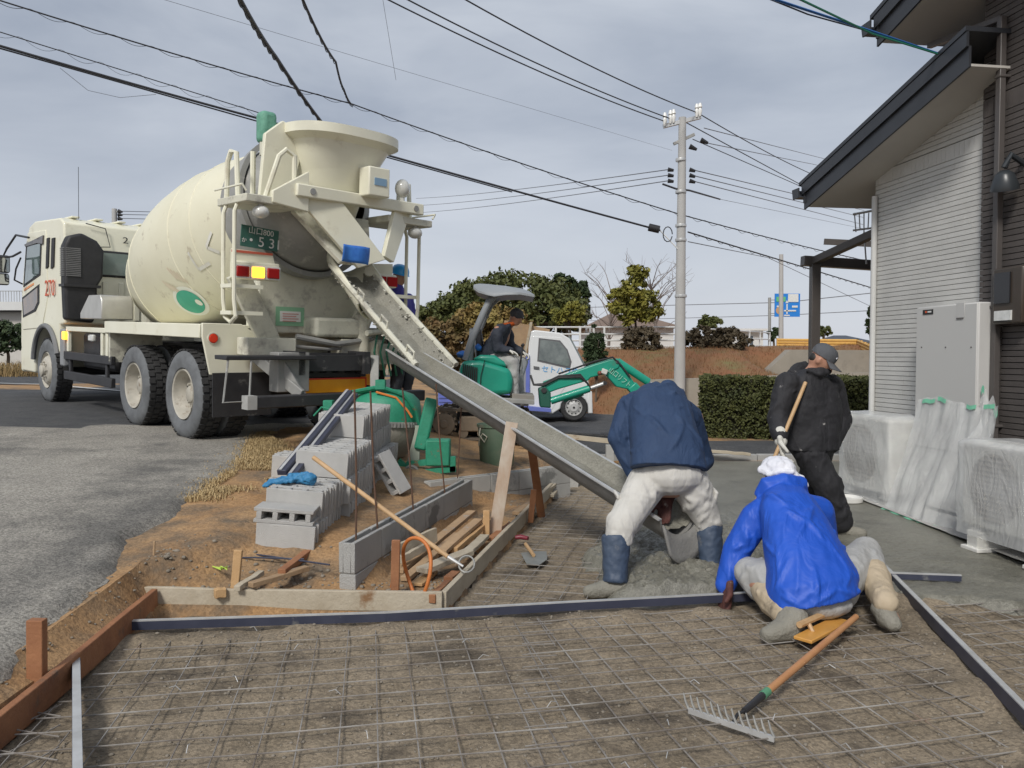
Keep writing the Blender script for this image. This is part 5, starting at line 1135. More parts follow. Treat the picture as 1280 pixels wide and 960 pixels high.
for k in range(16):
    p = ha_+hd*(.1+k*L_/16)+hn*.35+V(0,0,.1)
    for j in range(5): m.tube([p, p+V(rg.uniform(-.08,.08),rg.uniform(-.25,.1),.45), p+V(rg.uniform(-.2,.2),rg.uniform(-.3,.2),.95)], [.012,.008,.004], 5)
m.build('stems', bark, t); m = MB(); m.bx(-L_/2+.1,L_/2-.1,.12,.7,.08,1.02, Matrix.Translation(lerp(ha_,hb_,.5)+V(0,0,.1)) @ Matrix.Rotation(math.atan2(hd.y,hd.x),4,'Z')); m.build('dark_infill', mat('hedge_core', (.018,.018,.010), (.03,.026,.014), 20, .95, bump=1), t)  # solid near-black box filling the hedge behind its leaves
def at(u, v, d): return P(u, v, d)
def tr_(name, label, u, v, d, ru, rv_, lm, zb=.4, **k):
    c = P(u, v, d); return tree(name, label, (c.x, c.y, zb), c, (ru*d/1000, ru*d/1000*.8, rv_*d/1000), lm, **k)
tr_('broadleaf_tree', 'big dome-shaped olive green tree rising behind the excavator', 640,392,30, 92,48, olive, n=240, per=60, ls=.10, trunk=.2, seed=3, shell=.85, low=-.35)
tr_('broadleaf_tree', 'low olive tree at the edge of the dome-shaped tree behind the chute', 565,400,29, 48,28, olive, n=90, per=60, ls=.10, trunk=.12, seed=33, low=-.5)
tr_('shrub_mass', 'rounded yellow-olive shrub behind the excavator seat', 612,418,24, 50,38, oliveb, n=150, per=55, ls=.085, trunk=.1, seed=4, cat='shrub', low=-1.1)
tr_('shrub_mass', 'brown leafy shrub beside the truck chute', 550,430,23.5, 52,34, leafmat('rust_leaves', (.19,.11,.05), (.13,.11,.04), 1.2), n=120, per=50, ls=.08, trunk=.08, seed=5, cat='shrub')
tr_('evergreen_tree', 'dark evergreen tree next to the dome-shaped tree', 706,380,31, 33,36, dkgreen, n=80, per=60, ls=.12, trunk=.15, seed=6, zb=1.2)
tr_('evergreen_tree', 'narrow dark evergreen standing between dome-shaped tree and round yellow tree', 680,400,31, 28,34, dkgreen, n=50, per=60, ls=.12, trunk=.15, seed=16, zb=1.2)
tr_('small_tree', 'small round yellow-green tree just behind the pickup cab', 711,393,23.3, 23,17, ylw, n=50, per=50, ls=.06, trunk=.05, seed=7, zb=1.5)
t9 = tr_('young_tree', 'tall irregular yellow-green tree in front of the brown-roofed house', 793,382,22.6, 34,27, ylw, n=80, per=60, ls=.07, trunk=.05, seed=8, zb=1.5, shell=.5)
m = MB(); rg = random.Random(9); cl = [(P(797+rg.uniform(-1,1)*(y-328)*.7, y, 22.6)+V(0,rg.uniform(-.3,.3),0), .16) for y in (336,340,345,350,355,360) for _ in range(3)]; leaves(m, cl, 60, .07, rg); m.build('crown_top', ylw, t9, ang=0)
def bare(name, label, base, top, seed, spread=1.5, n=46):
    rg = random.Random(seed); m = MB(); base, top = Vector(base), Vector(top); m.tube([base-V(0,0,.2), lerp(base,top,.4), top], [.06,.045,.01], 6)
    for _ in range(n):
        s_ = lerp(base, top, rg.uniform(.2,.95)); e = s_+V(rg.uniform(-1,1)*spread, rg.uniform(-.6,.6)*spread, rg.uniform(.3,1.1)); k = lerp(s_,e,.55)+V(0,0,.12)
        m.tube([s_,k,e],[.02,.012,.004],4)
        for _ in range(3): f = lerp(k,e,rg.random()); m.tube([f, f+V(rg.uniform(-.4,.4),rg.uniform(-.3,.3),rg.uniform(.1,.5))],[.007,.003],4)
    return tag(m.build(name, mat('bare_twig', (.22,.18,.16), (.16,.13,.115), 5, .9)), label, 'tree')
bare('bare_tree', 'leafless grey tree beside the tall yellow-green tree', (P(825,430,26)).to_tuple()[:2]+(1.5,), P(812,350,26), 3, 1.3, 34)
bare('bare_tree', 'leafless thin tree between round yellow tree and tall yellow-green tree', P(760,430,27).to_tuple()[:2]+(1.5,), P(765,362,27), 5, 1.1, 26)
tr_('shrub', 'clipped brown-green boxy shrub on the bank in front of the railing', 801,428,21.6, 26,19, brownl, n=90, per=45, ls=.055, trunk=.03, seed=10, zb=1.2, cat='shrub')
for k, (u, ru) in enumerate(((880,30),(908,22))): tr_('shrub', ['wide brown shrub beside the utility pole on the bank','smaller brown shrub at the far end of the wide brown shrub'][k], u,428,22, ru,19, brownl, n=90, per=45, ls=.055, trunk=.03, seed=11+k, zb=1.2, cat='shrub')
tr_('shrub', 'small twiggy shrub at the crest of the red bank', 932,430,23, 9,12, brownl, n=30, per=40, ls=.05, trunk=.02, seed=41, zb=1.4, cat='shrub')
tr_('shrub', 'dark leafy shrub in front of the pickup windscreen', 744,440,18.6, 15,34, dkgreen, n=110, per=50, ls=.06, trunk=.03, seed=13, zb=.4, cat='shrub', shell=.4)
tr_('distant_tree', 'round distant tree above the railing beside the utility pole', 886,405,42, 15,11, olive, n=40, per=40, ls=.12, trunk=.1, seed=14, zb=1.6)
tr_('distant_tree', 'distant layered pine beside the road sign pole', 967,418,60, 7,9, dkgreen, n=24, per=40, ls=.16, trunk=.1, seed=15, zb=1.6)
tr_('distant_tree', 'distant tree behind the cap of the standing man', 1030,414,60, 10,6, olive, n=24, per=40, ls=.16, trunk=.1, seed=17, zb=1.6)
tr_('distant_tree', 'tall dark distant conifer by the corner of the house', 1088,402,45, 4,20, dkgreen, n=40, per=40, ls=.14, trunk=.08, seed=18, zb=1.6)
# far tree line and left-hand greenery
for k in range(15):
    u = -330+k*60; tr_('distant_tree', 'far dark tree in the row along the horizon behind the mixer truck', u, 428, 75+6*math.sin(k*2), 38, 16, dkgreen if k % 3 else olive, n=26, per=34, ls=.3, trunk=.2, seed=60+k, zb=.6, group='far tree row', limbs=2)
tr_('pine', 'small layered pine behind the front of the mixer truck', 8,422,24, 26,20, dkgreen, n=60, per=50, ls=.07, trunk=.06, seed=19, zb=.9)
sp = []
for _ in range(2600): x = rnd.uniform(-19,-13); y = rnd.uniform(22,24.5); sp.append((x, y, ter(x,y)))
blades('verge_grass', sp, mat('verge_straw', (.36,.24,.11), (.26,.19,.08), 4, .9), (.25,.6))
# buildings
wallw = mat('white_render', (.66,.66,.64), (.6,.6,.58), 2, .8); roofb = mat('brown_roof', (.23,.165,.125), (.19,.135,.105), 4, .85, bump=.4); paneg = mat('far_glass', (.08,.10,.12), rough=.1)
def building(name, label, u0, u1, vt, d, zb, wt, rt=None, rv_=0, depth=6, hip=.3, cat='house'):
    a, b = P(u0, vt, d), P(u1, vt, d); t = thing(name, label, cat, (a.x, a.y, zb)); m = MB(); m.bx(a.x,b.x,a.y,a.y+depth,zb,a.z); m.build('wall', wt, t)
    if rt:
        o_ = .4; z1 = P(u0, rv_, d).z; h_ = (b.x-a.x)*hip; m = MB(); p = [V(a.x-o_,a.y-o_,a.z),V(b.x+o_,a.y-o_,a.z),V(b.x+o_,a.y+depth+o_,a.z),V(a.x-o_,a.y+depth+o_,a.z),V(a.x+h_,a.y+depth/2,z1),V(b.x-h_,a.y+depth/2,z1)]
        m.add(p, [(0,1,5,4),(1,2,5),(2,3,4,5),(3,0,4),(3,2,1,0)]); m.build('roof', rt, t, ang=0)
    n = max(1, int((b.x-a.x)/2.2))
    for k in range(n):
        xc = lerp(a.x, b.x, (k+.5)/n); zc = zb+(a.z-zb)*.6; m = MB(); m.bx(xc-.45,xc+.45,a.y-.04,a.y+.02,zc-.4,zc+.4); wn = m.build('window', wallw, t); m = MB(); m.bx(xc-.4,xc+.4,a.y-.05,a.y-.03,zc-.35,zc+.35); m.build('pane', paneg, wn)
    return t
building('house', 'white house with brown hipped roof behind the white railing', 742,842,409,38,1.5, wallw, roofb, 388, 7)
building('small_building', 'low flat white building beyond the red bank', 914,954,414,55,1.5, wallw, None, depth=6, cat='building')
m = MB(); a, b = P(911,413.5,55), P(957,413.5,55); m.bx(a.x,b.x,a.y-.5,a.y+6.5,a.z,a.z+.14); o = m.build('flat_roof', wallw, bpy.data.objects['small_building'])
building('house', 'far house with dark tiled roof beyond the yellow guardrail', 1050,1090,428,70,1.5, wallw, mat('slate_roof', (.07,.08,.10), rough=.7), 418, 7)
building('garden_wall', 'long white building wall with dark band behind the truck cab', -160,40,390,34,.9, mat('cream_render', (.58,.55,.50), (.52,.49,.44), 2, .85), None, depth=4, cat='building')
m = MB(); a, b = P(-165,390,34), P(42,390,34); m.bx(a.x,b.x,a.y-.5,a.y+4.5,a.z+.05,a.z+.40); m.build('white_parapet', wallw, bpy.data.objects['garden_wall'])
m = MB(); m.bx(a.x,b.x,a.y-.3,a.y+4.3,a.z,a.z+.05); m.build('dark_band', joint_m, bpy.data.objects['garden_wall'])
m = MB(); z0 = P(0,379,34).z
for k in range(60): x = lerp(a.x,b.x,k/60); m.cyl((x,a.y+.2,a.z+.4),(x,a.y+.2,a.z+.9),.012,n=4)
m.beam((a.x,a.y+.2,a.z+.9),(b.x,a.y+.2,a.z+.9),.03,.03); tag(m.build('roof_railing', steel_grey), 'thin grey railing on top of the white wall behind the cab', 'railing')
# low concrete wall behind the chute
cw_m = mat('old_concrete', (.33,.30,.25), (.27,.245,.205), 2, .9, bump=.5, dirt=(.20,.18,.15), dsc=1.2, dth=.58)
t = thing('low_wall', 'low beige concrete wall across the road behind the truck chute', 'wall', P(500,480,26))
for k in range(9): a = P(420+k*22,484,26); b = P(441.5+k*22,484,26); m = MB(); m.bx(a.x,b.x,26,26.25,a.z-.15,P(420,462,26).z); m.build('wall_panel', cw_m, t, bevel=.01)
# retaining walls
t = thing('retaining_wall', 'grey concrete retaining wall at the foot of the red bank behind the hedge', 'wall', (5,17.8,.1))
for k in range(6): x0 = 3.08+k*1.5; m = MB(); m.hexa([V(x0,17.72,.0),V(x0+1.49,17.72,.0),V(x0+1.49,18.0,.0),V(x0,18.0,.0),V(x0,17.78,.97+.05*k),V(x0+1.49,17.78,1.02+.05*k),V(x0+1.49,18.0,1.02+.05*k),V(x0,18.0,.97+.05*k)]); m.build('wall_panel', cw_m, t)
a, b = P(950,472,20), P(988,437,20); m = MB(); m.prism([(a.x,a.z-.5),(14,a.z-.5),(14,b.z-.05),(b.x,b.z),(a.x,a.z)], -20.4, -20, frame((0,0,0),(1,0,0),(0,0,1))); tag(m.build('ramp_wall', cw_m), 'high grey concrete ramp wall below the yellow guardrail', 'wall')
# white railing on the bank: each post a part
rail_w = mat('white_rail', (.70,.71,.70), (.62,.63,.62), 4, .5)
def railing(name, label, u0, u1, d0, d1, vt0, vt1, zs, step, mt, r_=.025, cat='railing'):
    a, b = P(u0,vt0,d0), P(u1,vt1,d1); t = thing(name, label, cat, (a.x,a.y,a.z-1)); n = max(2, int((b-a).length/step))
    for k in range(n+1): p = lerp(a,b,k/n); m = MB(); m.beam(p-V(0,0,.85), p+V(0,0,.03), .055, .055, up=(0,1,0)); m.build('post', mt, t)
    for z in zs: m = MB(); m.tube([a-V(0,0,z), b-V(0,0,z)], r_, 6); m.build('rail', mt, t)
railing('railing', 'white tubular railing along the top of the bank, in front of the brown-roofed house', 664,845,22.8,23.2,409,409,(.0,.2,.38,.56),.62, rail_w)
railing('railing', 'white railing continuing beyond the utility pole to the road sign', 868,962,25,34,410,416,(.0,.28,.56),1.6, rail_w)
railing('railing', 'tall white lattice fence beside the brown-roofed house', 733,742,24.2,24.2,410,410,(.0,.15,.3,.45,.6),.2, rail_w)
yel = mat('yellow_guardrail', (.70,.42,.12), (.62,.36,.09), 4, .6)
railing('guardrail', 'yellow guardrail on the ramp behind the standing man', 972,1072,24,23,424,425,(.02,.10,.18),.75, yel, .04, 'guardrail')
railing('guardrail', 'yellow guardrail section sloping down toward the house corner', 1072,1098,23,19,425,436,(.02,.10,.18),.75, yel, .04, 'guardrail')
m = MB(); p = P(977,400,40); m.beam(P(977,430,40), P(977,402,40), .14, .10, up=(0,1,0)); tag(m.build('marker_post', yel), 'yellow and black marker post at the end of the yellow guardrail', 'post')
# poles
conc_pole = mat('pole_concrete', (.46,.455,.44), (.40,.395,.38), 2, .85, bump=.3)
insul = mat('insulator', (.75,.75,.72), rough=.3); blk = mat('cable_black', (.02,.02,.022), rough=.6)
pole = thing('utility_pole', 'tall concrete utility pole with crossarm and insulators on the bank', 'utility pole', (P(849,505,17.5).x,17.5,.1))
top = P(853,147,17.5); bot = V(P(849,505,17.5).x,17.5,.1)
m = MB(); m.tube([bot,top],[.13,.08],16); m.build('shaft', conc_pole, pole)
m = MB(); m.beam(P(829,158,17.5), P(876,146,17.5), .08, .08); m.build('crossarm', silver, pole); m = MB(); m.beam(P(842,180,17.5), P(868,168,17.5), .06, .06); m.build('lower_crossarm', steel_grey, pole)
for u, v in ((831,153),(838,150),(842,149),(871,142),(875,141)): m = MB(); p = P(u,v,17.45); m.lathe([(0,.22),(.03,.2),(.05,.12),(.03,.1),(.05,.04),(.02,-.08)],10,Matrix.Translation(p)); m.build('insulator', insul, pole)
for v in (212,219,226):
    for u0, u1 in ((835,842),(862,869)): m = MB(); m.tube([P(u0,v,17.5),P(u1,v+1 if u0<850 else v+2,17.5)],[.05,.03],8); m.build('wire_clamp', blk, pole)
for u, v in ((876,175),(862,183)): m = MB(); m.tube([P(u,v,17.4),P(u+9,v+4,17.4)],[.06,.03],8); m.build('wire_clamp', blk, pole)
for v in (200,240,282,300,370): m = MB(); p = P(851,v,17.5); m.lathe([(  .122-.03*(300-v)/300,-.03),(.127-.03*(300-v)/300,0),(  .122-.03*(300-v)/300,.03)],14,Matrix.Translation(p)); m.build('band', silver, pole)
m = MB(); m.tube([P(811,284,17.3),P(824,287,17.3)],.085,10); m.build('splice_case', blk, pole)
m = MB(); m.tube([P(826,287,17.4)+V(.1*math.cos(k*.5)+.15,0,-.1+.16*math.sin(k*.5)) for k in range(13)],.012,5); m.build('cable_coil', blk, pole)
m = MB(); m.tube([P(825,288,17.4),P(848,312,17.45)],.012,5); m.build('stay_wire', insul, pole)
def spole(u, vt, vb, d, r_, label, mt=conc_pole, cat='utility pole'):
    a, b = P(u,vb,d), P(u,vt,d); m = MB(); m.tube([a-V(0,0,1),b],[r_*1.25,r_],10); return tag(m.build('slim_pole', mt), label, cat)
spole(976.5,318,436,40,.10,'slim grey concrete pole standing in front of the blue road sign')
fp = thing('utility_pole', 'distant utility pole with three insulators behind the truck cab', 'utility pole', P(143,440,48)); m = MB(); m.tube([P(143,442,48),P(143,261,48)],[.19,.15],10); m.build('shaft', conc_pole, fp)
for v in (264,268,273): m = MB(); m.tube([P(148,v,48),P(153,v+1,48)],[.13,.05],8); m.build('wire_clamp', blk, fp)
m = MB(); m.beam(P(140,266,48),P(149,264,48),.1,.1); m.build('crossarm', steel_grey, fp)
# road sign
sg = thing('road_sign', 'blue direction sign with white arrows on a grey post beyond the bank', 'road sign', P(962,432,60))
m = MB(); m.tube([P(962,434,60)-V(0,0,.6),P(962,372,60)],.11,10); m.build('post', steel_grey, sg)
for v in (375,392): m = MB(); m.beam(P(960,v,60),P(970,v,60),.06,.06); m.build('bracket', steel_grey, sg)
a, b = P(968,396,59.9), P(1000,367,59.9); m = MB(); m.bx(a.x,b.x,59.86,59.92,a.z,b.z); fc = m.build('sign_face', mat('sign_blue', (.015,.20,.62), rough=.5), sg)
def sgm(rects, mt, nm):
    for (u0,v0,u1,v1) in rects: p, q = P(u0,v1,59.84), P(u1,v0,59.84); m = MB(); m.bx(p.x,q.x,59.82,59.858,p.z,q.z); m.build(nm, mt, fc)
sgm([(982.8,380,984.6,392.5),(980,387.5,995,389.3)], ltr_white, 'arrow'); sgm([(985,367.5,998,377.5)], ltr_white, 'white_panel'); sgm([(970.5,371,982,377)], mat('sign_green', (.12,.45,.20), rough=.5), 'green_panel')
sgm([(990,382,997,384.5),(971,382,974,384),(980,393.5,987,395)], ltr_white, 'lettering'); m = MB(); p = P(974.5,388,59.84); m.lathe([(0,0),(.28,0)],20,frame(p,(1,0,0),(0,0,1))); m.build('orange_disc', mat('sign_orange', (.5,.30,.16), rough=.5), fc)
m = MB(); p = P(978,388,59.83)
for k, (u,v) in enumerate(((983.7,378.5),)): q = P(u,v,59.84); m.add([q+V(-.12,0,-.02),q+V(.12,0,-.02),q+V(0,0,.2)],[(0,1,2)])
m.build('arrow_head', ltr_white, fc)
# wires: every cable a thing
blk_w = mat('wire_black', (.03,.03,.035), rough=.6); grey_w = mat('wire_grey', (.17,.18,.20), rough=.6)
def wire(pts, r_, label, mt=blk_w, sag=.0, spiral=0):
    far_ = pts[0][0] < 0 or pts[0][1] < 0; pts = [P(*p) for p in pts]; q = []
    if far_: pts.insert(0, pts[0]+(pts[0]-pts[1]).normalized()*16)        # the span goes on beyond the picture
    for a, b in zip(pts, pts[1:]):
        n = max(8, int((b-a).length/.5))
        for i in range(n): t_ = i/n; q.append(lerp(a,b,t_)-V(0,0,sag*4*t_*(1-t_)))
    q.append(pts[-1]); m = MB(); m.tube(q, r_, 5); 
    o = m.build('overhead_cable', mt); tag(o, label, 'cable')
    if spiral:
        m = MB(); sp_ = []; a = 0
        for i in range(len(q)-1):
            for k in range(10): t_ = k/10; a += .55; sp_.append(lerp(q[i],q[i+1],t_)+V(0,spiral*math.cos(a),spiral*math.sin(a)-spiral*.6))
        m.tube(sp_, r_*.35, 4); m.build('hanger_spiral', mt, o)
wire([(-90,31,12.5),(330,150,15.2),(825,288,17.4)], .022, 'thick black telephone cable running from above the cab to the splice case on the pole', sag=.02, spiral=.0)
wire([(-90,35,12.55),(330,154,15.3),(640,240,18)], .014, 'thin cable strapped under the thick black telephone cable')
wire([(-90,12,12.4),(330,143,15.2)], .009, 'spiral-hung thin cable above the thick black telephone cable', spiral=.05)
wire([(-90,-28,12),(440,130,16),(850,268,17.5),(1130,336,25)], .013, 'spiral-hung cable crossing the sky past the cable junction to the pole', sag=.05, spiral=.035)
wire([(376,-6,8.5),(420,78,12),(430,112,14.5),(441,131,16)], .017, 'black drop cable joining the spiral-hung cable from above', sag=.06, spiral=.03)
wire([(296,-8,7),(345,72,9),(408,160,13),(470,260,20)], .024, 'heavy black cable bundle descending behind the truck hopper', sag=.03, spiral=.03)
wire([(470,-8,12),(832,152,17.5)], .012, 'black power line to the near end of the crossarm', sag=.1); wire([(495,-8,12),(840,149,17.5)], .012, 'second black power line beside the near-end crossarm line', sag=.1)
wire([(572,-6,12),(872,141,17.5),(1040,228,30)], .012, 'black power line over the far end of the crossarm to the eave', sag=.1)
wire([(850,149,17.5),(1040,252,28)], .012, 'black power line from the middle of the crossarm down to the eave'); wire([(866,174,17.5),(1040,250,27)], .010, 'power line from the lower crossarm clamp down to the eave')
for k, v in enumerate((212,219,226)):
    wire([(520,248+9*k,48),(835,v,17.5)], .011, ['topmost','middle','lowest'][k]+' of three thin service lines from the truck side to the pole', grey_w, sag=.1); wire([(869,v+1,17.5),(1080,263+9*k,40)], .011, ['topmost','middle','lowest'][k]+' of three thin service lines from the pole toward the house', grey_w)
for k, v in enumerate((160,166)): wire([(880,v+12*k,17.5),(1060,206+8*k,50)], .010, ['upper','lower']+[''] and ['upper distant line from the pole clamp behind the eave','lower distant line from the pole clamp behind the eave'][k], grey_w)
wire([(828,230,17.5),(845,236,17.5),(862,238,17.5),(900,249,22.5)], .022, 'short thick insulated tail crossing the pole below the clamps'); wire([(900,249,22.5),(1080,286,38)], .006, 'faint thin wire continuing from the insulated tail', grey_w)
wire([(860,290,17.5),(1130,372,30)], .017, 'black telephone cable from the splice case past the slim pole', spiral=.03); wire([(860,302,17.5),(960,322,30),(1120,398,42)], .011, 'lower thin telephone wire sagging toward the terrace frame', grey_w)
wire([(700,385,90),(980,378,70),(1130,362,60)], .035, 'distant wire level above the bank railing', grey_w); wire([(700,402,95),(980,394,75),(1130,386,60)], .03, 'distant lower wire above the bank railing', grey_w)
wire([(190,-5,14),(840,188,30)], .004, 'very faint thin wire crossing the middle of the sky', grey_w); wire([(478,-4,15),(495,100,18)], .004, 'thin wire hanging down to the faint wire', grey_w); wire([(75,85,13),(110,113,13.5),(150,122,14),(195,118,14.3)], .004, 'loose thin loop of wire under the telephone cable', grey_w)
for k, v in enumerate((264,268,273)): wire([(153,v,48),(330,v+4,60)], .02, ['top','middle','bottom'][k]+' thin wire from the distant pole behind the drum', grey_w)
wire([(940,-10,5.2),(1080,36,6.4),(1200,76,7.2)], .010, 'blue service cable running to the house eave', mat('cable_blue', (.03,.14,.42), rough=.5)); wire([(985,-8,5.3),(1090,42,6.4),(1200,76,7.2),(1212,100,7.1),(1233,111,7.0)], .008, 'green twisted cable along the blue service cable', mat('cable_green', (.03,.22,.14), rough=.5)); wire([(930,-14,5.5),(1010,18,6),(1082,38,6.6)], .006, 'thin dark cable beside the blue service cable')
# ================================================================ PICKUP AND EXCAVATOR
van_white = mat('white_car_paint', (.74,.75,.75), (.70,.71,.71), 2, .3, coat=.4, dirt=(.5,.48,.44), dsc=3, dth=.64); grey_pl = mat('bumper_grey', (.12,.12,.125), rough=.6)
bed_blue = mat('blue_gate', (.13,.17,.50), (.16,.20,.56), 4, .5); tint = mat('pickup_glass', (.22,.25,.24), (.10,.12,.12), 5, .08, coat=.5)
KD = 15.4; kt = thing('pickup_truck', 'small white pickup truck with blue bed gates parked behind the excavator', 'pickup truck', (P(690,525,KD).x, KD+.7, P(690,525,KD).z))
XZ = frame((0,0,0), (1,0,0), (0,0,1))                    # local z = -y
def kp(px, y0, y1): return [(P(u,v,KD).x, P(u,v,KD).z) for u, v in px], -y1, -y0
def kprism(px, y0, y1, name, mt, par=None, bevel=0):
    m = MB(); a, b, c = kp(px, y0, y1); ar = sum(p[0]*q[1]-q[0]*p[1] for p, q in zip(a, a[1:]+a[:1]))
    m.prism(a if ar > 0 else a[::-1], b, c, XZ); return m.build(name, mt, par or kt, bevel=bevel)
KY = KD; W_ = 1.40
archp = [(718+17.5*math.cos(R(a)), 511-17.5*math.sin(R(a))) for a in range(180, -1, -20)]
kprism([(659,500),(661,415),(668,412.5),(700,416),(712,423),(732,461),(738,488),(738.5,516)]+[(736,518)]+archp[::-1]+[(690,518),(660,514)], KY, KY+W_, 'cab', van_white, bevel=.03)
w_ = kprism([(673.5,422.5),(700,425.5),(709.5,437),(714.5,452),(712.5,461),(671.5,451.5)], KY-.012, KY+.02, 'side_window', grey_pl)
kprism([(675.5,424.5),(699,427.5),(708,438),(712.3,452),(711,458.5),(673.5,450)], KY-.018, KY+.01, 'pane', tint, w_)
d_ = kprism([(664,420),(702,422),(716,448),(717,470),(702,490),(690,512),(665,508)], KY-.006, KY+.02, 'door', van_white, bevel=.004)
kprism([(667,457.5),(674,458.5),(674,461.5),(667,460.5)], KY-.03, KY, 'door_handle', grey_pl, d_)
text('セトハラ建', .145, 'door_lettering', mat('sky_blue_lettering', (.10,.38,.72), rough=.5), kt, Matrix.Translation(P(700,463.5,KY-.014)-Vector(kt.location)) @ frame((0,0,0), (1,0,-.10), (0,0,1)))
kprism([(711,421),(733,461),(735,461),(713,420)], KY+.1, KY+W_-.1, 'windscreen', tint)
kprism([(735,489),(740,489),(741,517),(735,517)], KY-.02, KY+W_+.02, 'front_bumper', van_white, bevel=.02)
def kwheel(u, v, y):
    c = P(u, v, KD); c.y = y; M = frame(c, (1,0,0), (0,0,1)); m = MB(); m.lathe([(.16,.0),(.235,.012),(.262,-.01),(.266,-.07),(.262,-.13),(.2,-.14)], 28, M); wh = m.build('wheel', rubber, kt)
    m = MB(); m.lathe([(.165,-.0),(.158,.006),(.145,-.03),(.11,-.02),(.075,.008),(.03,.008),(0,.012)], 28, M); m.build('rim', mat('silver_rim', (.55,.55,.54), (.4,.4,.39), 8, .45), wh)
    m = MB()
    for k in range(10): a = 2*math.pi*k/10; m.lathe([(0,0),(.014,0)], 8, M @ Matrix.Translation((.122*math.cos(a), .122*math.sin(a), -.012)))
    m.lathe([(0,.016),(.022,.016)], 10, M); m.build('rim_holes', black_flat, wh)
for y in (KY+.03, KY+W_-.02): kwheel(717.5,509.5,y); kwheel(590,509.5,y)
kprism([(545,497),(660,500),(660,506),(545,503)], KY, KY+W_, 'bed_floor', steel_grey)
kprism([(548,490),(659.5,491.5),(659.5,513),(548,511)], KY-.06, KY-.03, 'drop_gate', bed_blue, bevel=.006)
for v in (496,501,506): kprism([(549,v),(659,v+1),(659,v+2.4),(549,v+1.4)], KY-.075, KY-.06, 'gate_rib', bed_blue)
kprism([(657.5,446),(662,444),(662,492),(657,493)], KY-.04, KY+.06, 'gate_post', bed_blue)
kprism([(660,507),(688,510),(688,514),(660,512)], KY-.25, KY-.02, 'side_sill', bed_blue)
kprism([(652,446),(659,446),(659,499),(652,499)], KY, KY+W_, 'headboard', mat('grey_metal_panel', (.30,.31,.33), rough=.5))
m = MB(); m.beam(P(655,447,KD), P(664,404,KD), .045, .045, up=(0,1,0)); m.beam(P(655,447,KD)+V(0,W_,0), P(664,404,KD)+V(0,W_,0), .045, .045, up=(0,1,0)); m.beam(P(664,404,KD), P(664,404,KD)+V(0,W_,0), .045, .045); m.build('guard_frame', wood_grey, kt)
m = MB(); m.beam(P(652,440,KD+.2), P(659,406,KD+.2), .10, .9, up=(1,0,0)); m.build('board_load', wood_mid, kt)
# ---- excavator (faces +x)
ED = 11.4; ex0 = P(600,552,ED); ez = ex0.z
ex = thing('excavator', 'green mini excavator with grey canopy standing behind the mixer', 'excavator', (ex0.x, ED+.45, ez))
def ep(u, v, dy=0): p = P(u, v, ED); p.y = ED+dy; return p
def eprism(px, y0, y1, name, mt, par=None, bevel=0):
    a = [(P(u,v,ED).x, P(u,v,ED).z) for u, v in px]; ar = sum(p[0]*q[1]-q[0]*p[1] for p, q in zip(a, a[1:]+a[:1])); m = MB()
    m.prism(a if ar > 0 else a[::-1], -(ED+y1), -(ED+y0), XZ); return m.build(name, mt, par or ex, bevel=bevel, seg=3)
trk = mat('muddy_track', (.20,.165,.125), (.13,.11,.09), 6, .9, bump=.8)
mud = mat('muddy_steel', (.28,.22,.155), (.20,.16,.115), 5, .85, bump=.6)
def track(y0, y1):
    cL, cR, r_ = V(P(555,528,ED).x,0,ez+.25), V(P(650,528,ED).x,0,ez+.23), .235; path = []
    for k in range(9): a = math.pi/2+math.pi*k/8; path.append((cL.x+r_*math.cos(a), cL.z+r_*math.sin(a)))
    for k in range(6): path.append((lerp(cL.x,cR.x,(k+1)/7), cL.z-r_))
    for k in range(9): a = -math.pi/2+math.pi*k/8; path.append((cR.x+r_*.92*math.cos(a), cR.z+r_*.92*math.sin(a)))
    for k in range(6): path.append((lerp(cR.x,cL.x,(k+1)/7), lerp(cR.z+r_*.92, cL.z+r_, (k+1)/7)-.02*math.sin(math.pi*(k+1)/7)))
    n = len(path); m = MB(); cx = sum(p[0] for p in path)/n; cz = sum(p[1] for p in path)/n
    inn = [(p[0]+(cx-p[0])*.06*(abs(p[0]-cx) > .4)-0, p[1]+(cz-p[1])*.16) for p in path]
    for i in range(n):
        j = (i+1) % n; a, b, c, d = path[i], path[j], inn[j], inn[i]
        m.hexa([V(a[0],ED+y0,a[1]),V(b[0],ED+y0,b[1]),V(b[0],ED+y1,b[1]),V(a[0],ED+y1,a[1]),V(d[0],ED+y0,d[1]),V(c[0],ED+y0,c[1]),V(c[0],ED+y1,c[1]),V(d[0],ED+y1,d[1])])
        q = V((a[0]+b[0])/2, ED+(y0+y1)/2, (a[1]+b[1])/2); dr = (q-V(cx,q.y,cz)); ang_ = math.atan2(b[1]-a[1], b[0]-a[0]); m.box(q, (.05, y1-y0+.01, .035), (0,-ang_,0))
    tk = m.build('track', trk, ex)
    for c, rr in ((cL,.155),(cR,.14)):
        m = MB(); M = frame((c.x, ED+y0-.012, c.z), (1,0,0), (0,0,1)); m.lathe([(0,.03),(.05,.03),(.06,.01),(rr*.75,.01),(rr,.0),(rr,-.15),(0,-.15)], 24, M)
        for k in range(14): a = 2*math.pi*k/14; m.bx(rr-.01, rr+.03, -.018, .018, -.08, -.03, M @ Matrix.Rotation(a,4,'Z'))
        m.build('sprocket', mud, tk)
    for k in range(3): x = lerp(cL.x,cR.x,(k+1)/4); m = MB(); m.cyl((x,ED+y0+.02,ez+.12),(x,ED+y0+.16,ez+.12),.07); m.build('roller', mud, tk)
    m = MB(); m.bx(cL.x+.22, cR.x-.15, ED+y0+.01, ED+y1-.02, ez+.14, ez+.36); m.build('track_frame', mud, tk, bevel=.02)
track(0, .24); track(.76, 1.0)
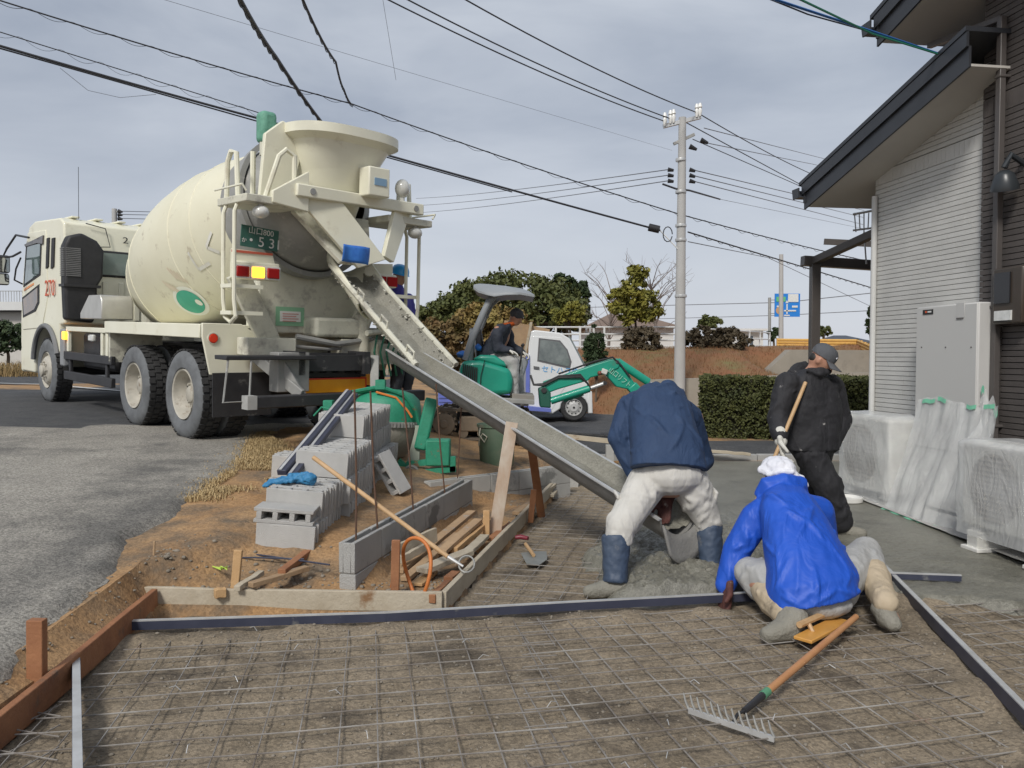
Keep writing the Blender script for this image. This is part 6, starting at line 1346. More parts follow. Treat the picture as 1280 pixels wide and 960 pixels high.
m = MB(); m.bx(P(570,500,ED).x, P(640,500,ED).x, ED+.2, ED+.8, ez+.3, ez+.52); m.cyl((ex0.x,ED+.5,ez+.5),(ex0.x,ED+.5,ez+.68),.3); m.build('turntable', black_m, ex)
exg = mat('excavator_green', (.010,.28,.19), (.016,.33,.225), 4, .38, coat=.15, bump=.12, bsc=14, dirt=(.10,.19,.13), dsc=5, dth=.62, dw=.2)
bod = eprism([(574,462),(577,451),(600,450),(625,457),(638,462),(641,474),(640,493),(576,497),(573,485)], .02, .98, 'engine_cover', exg, bevel=.07)
eprism([(590,449),(600,443.5),(618,444),(630,452),(634,459),(622,458),(600,452)], .05, .6, 'cover_bulge', exg, bevel=.05)
m = MB()
for k in range(8): a = ep(579.5+2.4*k, 455+.6*k, .0); b = ep(578+2.4*k, 478+.7*k, .0); m.beam(a+V(0,-.008,0), b+V(0,-.008,0), .016, .01, up=(0,1,0))
m.build('louvre', black_flat, bod)
m = MB(); m.tube([ep(606,450,-.0)+V(0,-.0,0), ep(601,470,-.006), ep(600,492,-.0)], .006, 5); m.build('panel_seam', black_flat, bod)
eprism([(573,494),(668,500),(668,506),(573,502)], .02, .98, 'deck', steel_grey, bevel=.01)
eprism([(640,492),(668,495),(668,503),(640,503)], .05, .95, 'foot_plate', mat('floor_grey', (.22,.21,.19), (.28,.26,.23), 8, .8), bevel=.005)
eprism([(640,452),(656,446),(662,452),(648,494),(640,494)], .62, .92, 'console', mat('console_grey', (.25,.27,.29), rough=.5), bevel=.03)
eprism([(594,449),(632,449),(632,457),(594,457)], .35, .85, 'seat', black_flat, bevel=.04); eprism([(592,410),(599,408),(606,449),(594,450)], .38, .82, 'seat_back', black_flat, bevel=.04)
cano = mat('canopy_grey', (.29,.31,.325), (.26,.28,.295), 3, .45)
m = MB(); nu = 14; cs = [(592,361.5,353.5),(598,366,352),(610,369.5,352.5),(618,371,353.5),(632,369,355),(650,368.5,358),(662,370.5,362),(668,371.5,367)]
for u, vb, vt in cs:
    zb, zt = P(u,vb,ED).z, P(u,vt,ED).z; x = P(u,vb,ED).x
    for k in range(nu+1):
        t = k/nu; e = (abs(2*t-1))**4; m.v.append(V(x, ED+lerp(-.05,1.05,t), lerp(zt, zb+.03, e)))
    for k in range(nu+1):
        t = k/nu; m.v.append(V(x, ED+lerp(-.05,1.05,t), zb-.0+.0*t))
q = nu+1
for i in range(len(cs)-1):
    for k in range(nu): a = i*2*q; b = (i+1)*2*q; m.f.append([a+k,a+k+1,b+k+1,b+k]); m.f.append([a+q+k+1,a+q+k,b+q+k,b+q+k+1])
    for k in (0, nu): m.f.append([a+k,b+k,b+q+k,a+q+k])
for i in (0, len(cs)-1): a = i*2*q; m.f += [[a+k,a+q+k,a+q+k+1,a+k+1] for k in range(nu)]
m.build('canopy', cano, ex, ang=50)
for dy in (.12, .88): m = MB(); m.tube([ep(581,450,dy), ep(589,425,dy), ep(603,393,dy), ep(611,376,dy), ep(622,366,dy)], .05, 10); m.build('canopy_post', cano, ex)
m = MB(); m.tube([ep(586,452,.5), ep(588,410,.5), ep(592,408,.5), ep(596,450,.5)], .04, 8); m.build('rear_guard', cano, ex)
m = MB(); m.ell(ep(577,443,.2), (.09,.1,.05)); o = m.build('blue_rag', blue_cloth, ex); crumple(o, .05, .05)
m = MB(); m.ell(ep(597,434,.3), (.05,.06,.05)); o = m.build('blue_rag', blue_cloth, ex); crumple(o, .05, .05)
for dy in (.25, .75): m = MB(); m.tube([ep(648,470,dy), ep(652,445,dy), ep(654,432,dy)], .014, 6); m.ell(ep(654,431,dy), .025); m.build('control_lever', black_flat, ex)
# boom, cylinders, stick
bo = .38
boom = eprism([(678,486),(681,478),(700,472),(745,456),(768,449),(777,448),(781,453),(778,461),(762,468),(742,473),(738,477),(700,488),(684,494)], bo, bo+.22, 'boom', exg, bevel=.02)
eprism([(758,466),(775,450),(783,456),(800,482),(793,489),(775,485)], bo+.02, bo+.20, 'boom_elbow', exg, bevel=.02)
m = MB(); m.tube([ep(777,452,bo+.11), ep(818,479,bo+.11)], .06, 12); m.build('stick_cylinder', exg, ex); m = MB(); m.tube([ep(818,479,bo+.11), ep(834,491,bo+.11)], .03, 10); m.build('cylinder_rod', silver, ex)
m = MB(); m.beam(ep(795,483,bo+.11), ep(848,545,bo+.11), .16, .20, up=(0,1,0)); m.build('stick', exg, ex, bevel=.02)
m = MB(); m.prism([(P(u,v,ED).x, P(u,v,ED).z) for u, v in ((838,540),(858,545),(866,572),(850,582),(838,566))][::-1], -(ED+bo+.35), -(ED+bo-.13), XZ); m.build('bucket', black_m, ex)
m = MB(); m.tube([ep(690,503,bo+.0), ep(740,487,bo+.0)], .055, 12); m.build('boom_cylinder', exg, ex); m = MB(); m.tube([ep(740,487,bo+.0), ep(760,480,bo+.0)], .028, 10); m.build('cylinder_rod', silver, ex)
m = MB(); m.tube([ep(708,503,bo+.3), ep(734,494,bo+.3)], .04, 8); m.build('cylinder_guard', exg, ex)
eprism([(674,487),(683,484),(690,492),(690,512),(676,511)], bo-.06, bo+.28, 'boom_bracket', mat('dark_green', (.015,.10,.07), rough=.5), bevel=.02)
m = MB()
for k in range(3): m.tube([ep(664,470,bo+.05*k), ep(668,482,bo+.05*k-.05), ep(680,483-k,bo-.03), ep(700,473-k,bo-.02), ep(728,472-k*1.5,bo-.03), ep(737,480,bo-.03), ep(741,487,bo-.02)], .016, 6)
m.tube([ep(700,468,bo-.01), ep(745,452.5,bo-.01), ep(770,446.5,bo-.01), ep(781,457,bo-.01), ep(792,472,bo-.01)], .014, 6); m.build('hydraulic_hose', black_flat, ex)
m = MB(); m.box(ep(759,465,bo-.03), (.09,.05,.075), (0,R(20),0)); m.build('work_lamp', lamp_off, ex, bevel=.01); m = MB(); m.ell(ep(753,467,bo-.03), .035); m.build('lamp_cap', mat('brown_cap', (.18,.06,.04), rough=.5), ex)
m = MB(); m.cyl(ep(776,452.5,bo-.015), ep(776,452.5,bo+.01), .025); m.cyl(ep(681,489,bo-.08), ep(681,489,bo+.0), .04); m.cyl(ep(760,480,bo-.03), ep(760,480,bo+.1), .03); m.build('pivot_pin', black_m, ex)
text('山口リフト', .10, 'boom_lettering', mat('pale_green_lettering', (.35,.60,.48), rough=.6), ex, Matrix.Translation(ep(779,473,bo-.006)+V(0,.006,0)-Vector(ex.location)) @ frame((0,0,0), (.78,0,-.62), (.62,0,.78)) @ Matrix.Scale(.8, 4, (1,0,0)))
eprism([(585,500),(660,505),(660,508),(585,503)], -.02, .02, 'deck_edge', black_m)
# ================================================================ PEOPLE
def fabric(n, c, c2, rough=.75, sc=7, **k): return mat(n, c, c2, sc, rough, bump=.3, bsc=220, crease=.02, csc=6, cst=(1.3,1,.55), **k)
skin = mat('skin', (.46,.25,.17), (.40,.20,.13), 9, .5); hair_m = mat('hair', (.02,.018,.016), rough=.6)
def soft(m, name, mt, par, vox=.013, sm=8, folds=.02, fs=.09, folds2=.0, fs2=.03):
    o = m.build(name, mt, par, ang=0) if par is not None else m.build(name, mt, None, ang=0)
    r = o.modifiers.new('r', 'REMESH'); r.mode = 'VOXEL'; r.voxel_size = vox; r.use_smooth_shade = True
    s = o.modifiers.new('s', 'SMOOTH'); s.factor = .5; s.iterations = sm
    if folds: crumple(o, folds, fs)
    if folds2: crumple(o, folds2, fs2)
    return o
def rings(m, secs, n=20):
    """continuous shell through cross sections: (centre, half width vector, half thickness vector)"""
    o = len(m.v)
    for c, a, b in secs:
        for k in range(n): t = 2*math.pi*k/n; e = .85; ca, sa = math.cos(t), math.sin(t); m.v.append(Vector(c)+Vector(a)*math.copysign(abs(ca)**e, ca)+Vector(b)*math.copysign(abs(sa)**e, sa))
    for i in range(len(secs)-1):
        for k in range(n): m.f.append([o+i*n+k, o+i*n+(k+1) % n, o+(i+1)*n+(k+1) % n, o+(i+1)*n+k])
    m.f.append([o+k for k in range(n)][::-1]); m.f.append([o+(len(secs)-1)*n+k for k in range(n)]); return m
def ridge(m, pts, r0):
    n = len(pts); m.tube(pts, [r0*(.25+.75*math.sin(math.pi*(i+.25)/(n-.5))) for i in range(n)], 7)
def limb_folds(m, pts, rr, n, seed, r0=.017, arc=1.5, slant=1.2):   # cloth folds running over a limb
    rg = random.Random(seed); L_ = len(pts)-1
    for _ in range(n):
        t0 = rg.uniform(.02,.9); t1 = min(.99, t0+rg.uniform(.05,.22)); p0 = rg.uniform(-arc,arc); p1 = p0+rg.choice((-1,1))*rg.uniform(.4,slant); q = []
        for k in range(7):
            t = lerp(t0,t1,k/6)*L_; i = min(L_-1, int(t)); c = lerp(pts[i],pts[i+1],t-i); r_ = lerp(rr[i],rr[i+1],t-i)-.3*r0; d = (pts[i+1]-pts[i]).normalized()
            bk = V(0,-1,0.2); bk = (bk-d*bk.dot(d)).normalized(); sd_ = d.cross(bk); ph = lerp(p0,p1,k/6); q.append(c+(bk*math.cos(ph)+sd_*math.sin(ph))*r_)
        ridge(m, q, r0*rg.uniform(.6,1.2))
def shell_folds(m, secs, n, seed, r0=.018, back=-1, lo=.05, hi=.85):  # folds over the back of a coat
    rg = random.Random(seed); L_ = len(secs)-1
    for _ in range(n):
        t0 = rg.uniform(lo,hi); t1 = max(.02, min(.97, t0+rg.uniform(-.28,.28))); p0 = -math.pi/2+rg.uniform(-1.3,1.3); p1 = p0+rg.uniform(-.9,.9); q = []
        for k in range(8):
            t = lerp(t0,t1,k/7)*L_; i = min(L_-1, int(t)); f = t-i; c, a, b = (lerp(Vector(secs[i][j]), Vector(secs[i+1][j]), f) for j in range(3)); ph = lerp(p0,p1,k/7); ca, sa = math.cos(ph), math.sin(ph)
            q.append(c+(a*math.copysign(abs(ca)**.85,ca)+b*math.copysign(abs(sa)**.85,sa))*.985)
        ridge(m, q, r0*rg.uniform(.5,1.2))
def head(m, c, f, s=1.0, up=V(0,0,1)):                   # skull, jaw, nose, brow, ears; f = facing
    f = Vector(f).normalized(); sd_ = f.cross(up).normalized(); u = sd_.cross(f); M = Matrix((sd_, f, u)).transposed().to_4x4()
    m.ell(c, (.074*s,.094*s,.108*s), M, 18, 12); m.ell(Vector(c)+f*.022*s-u*.065*s, (.055*s,.062*s,.055*s), M, 14, 10)
    m.caps(Vector(c)+f*.088*s-u*.004*s, Vector(c)+f*.106*s-u*.034*s, .010*s, .015*s, 8); m.caps(Vector(c)+f*.078*s+u*.02*s-sd_*.035*s, Vector(c)+f*.078*s+u*.02*s+sd_*.035*s, .014*s, .014*s, 8)
    m.caps(Vector(c)+f*.080*s-u*.066*s-sd_*.018*s, Vector(c)+f*.080*s-u*.066*s+sd_*.018*s, .010*s, .010*s, 8)
    for k in (-1,1): m.ell(Vector(c)+sd_*k*.078*s-u*.01*s-f*.008*s, (.012*s,.02*s,.032*s), M, 8, 6)
def eyes(c, f, par, s=1.0, up=V(0,0,1)):
    f = Vector(f).normalized(); sd_ = f.cross(up).normalized()
    for k in (-1,1):
        m = MB(); m.ell(Vector(c)+f*.083*s+sd_*k*.031*s+up*.004, .010*s, nu=8, nv=6); m.build('eye', mat('eye', (.06,.045,.04), rough=.3), par)
def hand(m, w_, d, nrm, s=1.0, curl=.5, thumb=1):          # wrist point, finger direction, palm normal
    d = Vector(d).normalized(); nrm = Vector(nrm); nrm = (nrm-d*nrm.dot(d)).normalized(); x = d.cross(nrm)
    for k in range(4): b = Vector(w_)+x*(k-1.5)*.018*s; m.caps(b, b+d*.085*s, .015*s, .0125*s, 8)
    for k, L_ in enumerate((.062,.074,.070,.054)):
        b = Vector(w_)+d*.085*s+x*(k-1.5)*.0205*s; p = [b]; a = 0
        for j, fr in enumerate((.42,.33,.25)): a += curl*(.55+.25*j); p.append(p[-1]+(d*math.cos(a)+nrm*math.sin(a))*L_*fr*s)
        m.chain(p, [.0105*s,.010*s,.009*s,.008*s], 8)
    b = Vector(w_)+d*.025*s-x*.03*s*thumb; q = b+(d*.6-x*.7*thumb+nrm*.35).normalized()*.04*s; m.chain([b, q, q+(d*.85+nrm*.5-x*.1*thumb).normalized()*.03*s], [.014*s,.0115*s,.009*s], 8)
navy = fabric('navy_jacket', (.017,.040,.098), (.025,.054,.122)); whitep = fabric('white_trousers', (.60,.585,.545), (.52,.505,.465), dirt=(.40,.385,.34), dsc=4, dth=.66)
blue_r = mat('blue_raincoat', (.012,.078,.47), (.016,.095,.54), 5, .55, bump=.08, bsc=40, spec=.45, crease=.022, csc=5, cst=(1.3,1,.5)); blackf = fabric('black_workwear', (.014,.014,.017), (.024,.024,.028), dirt=(.30,.29,.28), dsc=14, dth=.67, dw=.02)
boot_n = mat('navy_boot', (.035,.058,.105), (.06,.085,.13), 6, .55, bump=.3, dirt=(.22,.22,.215), dsc=7, dth=.60); boot_mud = mat('concrete_caked', (.27,.255,.215), (.21,.20,.165), 6, .8, bump=1, bsc=60)
glove_br = fabric('brown_glove', (.10,.035,.028), (.07,.025,.02), dirt=(.28,.25,.22), dsc=14, dth=.6); glove_w = fabric('white_glove', (.66,.65,.60), (.58,.57,.52)); greyp = fabric('grey_trousers', (.42,.42,.41), (.35,.35,.34), dirt=(.25,.24,.21), dsc=5, dth=.6); tanp = fabric('tan_gaiter', (.50,.41,.29), (.43,.35,.24), dirt=(.13,.11,.09), dsc=4, dth=.63)
# ---- 1: bent worker in navy, seen from behind
lk, rk = P(774,662,5.02), P(884,652,5.28); lh, rh = P(812,603,5.22), P(862,604,5.26); la, ra = P(768,735,4.93), P(889,722,5.20)
pel, mid, che, nek, hed = P(837,592,5.2), P(830,545,5.42), P(824,512,5.65), P(836,503,5.82), P(846,520,5.97)
ls_, rs_ = P(786,508,5.60), P(868,522,5.70); le, lw = P(773,548,5.50), P(800,604,5.42); re_, rw = P(880,575,5.85), P(836,618,5.42)
m = MB(); head(m, hed, (.1,.6,-.75)); m.caps(nek, hed, .055, .055); m.chain([pel, mid, che, nek], [.13,.125,.13,.06], 14); m.chain([che, ls_, le, lw], [.10,.065,.045,.033]); m.chain([che, rs_, re_, rw], [.10,.065,.045,.033]); m.chain([lh, lk, la], [.085,.06,.045]); m.chain([rh, rk, ra], [.085,.06,.045]); m.caps(lh, rh, .10, .10)
m.caps(la, la+V(-.08,-.0,.0), .035, .03); m.caps(ra, ra+V(.02,.12,-.02), .04, .03)
p1 = tag(soft(m, 'person', skin, None, .014, 4, 0), 'worker in navy jacket and white trousers bending over the trough outlet', 'person')
SJ = [(P(836,583,5.19)+V(0,0,-.02), V(.255,.03,-.02), V(0,.18,-.06)), (P(833,560,5.30), V(.242,.02,-.01), V(0,.17,-.11)), (P(828,538,5.42), V(.225,.02,0), V(0,.145,-.15)), (P(825,515,5.56), V(.225,.02,-.03), V(0,.125,-.16)), (P(826,501,5.66), V(.19,.02,-.03), V(0,.10,-.13)), (P(832,493,5.76), V(.12,.02,-.02), V(0,.06,-.08))]
m = MB(); rings(m, SJ, 24); shell_folds(m, SJ, 22, 3); limb_folds(m, [P(797,505,5.58), ls_, le, lw], [.098,.092,.075,.055], 12, 5)
m.chain([P(797,505,5.58), ls_+V(.0,0,-.02), le, lw], [.098,.092,.075,.055]); m.chain([P(852,515,5.66), rs_+V(-.03,0,0), re_, rw], [.098,.09,.075,.055])
m.caps(P(822,489,5.72), P(848,494,5.80), .055, .055); m.caps(P(835,487,5.8), P(842,500,5.92), .075, .08)
soft(m, 'jacket', navy, p1, .009, 3, .016, .18)
m = MB(); m.ell(pel+V(0,0,-.01), (.225,.155,.135)); m.chain([lh+V(-.01,0,0), lerp(lh,lk,.55)+V(-.01,0,0), lk+V(.01,0,.02), lerp(lk,la,.14)], [.135,.112,.098,.086], 14); m.chain([rh+V(.0,0,0), lerp(rh,rk,.55)+V(.005,0,0), rk+V(-.005,0,.02), lerp(rk,ra,.10)], [.135,.112,.094,.082], 14)
limb_folds(m, [lh, lerp(lh,lk,.55), lk, lerp(lk,la,.14)], [.135,.112,.098,.086], 20, 7); limb_folds(m, [rh, lerp(rh,rk,.55), rk, lerp(rk,ra,.10)], [.135,.112,.094,.082], 20, 8)
for k in range(5): ridge(m, [lerp(lk,la,.12)+V(.09*math.cos(a_), .09*math.sin(a_), .015*k-.03+.01*math.sin(a_*2+k)) for a_ in [x*.6-3.4+.5*k for x in range(7)]], .012)
tr1 = soft(m, 'trousers', whitep, p1, .010, 3, .014, .13)
for c, ry in ((lerp(lh,lk,.42)+V(-.112,.0,.0), -24), (lerp(rh,rk,.42)+V(.108,.0,.0), 8)): m = MB(); m.box(c, (.022,.12,.14), (R(8),R(ry),0)); soft(m, 'cargo_pocket', whitep, p1, .008, 3, .01)
def boot(a, top, toe, par, mt, r0=.085, r1=.072, foot=None, n='boot'):
    m = MB(); m.tube([top, lerp(top,a,.3), lerp(top,a,.75), a+V(0,0,.02)], [r0,r0*.98,r1,r1], 18); m.tube([top+V(0,0,.004), top-V(0,0,.10)], [r0-.008,r0-.01], 18); 
    b = soft(m, n, mt, par, .010, 4, .016, .05); m = MB(); d = Vector(toe)-Vector(a); d.z = 0; z = -.0
    m.caps(a+V(0,0,-.01)-d.normalized()*.04, a+d*.4+V(0,0,-.015), .058, .056, 12); m.caps(a+d*.4+V(0,0,-.015), a+d+V(0,0,-.03), .056, .045, 12); q = MB(); soft(m, 'boot_foot', foot or boot_mud, par, .010, 4, .012, .05)
boot(P(769,733,4.93), P(770,669,5.0), P(737,738,4.92), p1, boot_n, .09, .078); boot(P(888,716,5.2), P(887,655,5.27), P(895,716,5.45), p1, boot_n, .085, .072, boot_n)
m = MB(); hand(m, lw+V(.02,-.02,.0), (.5,-.35,-.6), (.5,.5,-.2), 1.15, .7); soft(m, 'glove', glove_br, p1, .006, 2, 0); m = MB(); m.caps(P(838,612,5.4), P(832,628,5.33), .045, .05); hand(m, P(832,626,5.33), (-.15,-.3,-.9), (-.3,-.6,.2), 1.2, .6, -1); soft(m, 'glove', glove_br, p1, .006, 2, 0)
# ---- 2: worker in blue raincoat, kneeling, from behind
pl2, ch2_, nk2, hd2 = P(1022,735,4.42), P(978,652,4.83), P(974,612,4.98), P(972,592,5.04); la2, ra2 = P(985,776,4.20), P(1107,760,4.32)
lk2, rk2 = P(936,716,4.72), P(1082,688,4.92); ls2, rs2 = P(947,640,4.86), P(1022,640,4.95); le2, lw2 = P(921,688,4.84), P(907,733,4.78); re2, rw2 = P(1035,700,5.15), P(1000,735,5.2)
m = MB(); head(m, hd2, (-.3,.9,-.25)); m.caps(nk2, hd2, .055, .055); m.chain([pl2, lerp(pl2,ch2_,.5), ch2_, nk2], [.13,.12,.12,.055], 14); m.chain([ch2_, ls2, le2, lw2], [.09,.06,.045,.033]); m.chain([ch2_, rs2, re2, rw2], [.09,.06,.045,.033])
lh2, rh2 = P(1000,738,4.40), P(1045,738,4.45); m.chain([pl2, lh2, lk2, la2], [.10,.085,.055,.045]); m.chain([pl2, rh2, rk2, ra2], [.10,.085,.055,.045]); m.caps(la2, la2+V(-.06,.0,-.02), .035, .03); m.caps(ra2, ra2+V(.03,-.04,-.05), .04, .035)
p2 = tag(soft(m, 'person', skin, None, .014, 4, 0), 'worker in shiny blue raincoat and white head towel kneeling at the rail', 'person')
SB = [(P(1016,746,4.36)+V(0,0,-.01), V(.25,.05,.03), V(0,.20,-.02)), (P(1014,730,4.40), V(.255,.05,.03), V(.0,.20,-.07)), (P(1006,700,4.53), V(.235,.05,.02), V(.02,.17,-.13)), (P(995,668,4.68), V(.212,.05,.01), V(.03,.14,-.15)), (P(986,640,4.80), V(.195,.05,.0), V(.03,.11,-.14)), (P(980,622,4.88), V(.150,.03,.0), V(.01,.09,-.09)), (P(977,612,4.94), V(.09,.02,.0), V(0,.07,-.05))]
m = MB(); rings(m, SB, 26); shell_folds(m, SB, 30, 11, .019); limb_folds(m, [P(962,637,4.84), P(945,648,4.84), le2, lw2], [.10,.098,.085,.062], 16, 12)
m.chain([P(962,637,4.84), P(945,648,4.84), le2, lw2+V(0,0,.01)], [.10,.098,.085,.062], 14); m.chain([P(1008,637,4.9), rs2, re2, rw2], [.10,.10,.085,.06], 14)
m.tube([P(948,621,4.90), P(958,607,4.88), P(980,602,4.88), P(1000,606,4.93), P(1004,618,4.95)], [.035,.055,.058,.055,.035], 12); m.ell(P(982,618,4.84), (.14,.08,.06)); m.caps(P(985,632,4.74), P(990,640,4.72), .05, .05)
soft(m, 'raincoat', blue_r, p2, .009, 3, .014, .2)
m = MB(); m.ell(P(1012,752,4.36), (.24,.16,.09)); m.chain([lh2+V(0,0,-.02), lerp(lh2,lk2,.6), lk2+V(.01,0,0)], [.12,.115,.095], 14); m.chain([lk2, P(950,735,4.62)], [.09,.085], 12); m.chain([rh2, lerp(rh2,rk2,.6), rk2, lerp(rk2,ra2,.35)], [.12,.11,.09,.085], 12); limb_folds(m, [lh2, lerp(lh2,lk2,.6), lk2], [.12,.115,.095], 14, 21); limb_folds(m, [rh2, lerp(rh2,rk2,.6), rk2, lerp(rk2,ra2,.35)], [.12,.11,.09,.085], 14, 22); soft(m, 'trousers', greyp, p2, .010, 3, .014, .12)
m = MB(); gp_ = [P(952,732,4.62), lerp(lk2,la2,.65), P(982,768,4.25)]; m.chain(gp_, [.082,.078,.072], 12); limb_folds(m, gp_, [.082,.078,.072], 9, 31); soft(m, 'gaiter', tanp, p2, .009, 3, .012, .06); m = MB(); gp_ = [lerp(rk2,ra2,.40), lerp(rk2,ra2,.75), ra2+V(0,0,.03)]; m.chain(gp_, [.084,.078,.068], 12); limb_folds(m, gp_, [.084,.078,.068], 9, 32); soft(m, 'gaiter', tanp, p2, .009, 3, .012, .06)
m = MB(); m.chain([P(992,772,4.20), P(984,785,4.17), P(961,793,4.14)], [.075,.07,.048], 14); soft(m, 'boot', boot_mud, p2, .009, 3, .015, .05); m = MB(); m.chain([P(1104,760,4.33), P(1109,773,4.29), P(1116,779,4.25)], [.064,.058,.046], 14); soft(m, 'boot', boot_mud, p2, .009, 3, .015, .05)
m = MB(); hand(m, lw2+V(0,-.01,.02), (-.15,-.35,-.8), (-.6,-.3,-.3), 1.6, .5); m.caps(lw2+V(0,0,.03), lw2, .045, .045); soft(m, 'glove', glove_br, p2, .006, 2, 0)
towel = fabric('white_towel', (.74,.75,.80), (.66,.67,.73)); m = MB(); M = Matrix.Rotation(R(15),4,'Z'); m.ell(hd2+V(0,-.005,.035), (.105,.118,.078), M, 18, 10); m.ell(hd2+V(.02,-.09,.005), (.08,.05,.055)); m.chain([hd2+V(.05,-.10,.01), hd2+V(.11,-.10,-.02), hd2+V(.145,-.09,-.055)], [.034,.03,.02], 10); m.chain([hd2+V(-.08,-.05,.02), hd2+V(-.115,-.02,.03)], [.03,.02], 8)
soft(m, 'head_towel', towel, p2, .008, 2, .022, .04); m = MB(); m.tube([hd2+V(-.09,-.075,.005), hd2+V(-.02,-.125,.03), hd2+V(.06,-.125,.03)], .018, 8); soft(m, 'towel_knot', towel, p2, .007, 2, .014, .03)
m = MB(); m.ell(hd2+V(-.055,-.05,-.035), (.045,.05,.045)); soft(m, 'hair', hair_m, p2, .008, 2, 0)
# ---- 3: standing worker in black with cap
hd3 = P(1027,450,6.45); nk3, ch3, pl3 = P(1012,468,6.48), P(1013,502,6.5), P(1014,548,6.5); ls3, rs3 = P(984,480,6.42), P(1040,482,6.6); le3, lw3 = P(972,522,6.36), P(975,545,6.22); re3, rw3 = P(1052,525,6.62), P(1040,556,6.5)
lh3, rh3 = P(1004,552,6.45), P(1026,552,6.55); lk3, rk3 = P(1034,606,6.38), P(1012,608,6.72); la3, ra3 = P(1052,660,6.45), P(1022,652,6.95)
f3 = V(.75,-.38,-.55)
m = MB(); head(m, hd3, f3, 1.03); m.caps(nk3, hd3, .058, .055); m.chain([pl3, lerp(pl3,ch3,.5), ch3, nk3], [.14,.13,.14,.06], 14); m.chain([ch3, ls3, le3, lw3], [.10,.06,.045,.033]); m.chain([ch3, rs3, re3, rw3], [.10,.06,.045,.033]); m.chain([pl3, lh3, lk3, la3], [.1,.085,.055,.045]); m.chain([pl3, rh3, rk3, ra3], [.1,.085,.055,.045]); m.caps(la3, la3+V(.10,-.06,-.03), .04, .03); m.caps(ra3, ra3+V(.1,-.05,-.03), .04, .03)
p3 = tag(soft(m, 'person', skin, None, .011, 3, 0), 'worker in black clothes and grey cap standing with a long handle beside the hedge', 'person')
eyes(hd3, f3, p3)
m = MB(); rings(m, [(P(1013,562,6.48), V(.225,.04,0), V(-.03,.17,0)), (P(1013,540,6.5), V(.235,.04,0), V(-.03,.18,0)), (P(1015,515,6.5), V(.245,.05,0), V(-.03,.17,0)), (P(1013,492,6.5), V(.235,.06,0), V(-.03,.15,0)), (P(1012,477,6.5), V(.185,.06,0), V(-.02,.13,0)), (P(1014,466,6.48), V(.105,.03,0), V(0,.10,0)), (P(1019,459,6.46), V(.098,.02,.01), V(0,.095,0))], 24)
m.chain([P(992,482,6.45), ls3, le3, lw3], [.095,.098,.085,.065], 14); m.chain([P(1035,484,6.55), rs3, re3, rw3], [.095,.095,.085,.07], 14); m.tube([P(990,470,6.52), P(996,462,6.62), P(1008,458,6.66)], [.05,.06,.05], 10); m.tube([P(1008,462,6.38), P(1024,468,6.36), P(1035,464,6.42), P(1034,458,6.52)], .028, 8)
limb_folds(m, [P(992,482,6.45), ls3, le3, lw3], [.095,.098,.085,.065], 14, 41); limb_folds(m, [P(1035,484,6.55), rs3, re3, rw3], [.095,.095,.085,.07], 10, 42); soft(m, 'jacket', blackf, p3, .011, 4, .026, .14, .010, .05)
m = MB(); m.ell(pl3+V(0,0,-.04), (.20,.16,.14)); m.chain([lh3, lerp(lh3,lk3,.5), lk3, lerp(lk3,la3,.5), lerp(lk3,la3,.82)], [.135,.122,.112,.105,.108], 14); m.chain([rh3, lerp(rh3,rk3,.5), rk3, lerp(rk3,ra3,.7)], [.13,.115,.105,.098], 14); limb_folds(m, [lh3, lerp(lh3,lk3,.5), lk3, lerp(lk3,la3,.5), lerp(lk3,la3,.82)], [.135,.122,.112,.105,.108], 26, 43, .02); soft(m, 'trousers', blackf, p3, .011, 4, .022, .13)
for a in (la3, ra3): m = MB(); m.chain([a+V(-.01,0,.12), a+V(0,0,.0), a+V(.0,0,-.02)], [.07,.062,.06], 14); m.caps(a+V(0,0,-.02), a+V(.13,-.07,-.03), .055, .045, 12); soft(m, 'boot', boot_mud, p3, .010, 3, .012, .05)
m = MB(); hand(m, lw3+V(-.01,-.03,-.01), (.12,-.10,-.9), (.8,-.3,.1), 1.45, .55, -1); m.caps(lw3+V(0,0,.03), lw3+V(0,-.02,-.04), .05, .05); soft(m, 'glove', glove_w, p3, .006, 2, 0)
capm = fabric('cap_cloth', (.075,.08,.09), (.10,.105,.115)); f = f3.normalized(); sdv = f.cross(V(0,0,1)).normalized(); u3 = sdv.cross(f); M = Matrix((sdv, f, u3)).transposed().to_4x4()
m = MB(); m.lathe([(.098,0),(.100,.03),(.092,.062),(.07,.088),(.04,.102),(0,.108)], 26, Matrix.Translation(hd3+u3*.028-f*.004) @ M @ Matrix.Diagonal((.86,1.05,1,1))); cp3 = m.build('cap', capm, p3)
m = MB(); M2 = Matrix.Translation(hd3+u3*.03-f*.004) @ M
m.sheet(lambda a, b: M2 @ V(math.sin(lerp(-1.15,1.15,a))*.084*(1+.05*b), math.cos(lerp(-1.15,1.15,a))*.10+.085*b*math.cos(lerp(-1.0,1.0,a))**.5, -.004-.022*b-.022*(lerp(-1,1,a))**2*b), 16, 5); o = m.build('cap_brim', capm, cp3); o.modifiers.new('s','SOLIDIFY').thickness = .004
m = MB(); m.box(M2 @ V(.03,.095,.045), (.035,.006,.012), M.to_euler()); m.build('cap_emblem', towel, cp3)
m = MB(); m.ell(hd3-f*.045-u3*.01, (.07,.055,.055), M); soft(m, 'hair', hair_m, p3, .008, 2, 0)
hoe = thing('long_handled_tool', 'long wooden-handled hoe held by the man in black', 'hoe', G(935,660,.08)); a, b = P(1007,478,6.33), P(930,664,5.95); m = MB(); m.tube([a, lerp(a,b,.5), b], .0155, 10); m.build('handle', wood_handle, hoe)
m = MB(); m.beam(b+V(-.10,-.03,-.02), b+V(.10,.03,-.02), .01, .10); m.build('blade', steel_grey, hoe)
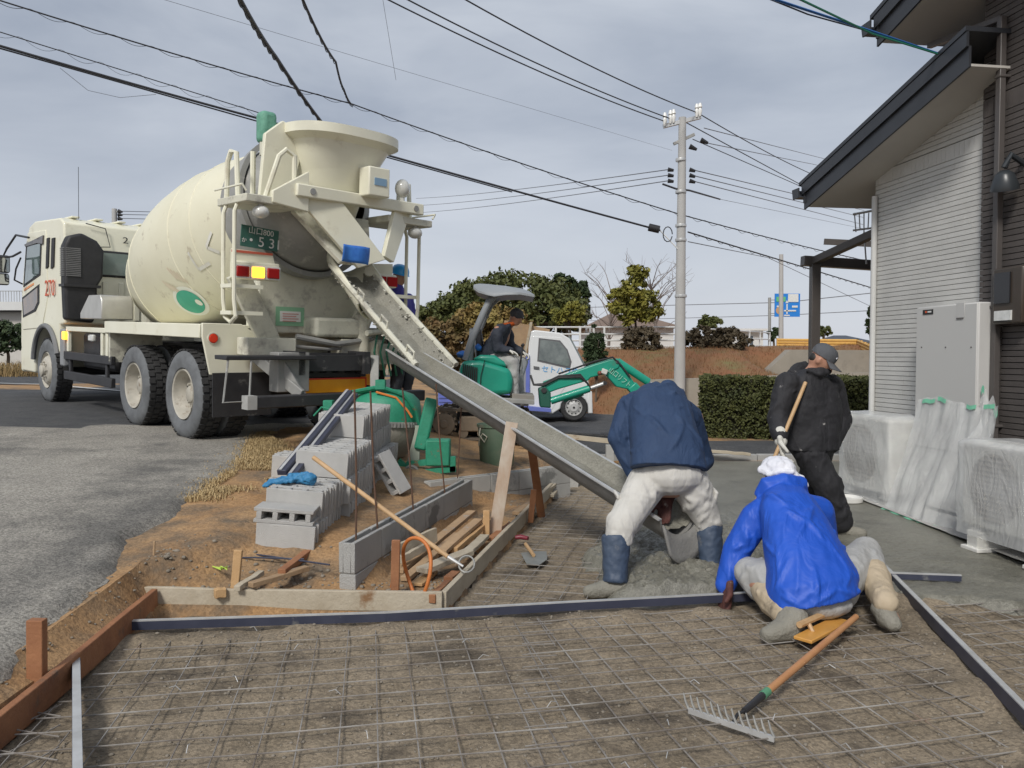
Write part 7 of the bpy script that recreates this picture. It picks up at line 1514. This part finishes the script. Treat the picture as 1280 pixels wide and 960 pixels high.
# ---- 4: excavator operator
hd4 = P(645,397,11.82); nk4, ch4, pl4 = P(636,408,11.85), P(625,420,11.87), P(613,445,11.87)
m = MB(); f4 = V(.85,-.2,-.45); head(m, hd4, f4); m.caps(nk4, hd4, .055, .055); m.chain([pl4, ch4, nk4], [.15,.15,.06], 12); lk4, la4 = P(641,452,11.62), P(643,496,11.62); rk4, ra4 = P(646,452,12.05), P(650,496,12.05); m.chain([pl4, lk4, la4], [.10,.06,.045]); m.chain([pl4, rk4, ra4], [.10,.06,.045]); le4, lw4 = P(622,436,11.58), P(637,438,11.58); re4, rw4 = P(638,432,12.1), P(654,440,12.0); m.chain([ch4, P(622,412,11.62), le4, lw4], [.09,.06,.045,.033]); m.chain([ch4, P(632,412,12.08), re4, rw4], [.09,.06,.045,.033]); m.caps(la4, la4+V(.12,0,-.03), .04, .035); m.caps(ra4, ra4+V(.12,0,-.03), .04, .035)
p4 = tag(soft(m, 'person', skin, None, .014, 4, 0), 'operator in dark jacket and grey knit cap seated on the excavator', 'person')
dkn = fabric('dark_navy_jacket', (.022,.028,.042), (.032,.038,.055)); m = MB(); rings(m, [(P(611,449,11.87), V(.17,0,.07), V(0,.2,0)), (P(615,438,11.87), V(.19,0,.05), V(0,.21,0)), (P(622,422,11.87), V(.18,0,.05), V(0,.22,0)), (P(630,410,11.86), V(.13,0,.05), V(0,.19,0)), (P(636,403,11.85), V(.08,0,.02), V(0,.09,0))], 20); m.chain([P(626,412,11.66), P(621,418,11.6), le4, lw4], [.09,.092,.075,.055], 12); m.chain([P(632,413,12.05), P(636,420,12.08), re4, rw4], [.09,.085,.07,.05], 12); soft(m, 'jacket', dkn, p4, .015, 4, .035, .1)
m = MB(); m.chain([P(614,449,11.75), lk4, lerp(lk4,la4,.9)], [.12,.095,.075], 12); m.chain([P(616,449,12.0), rk4, lerp(rk4,ra4,.9)], [.12,.09,.075], 12); soft(m, 'trousers', greyp, p4, .014, 4, .03, .08)
for a in (la4, ra4): m = MB(); m.caps(a+V(-.02,0,-.01), a+V(.14,0,-.03), .055, .045, 12); m.caps(a+V(0,0,.07), a, .055, .055); soft(m, 'boot', tanp, p4, .012, 3, 0)
m = MB(); f = f4.normalized(); sdv = f.cross(V(0,0,1)).normalized(); u3 = sdv.cross(f); M = Matrix((sdv,f,u3)).transposed().to_4x4(); m.ell(hd4+u3*.05-f*.012, (.098,.108,.088), M, 20, 12); soft(m, 'knit_cap', fabric('charcoal_knit', (.06,.06,.065), (.085,.085,.09)), p4, .010, 2, .008, .02)
m = MB(); m.tube([nk4+V(.085*math.cos(k*.52), .085*math.sin(k*.52), .03+.012*math.cos(k*.52)) for k in range(12)], .03, 8, closed=True); soft(m, 'orange_scarf', fabric('orange_scarf', (.72,.11,.02), (.8,.2,.02)), p4, .010, 2, .01, .03)
m = MB(); hand(m, lw4-V(.02,0,0), (.9,-.1,-.35), (.2,-.2,-.9), 1.2, .4); soft(m, 'glove', glove_w, p4, .007, 2, 0); m = MB(); hand(m, rw4-V(.02,0,0), (.8,-.1,-.5), (.2,-.2,-.9), 1.2, .9); soft(m, 'glove', glove_w, p4, .007, 2, 0)
# ---- 5: helmeted worker on the far rear step of the truck
hd5 = P(499,346,10.3); ft = hd5-V(-.05,-.1,1.52)
m = MB(); f5 = V(.85,-.45,-.25); head(m, hd5, f5); nk5, ch5, pl5 = hd5-V(.02,0,.13), hd5-V(.03,-.02,.36), hd5-V(.0,-.05,.75); m.caps(nk5, hd5, .055, .055); m.chain([pl5, ch5, nk5], [.14,.15,.06], 12)
for k in (-1,1):
    a_ = ch5+V(.12*k,.14*k,.08); m.chain([ch5+V(.08*k,.1*k,.06), a_, a_+V(.06,-.02,-.3), a_+V(.12,-.1,-.5)], [.08,.06,.045,.035]); m.chain([pl5+V(.05*k,.08*k,0), pl5+V(.06*k+.05,.09*k,-.4), pl5+V(.05*k,.09*k,-.78)], [.085,.06,.05]); m.caps(pl5+V(.05*k,.09*k,-.80), pl5+V(.05*k+.1,.09*k-.05,-.82), .04, .035)
p5 = tag(soft(m, 'person', skin, None, .014, 4, 0), 'worker in blue helmet and blue top half hidden behind the truck chute', 'person')
m = MB(); f = f5.normalized(); sdv = f.cross(V(0,0,1)).normalized(); u3 = sdv.cross(f); M = Matrix((sdv,f,u3)).transposed().to_4x4(); m.lathe([(.128,-.002),(.122,.004),(.116,.02),(.112,.06),(.09,.105),(.05,.128),(0,.135)], 26, Matrix.Translation(hd5+u3*.03) @ M @ Matrix.Diagonal((.92,1.08,1,1))); m.build('helmet', mat('blue_helmet', (.02,.32,.72), rough=.3, coat=.4), p5)
pur = fabric('blue_purple_top', (.05,.045,.26), (.07,.06,.32)); m = MB(); m.chain([pl5+V(0,0,.05), ch5, nk5+V(0,0,-.03)], [.17,.175,.085], 14)
for k in (-1,1): a_ = ch5+V(.12*k,.14*k,.08); m.chain([ch5+V(.08*k,.1*k,.06), a_, a_+V(.06,-.02,-.3), a_+V(.12,-.1,-.48)], [.1,.085,.07,.055])
soft(m, 'jacket', pur, p5, .015, 4, .03, .09); m = MB()
for k in (-1,1): m.chain([pl5+V(.05*k,.08*k,0), pl5+V(.06*k+.05,.09*k,-.4), pl5+V(.05*k,.09*k,-.74)], [.12,.095,.08])
soft(m, 'trousers', fabric('dark_trousers', (.03,.033,.04), (.045,.048,.055)), p5, .015, 4, .03, .09)
for k in (-1,1): m = MB(); m.caps(pl5+V(.05*k,.09*k,-.80), pl5+V(.05*k+.12,.09*k-.06,-.82), .05, .045, 12); soft(m, 'boot', black_flat, p5, .012, 3, 0)
# ---- blue rubber glove left on the blocks
q = SM @ V(-.12,.40,.41); m = MB(); hand(m, q+V(.02,0,.005), (-.95,-.2,-.1), (.0,.1,-1), 1.25, .22, 1); m.chain([q+V(.02,0,.01), q+V(.09,.02,.012), q+V(.15,.0,.005)], [.035,.042,.05], 10)
o = m.build('work_glove', mat('blue_rubber', (.025,.16,.34), (.05,.24,.44), 12, .55, bump=.5, bsc=60), ang=60); rm = o.modifiers.new('r', 'REMESH'); rm.mode = 'VOXEL'; rm.voxel_size = .006; rm.use_smooth_shade = True; crumple(o, .03, .035)
tag(o, 'crumpled blue rubber glove lying on the front rows of blocks', 'glove')
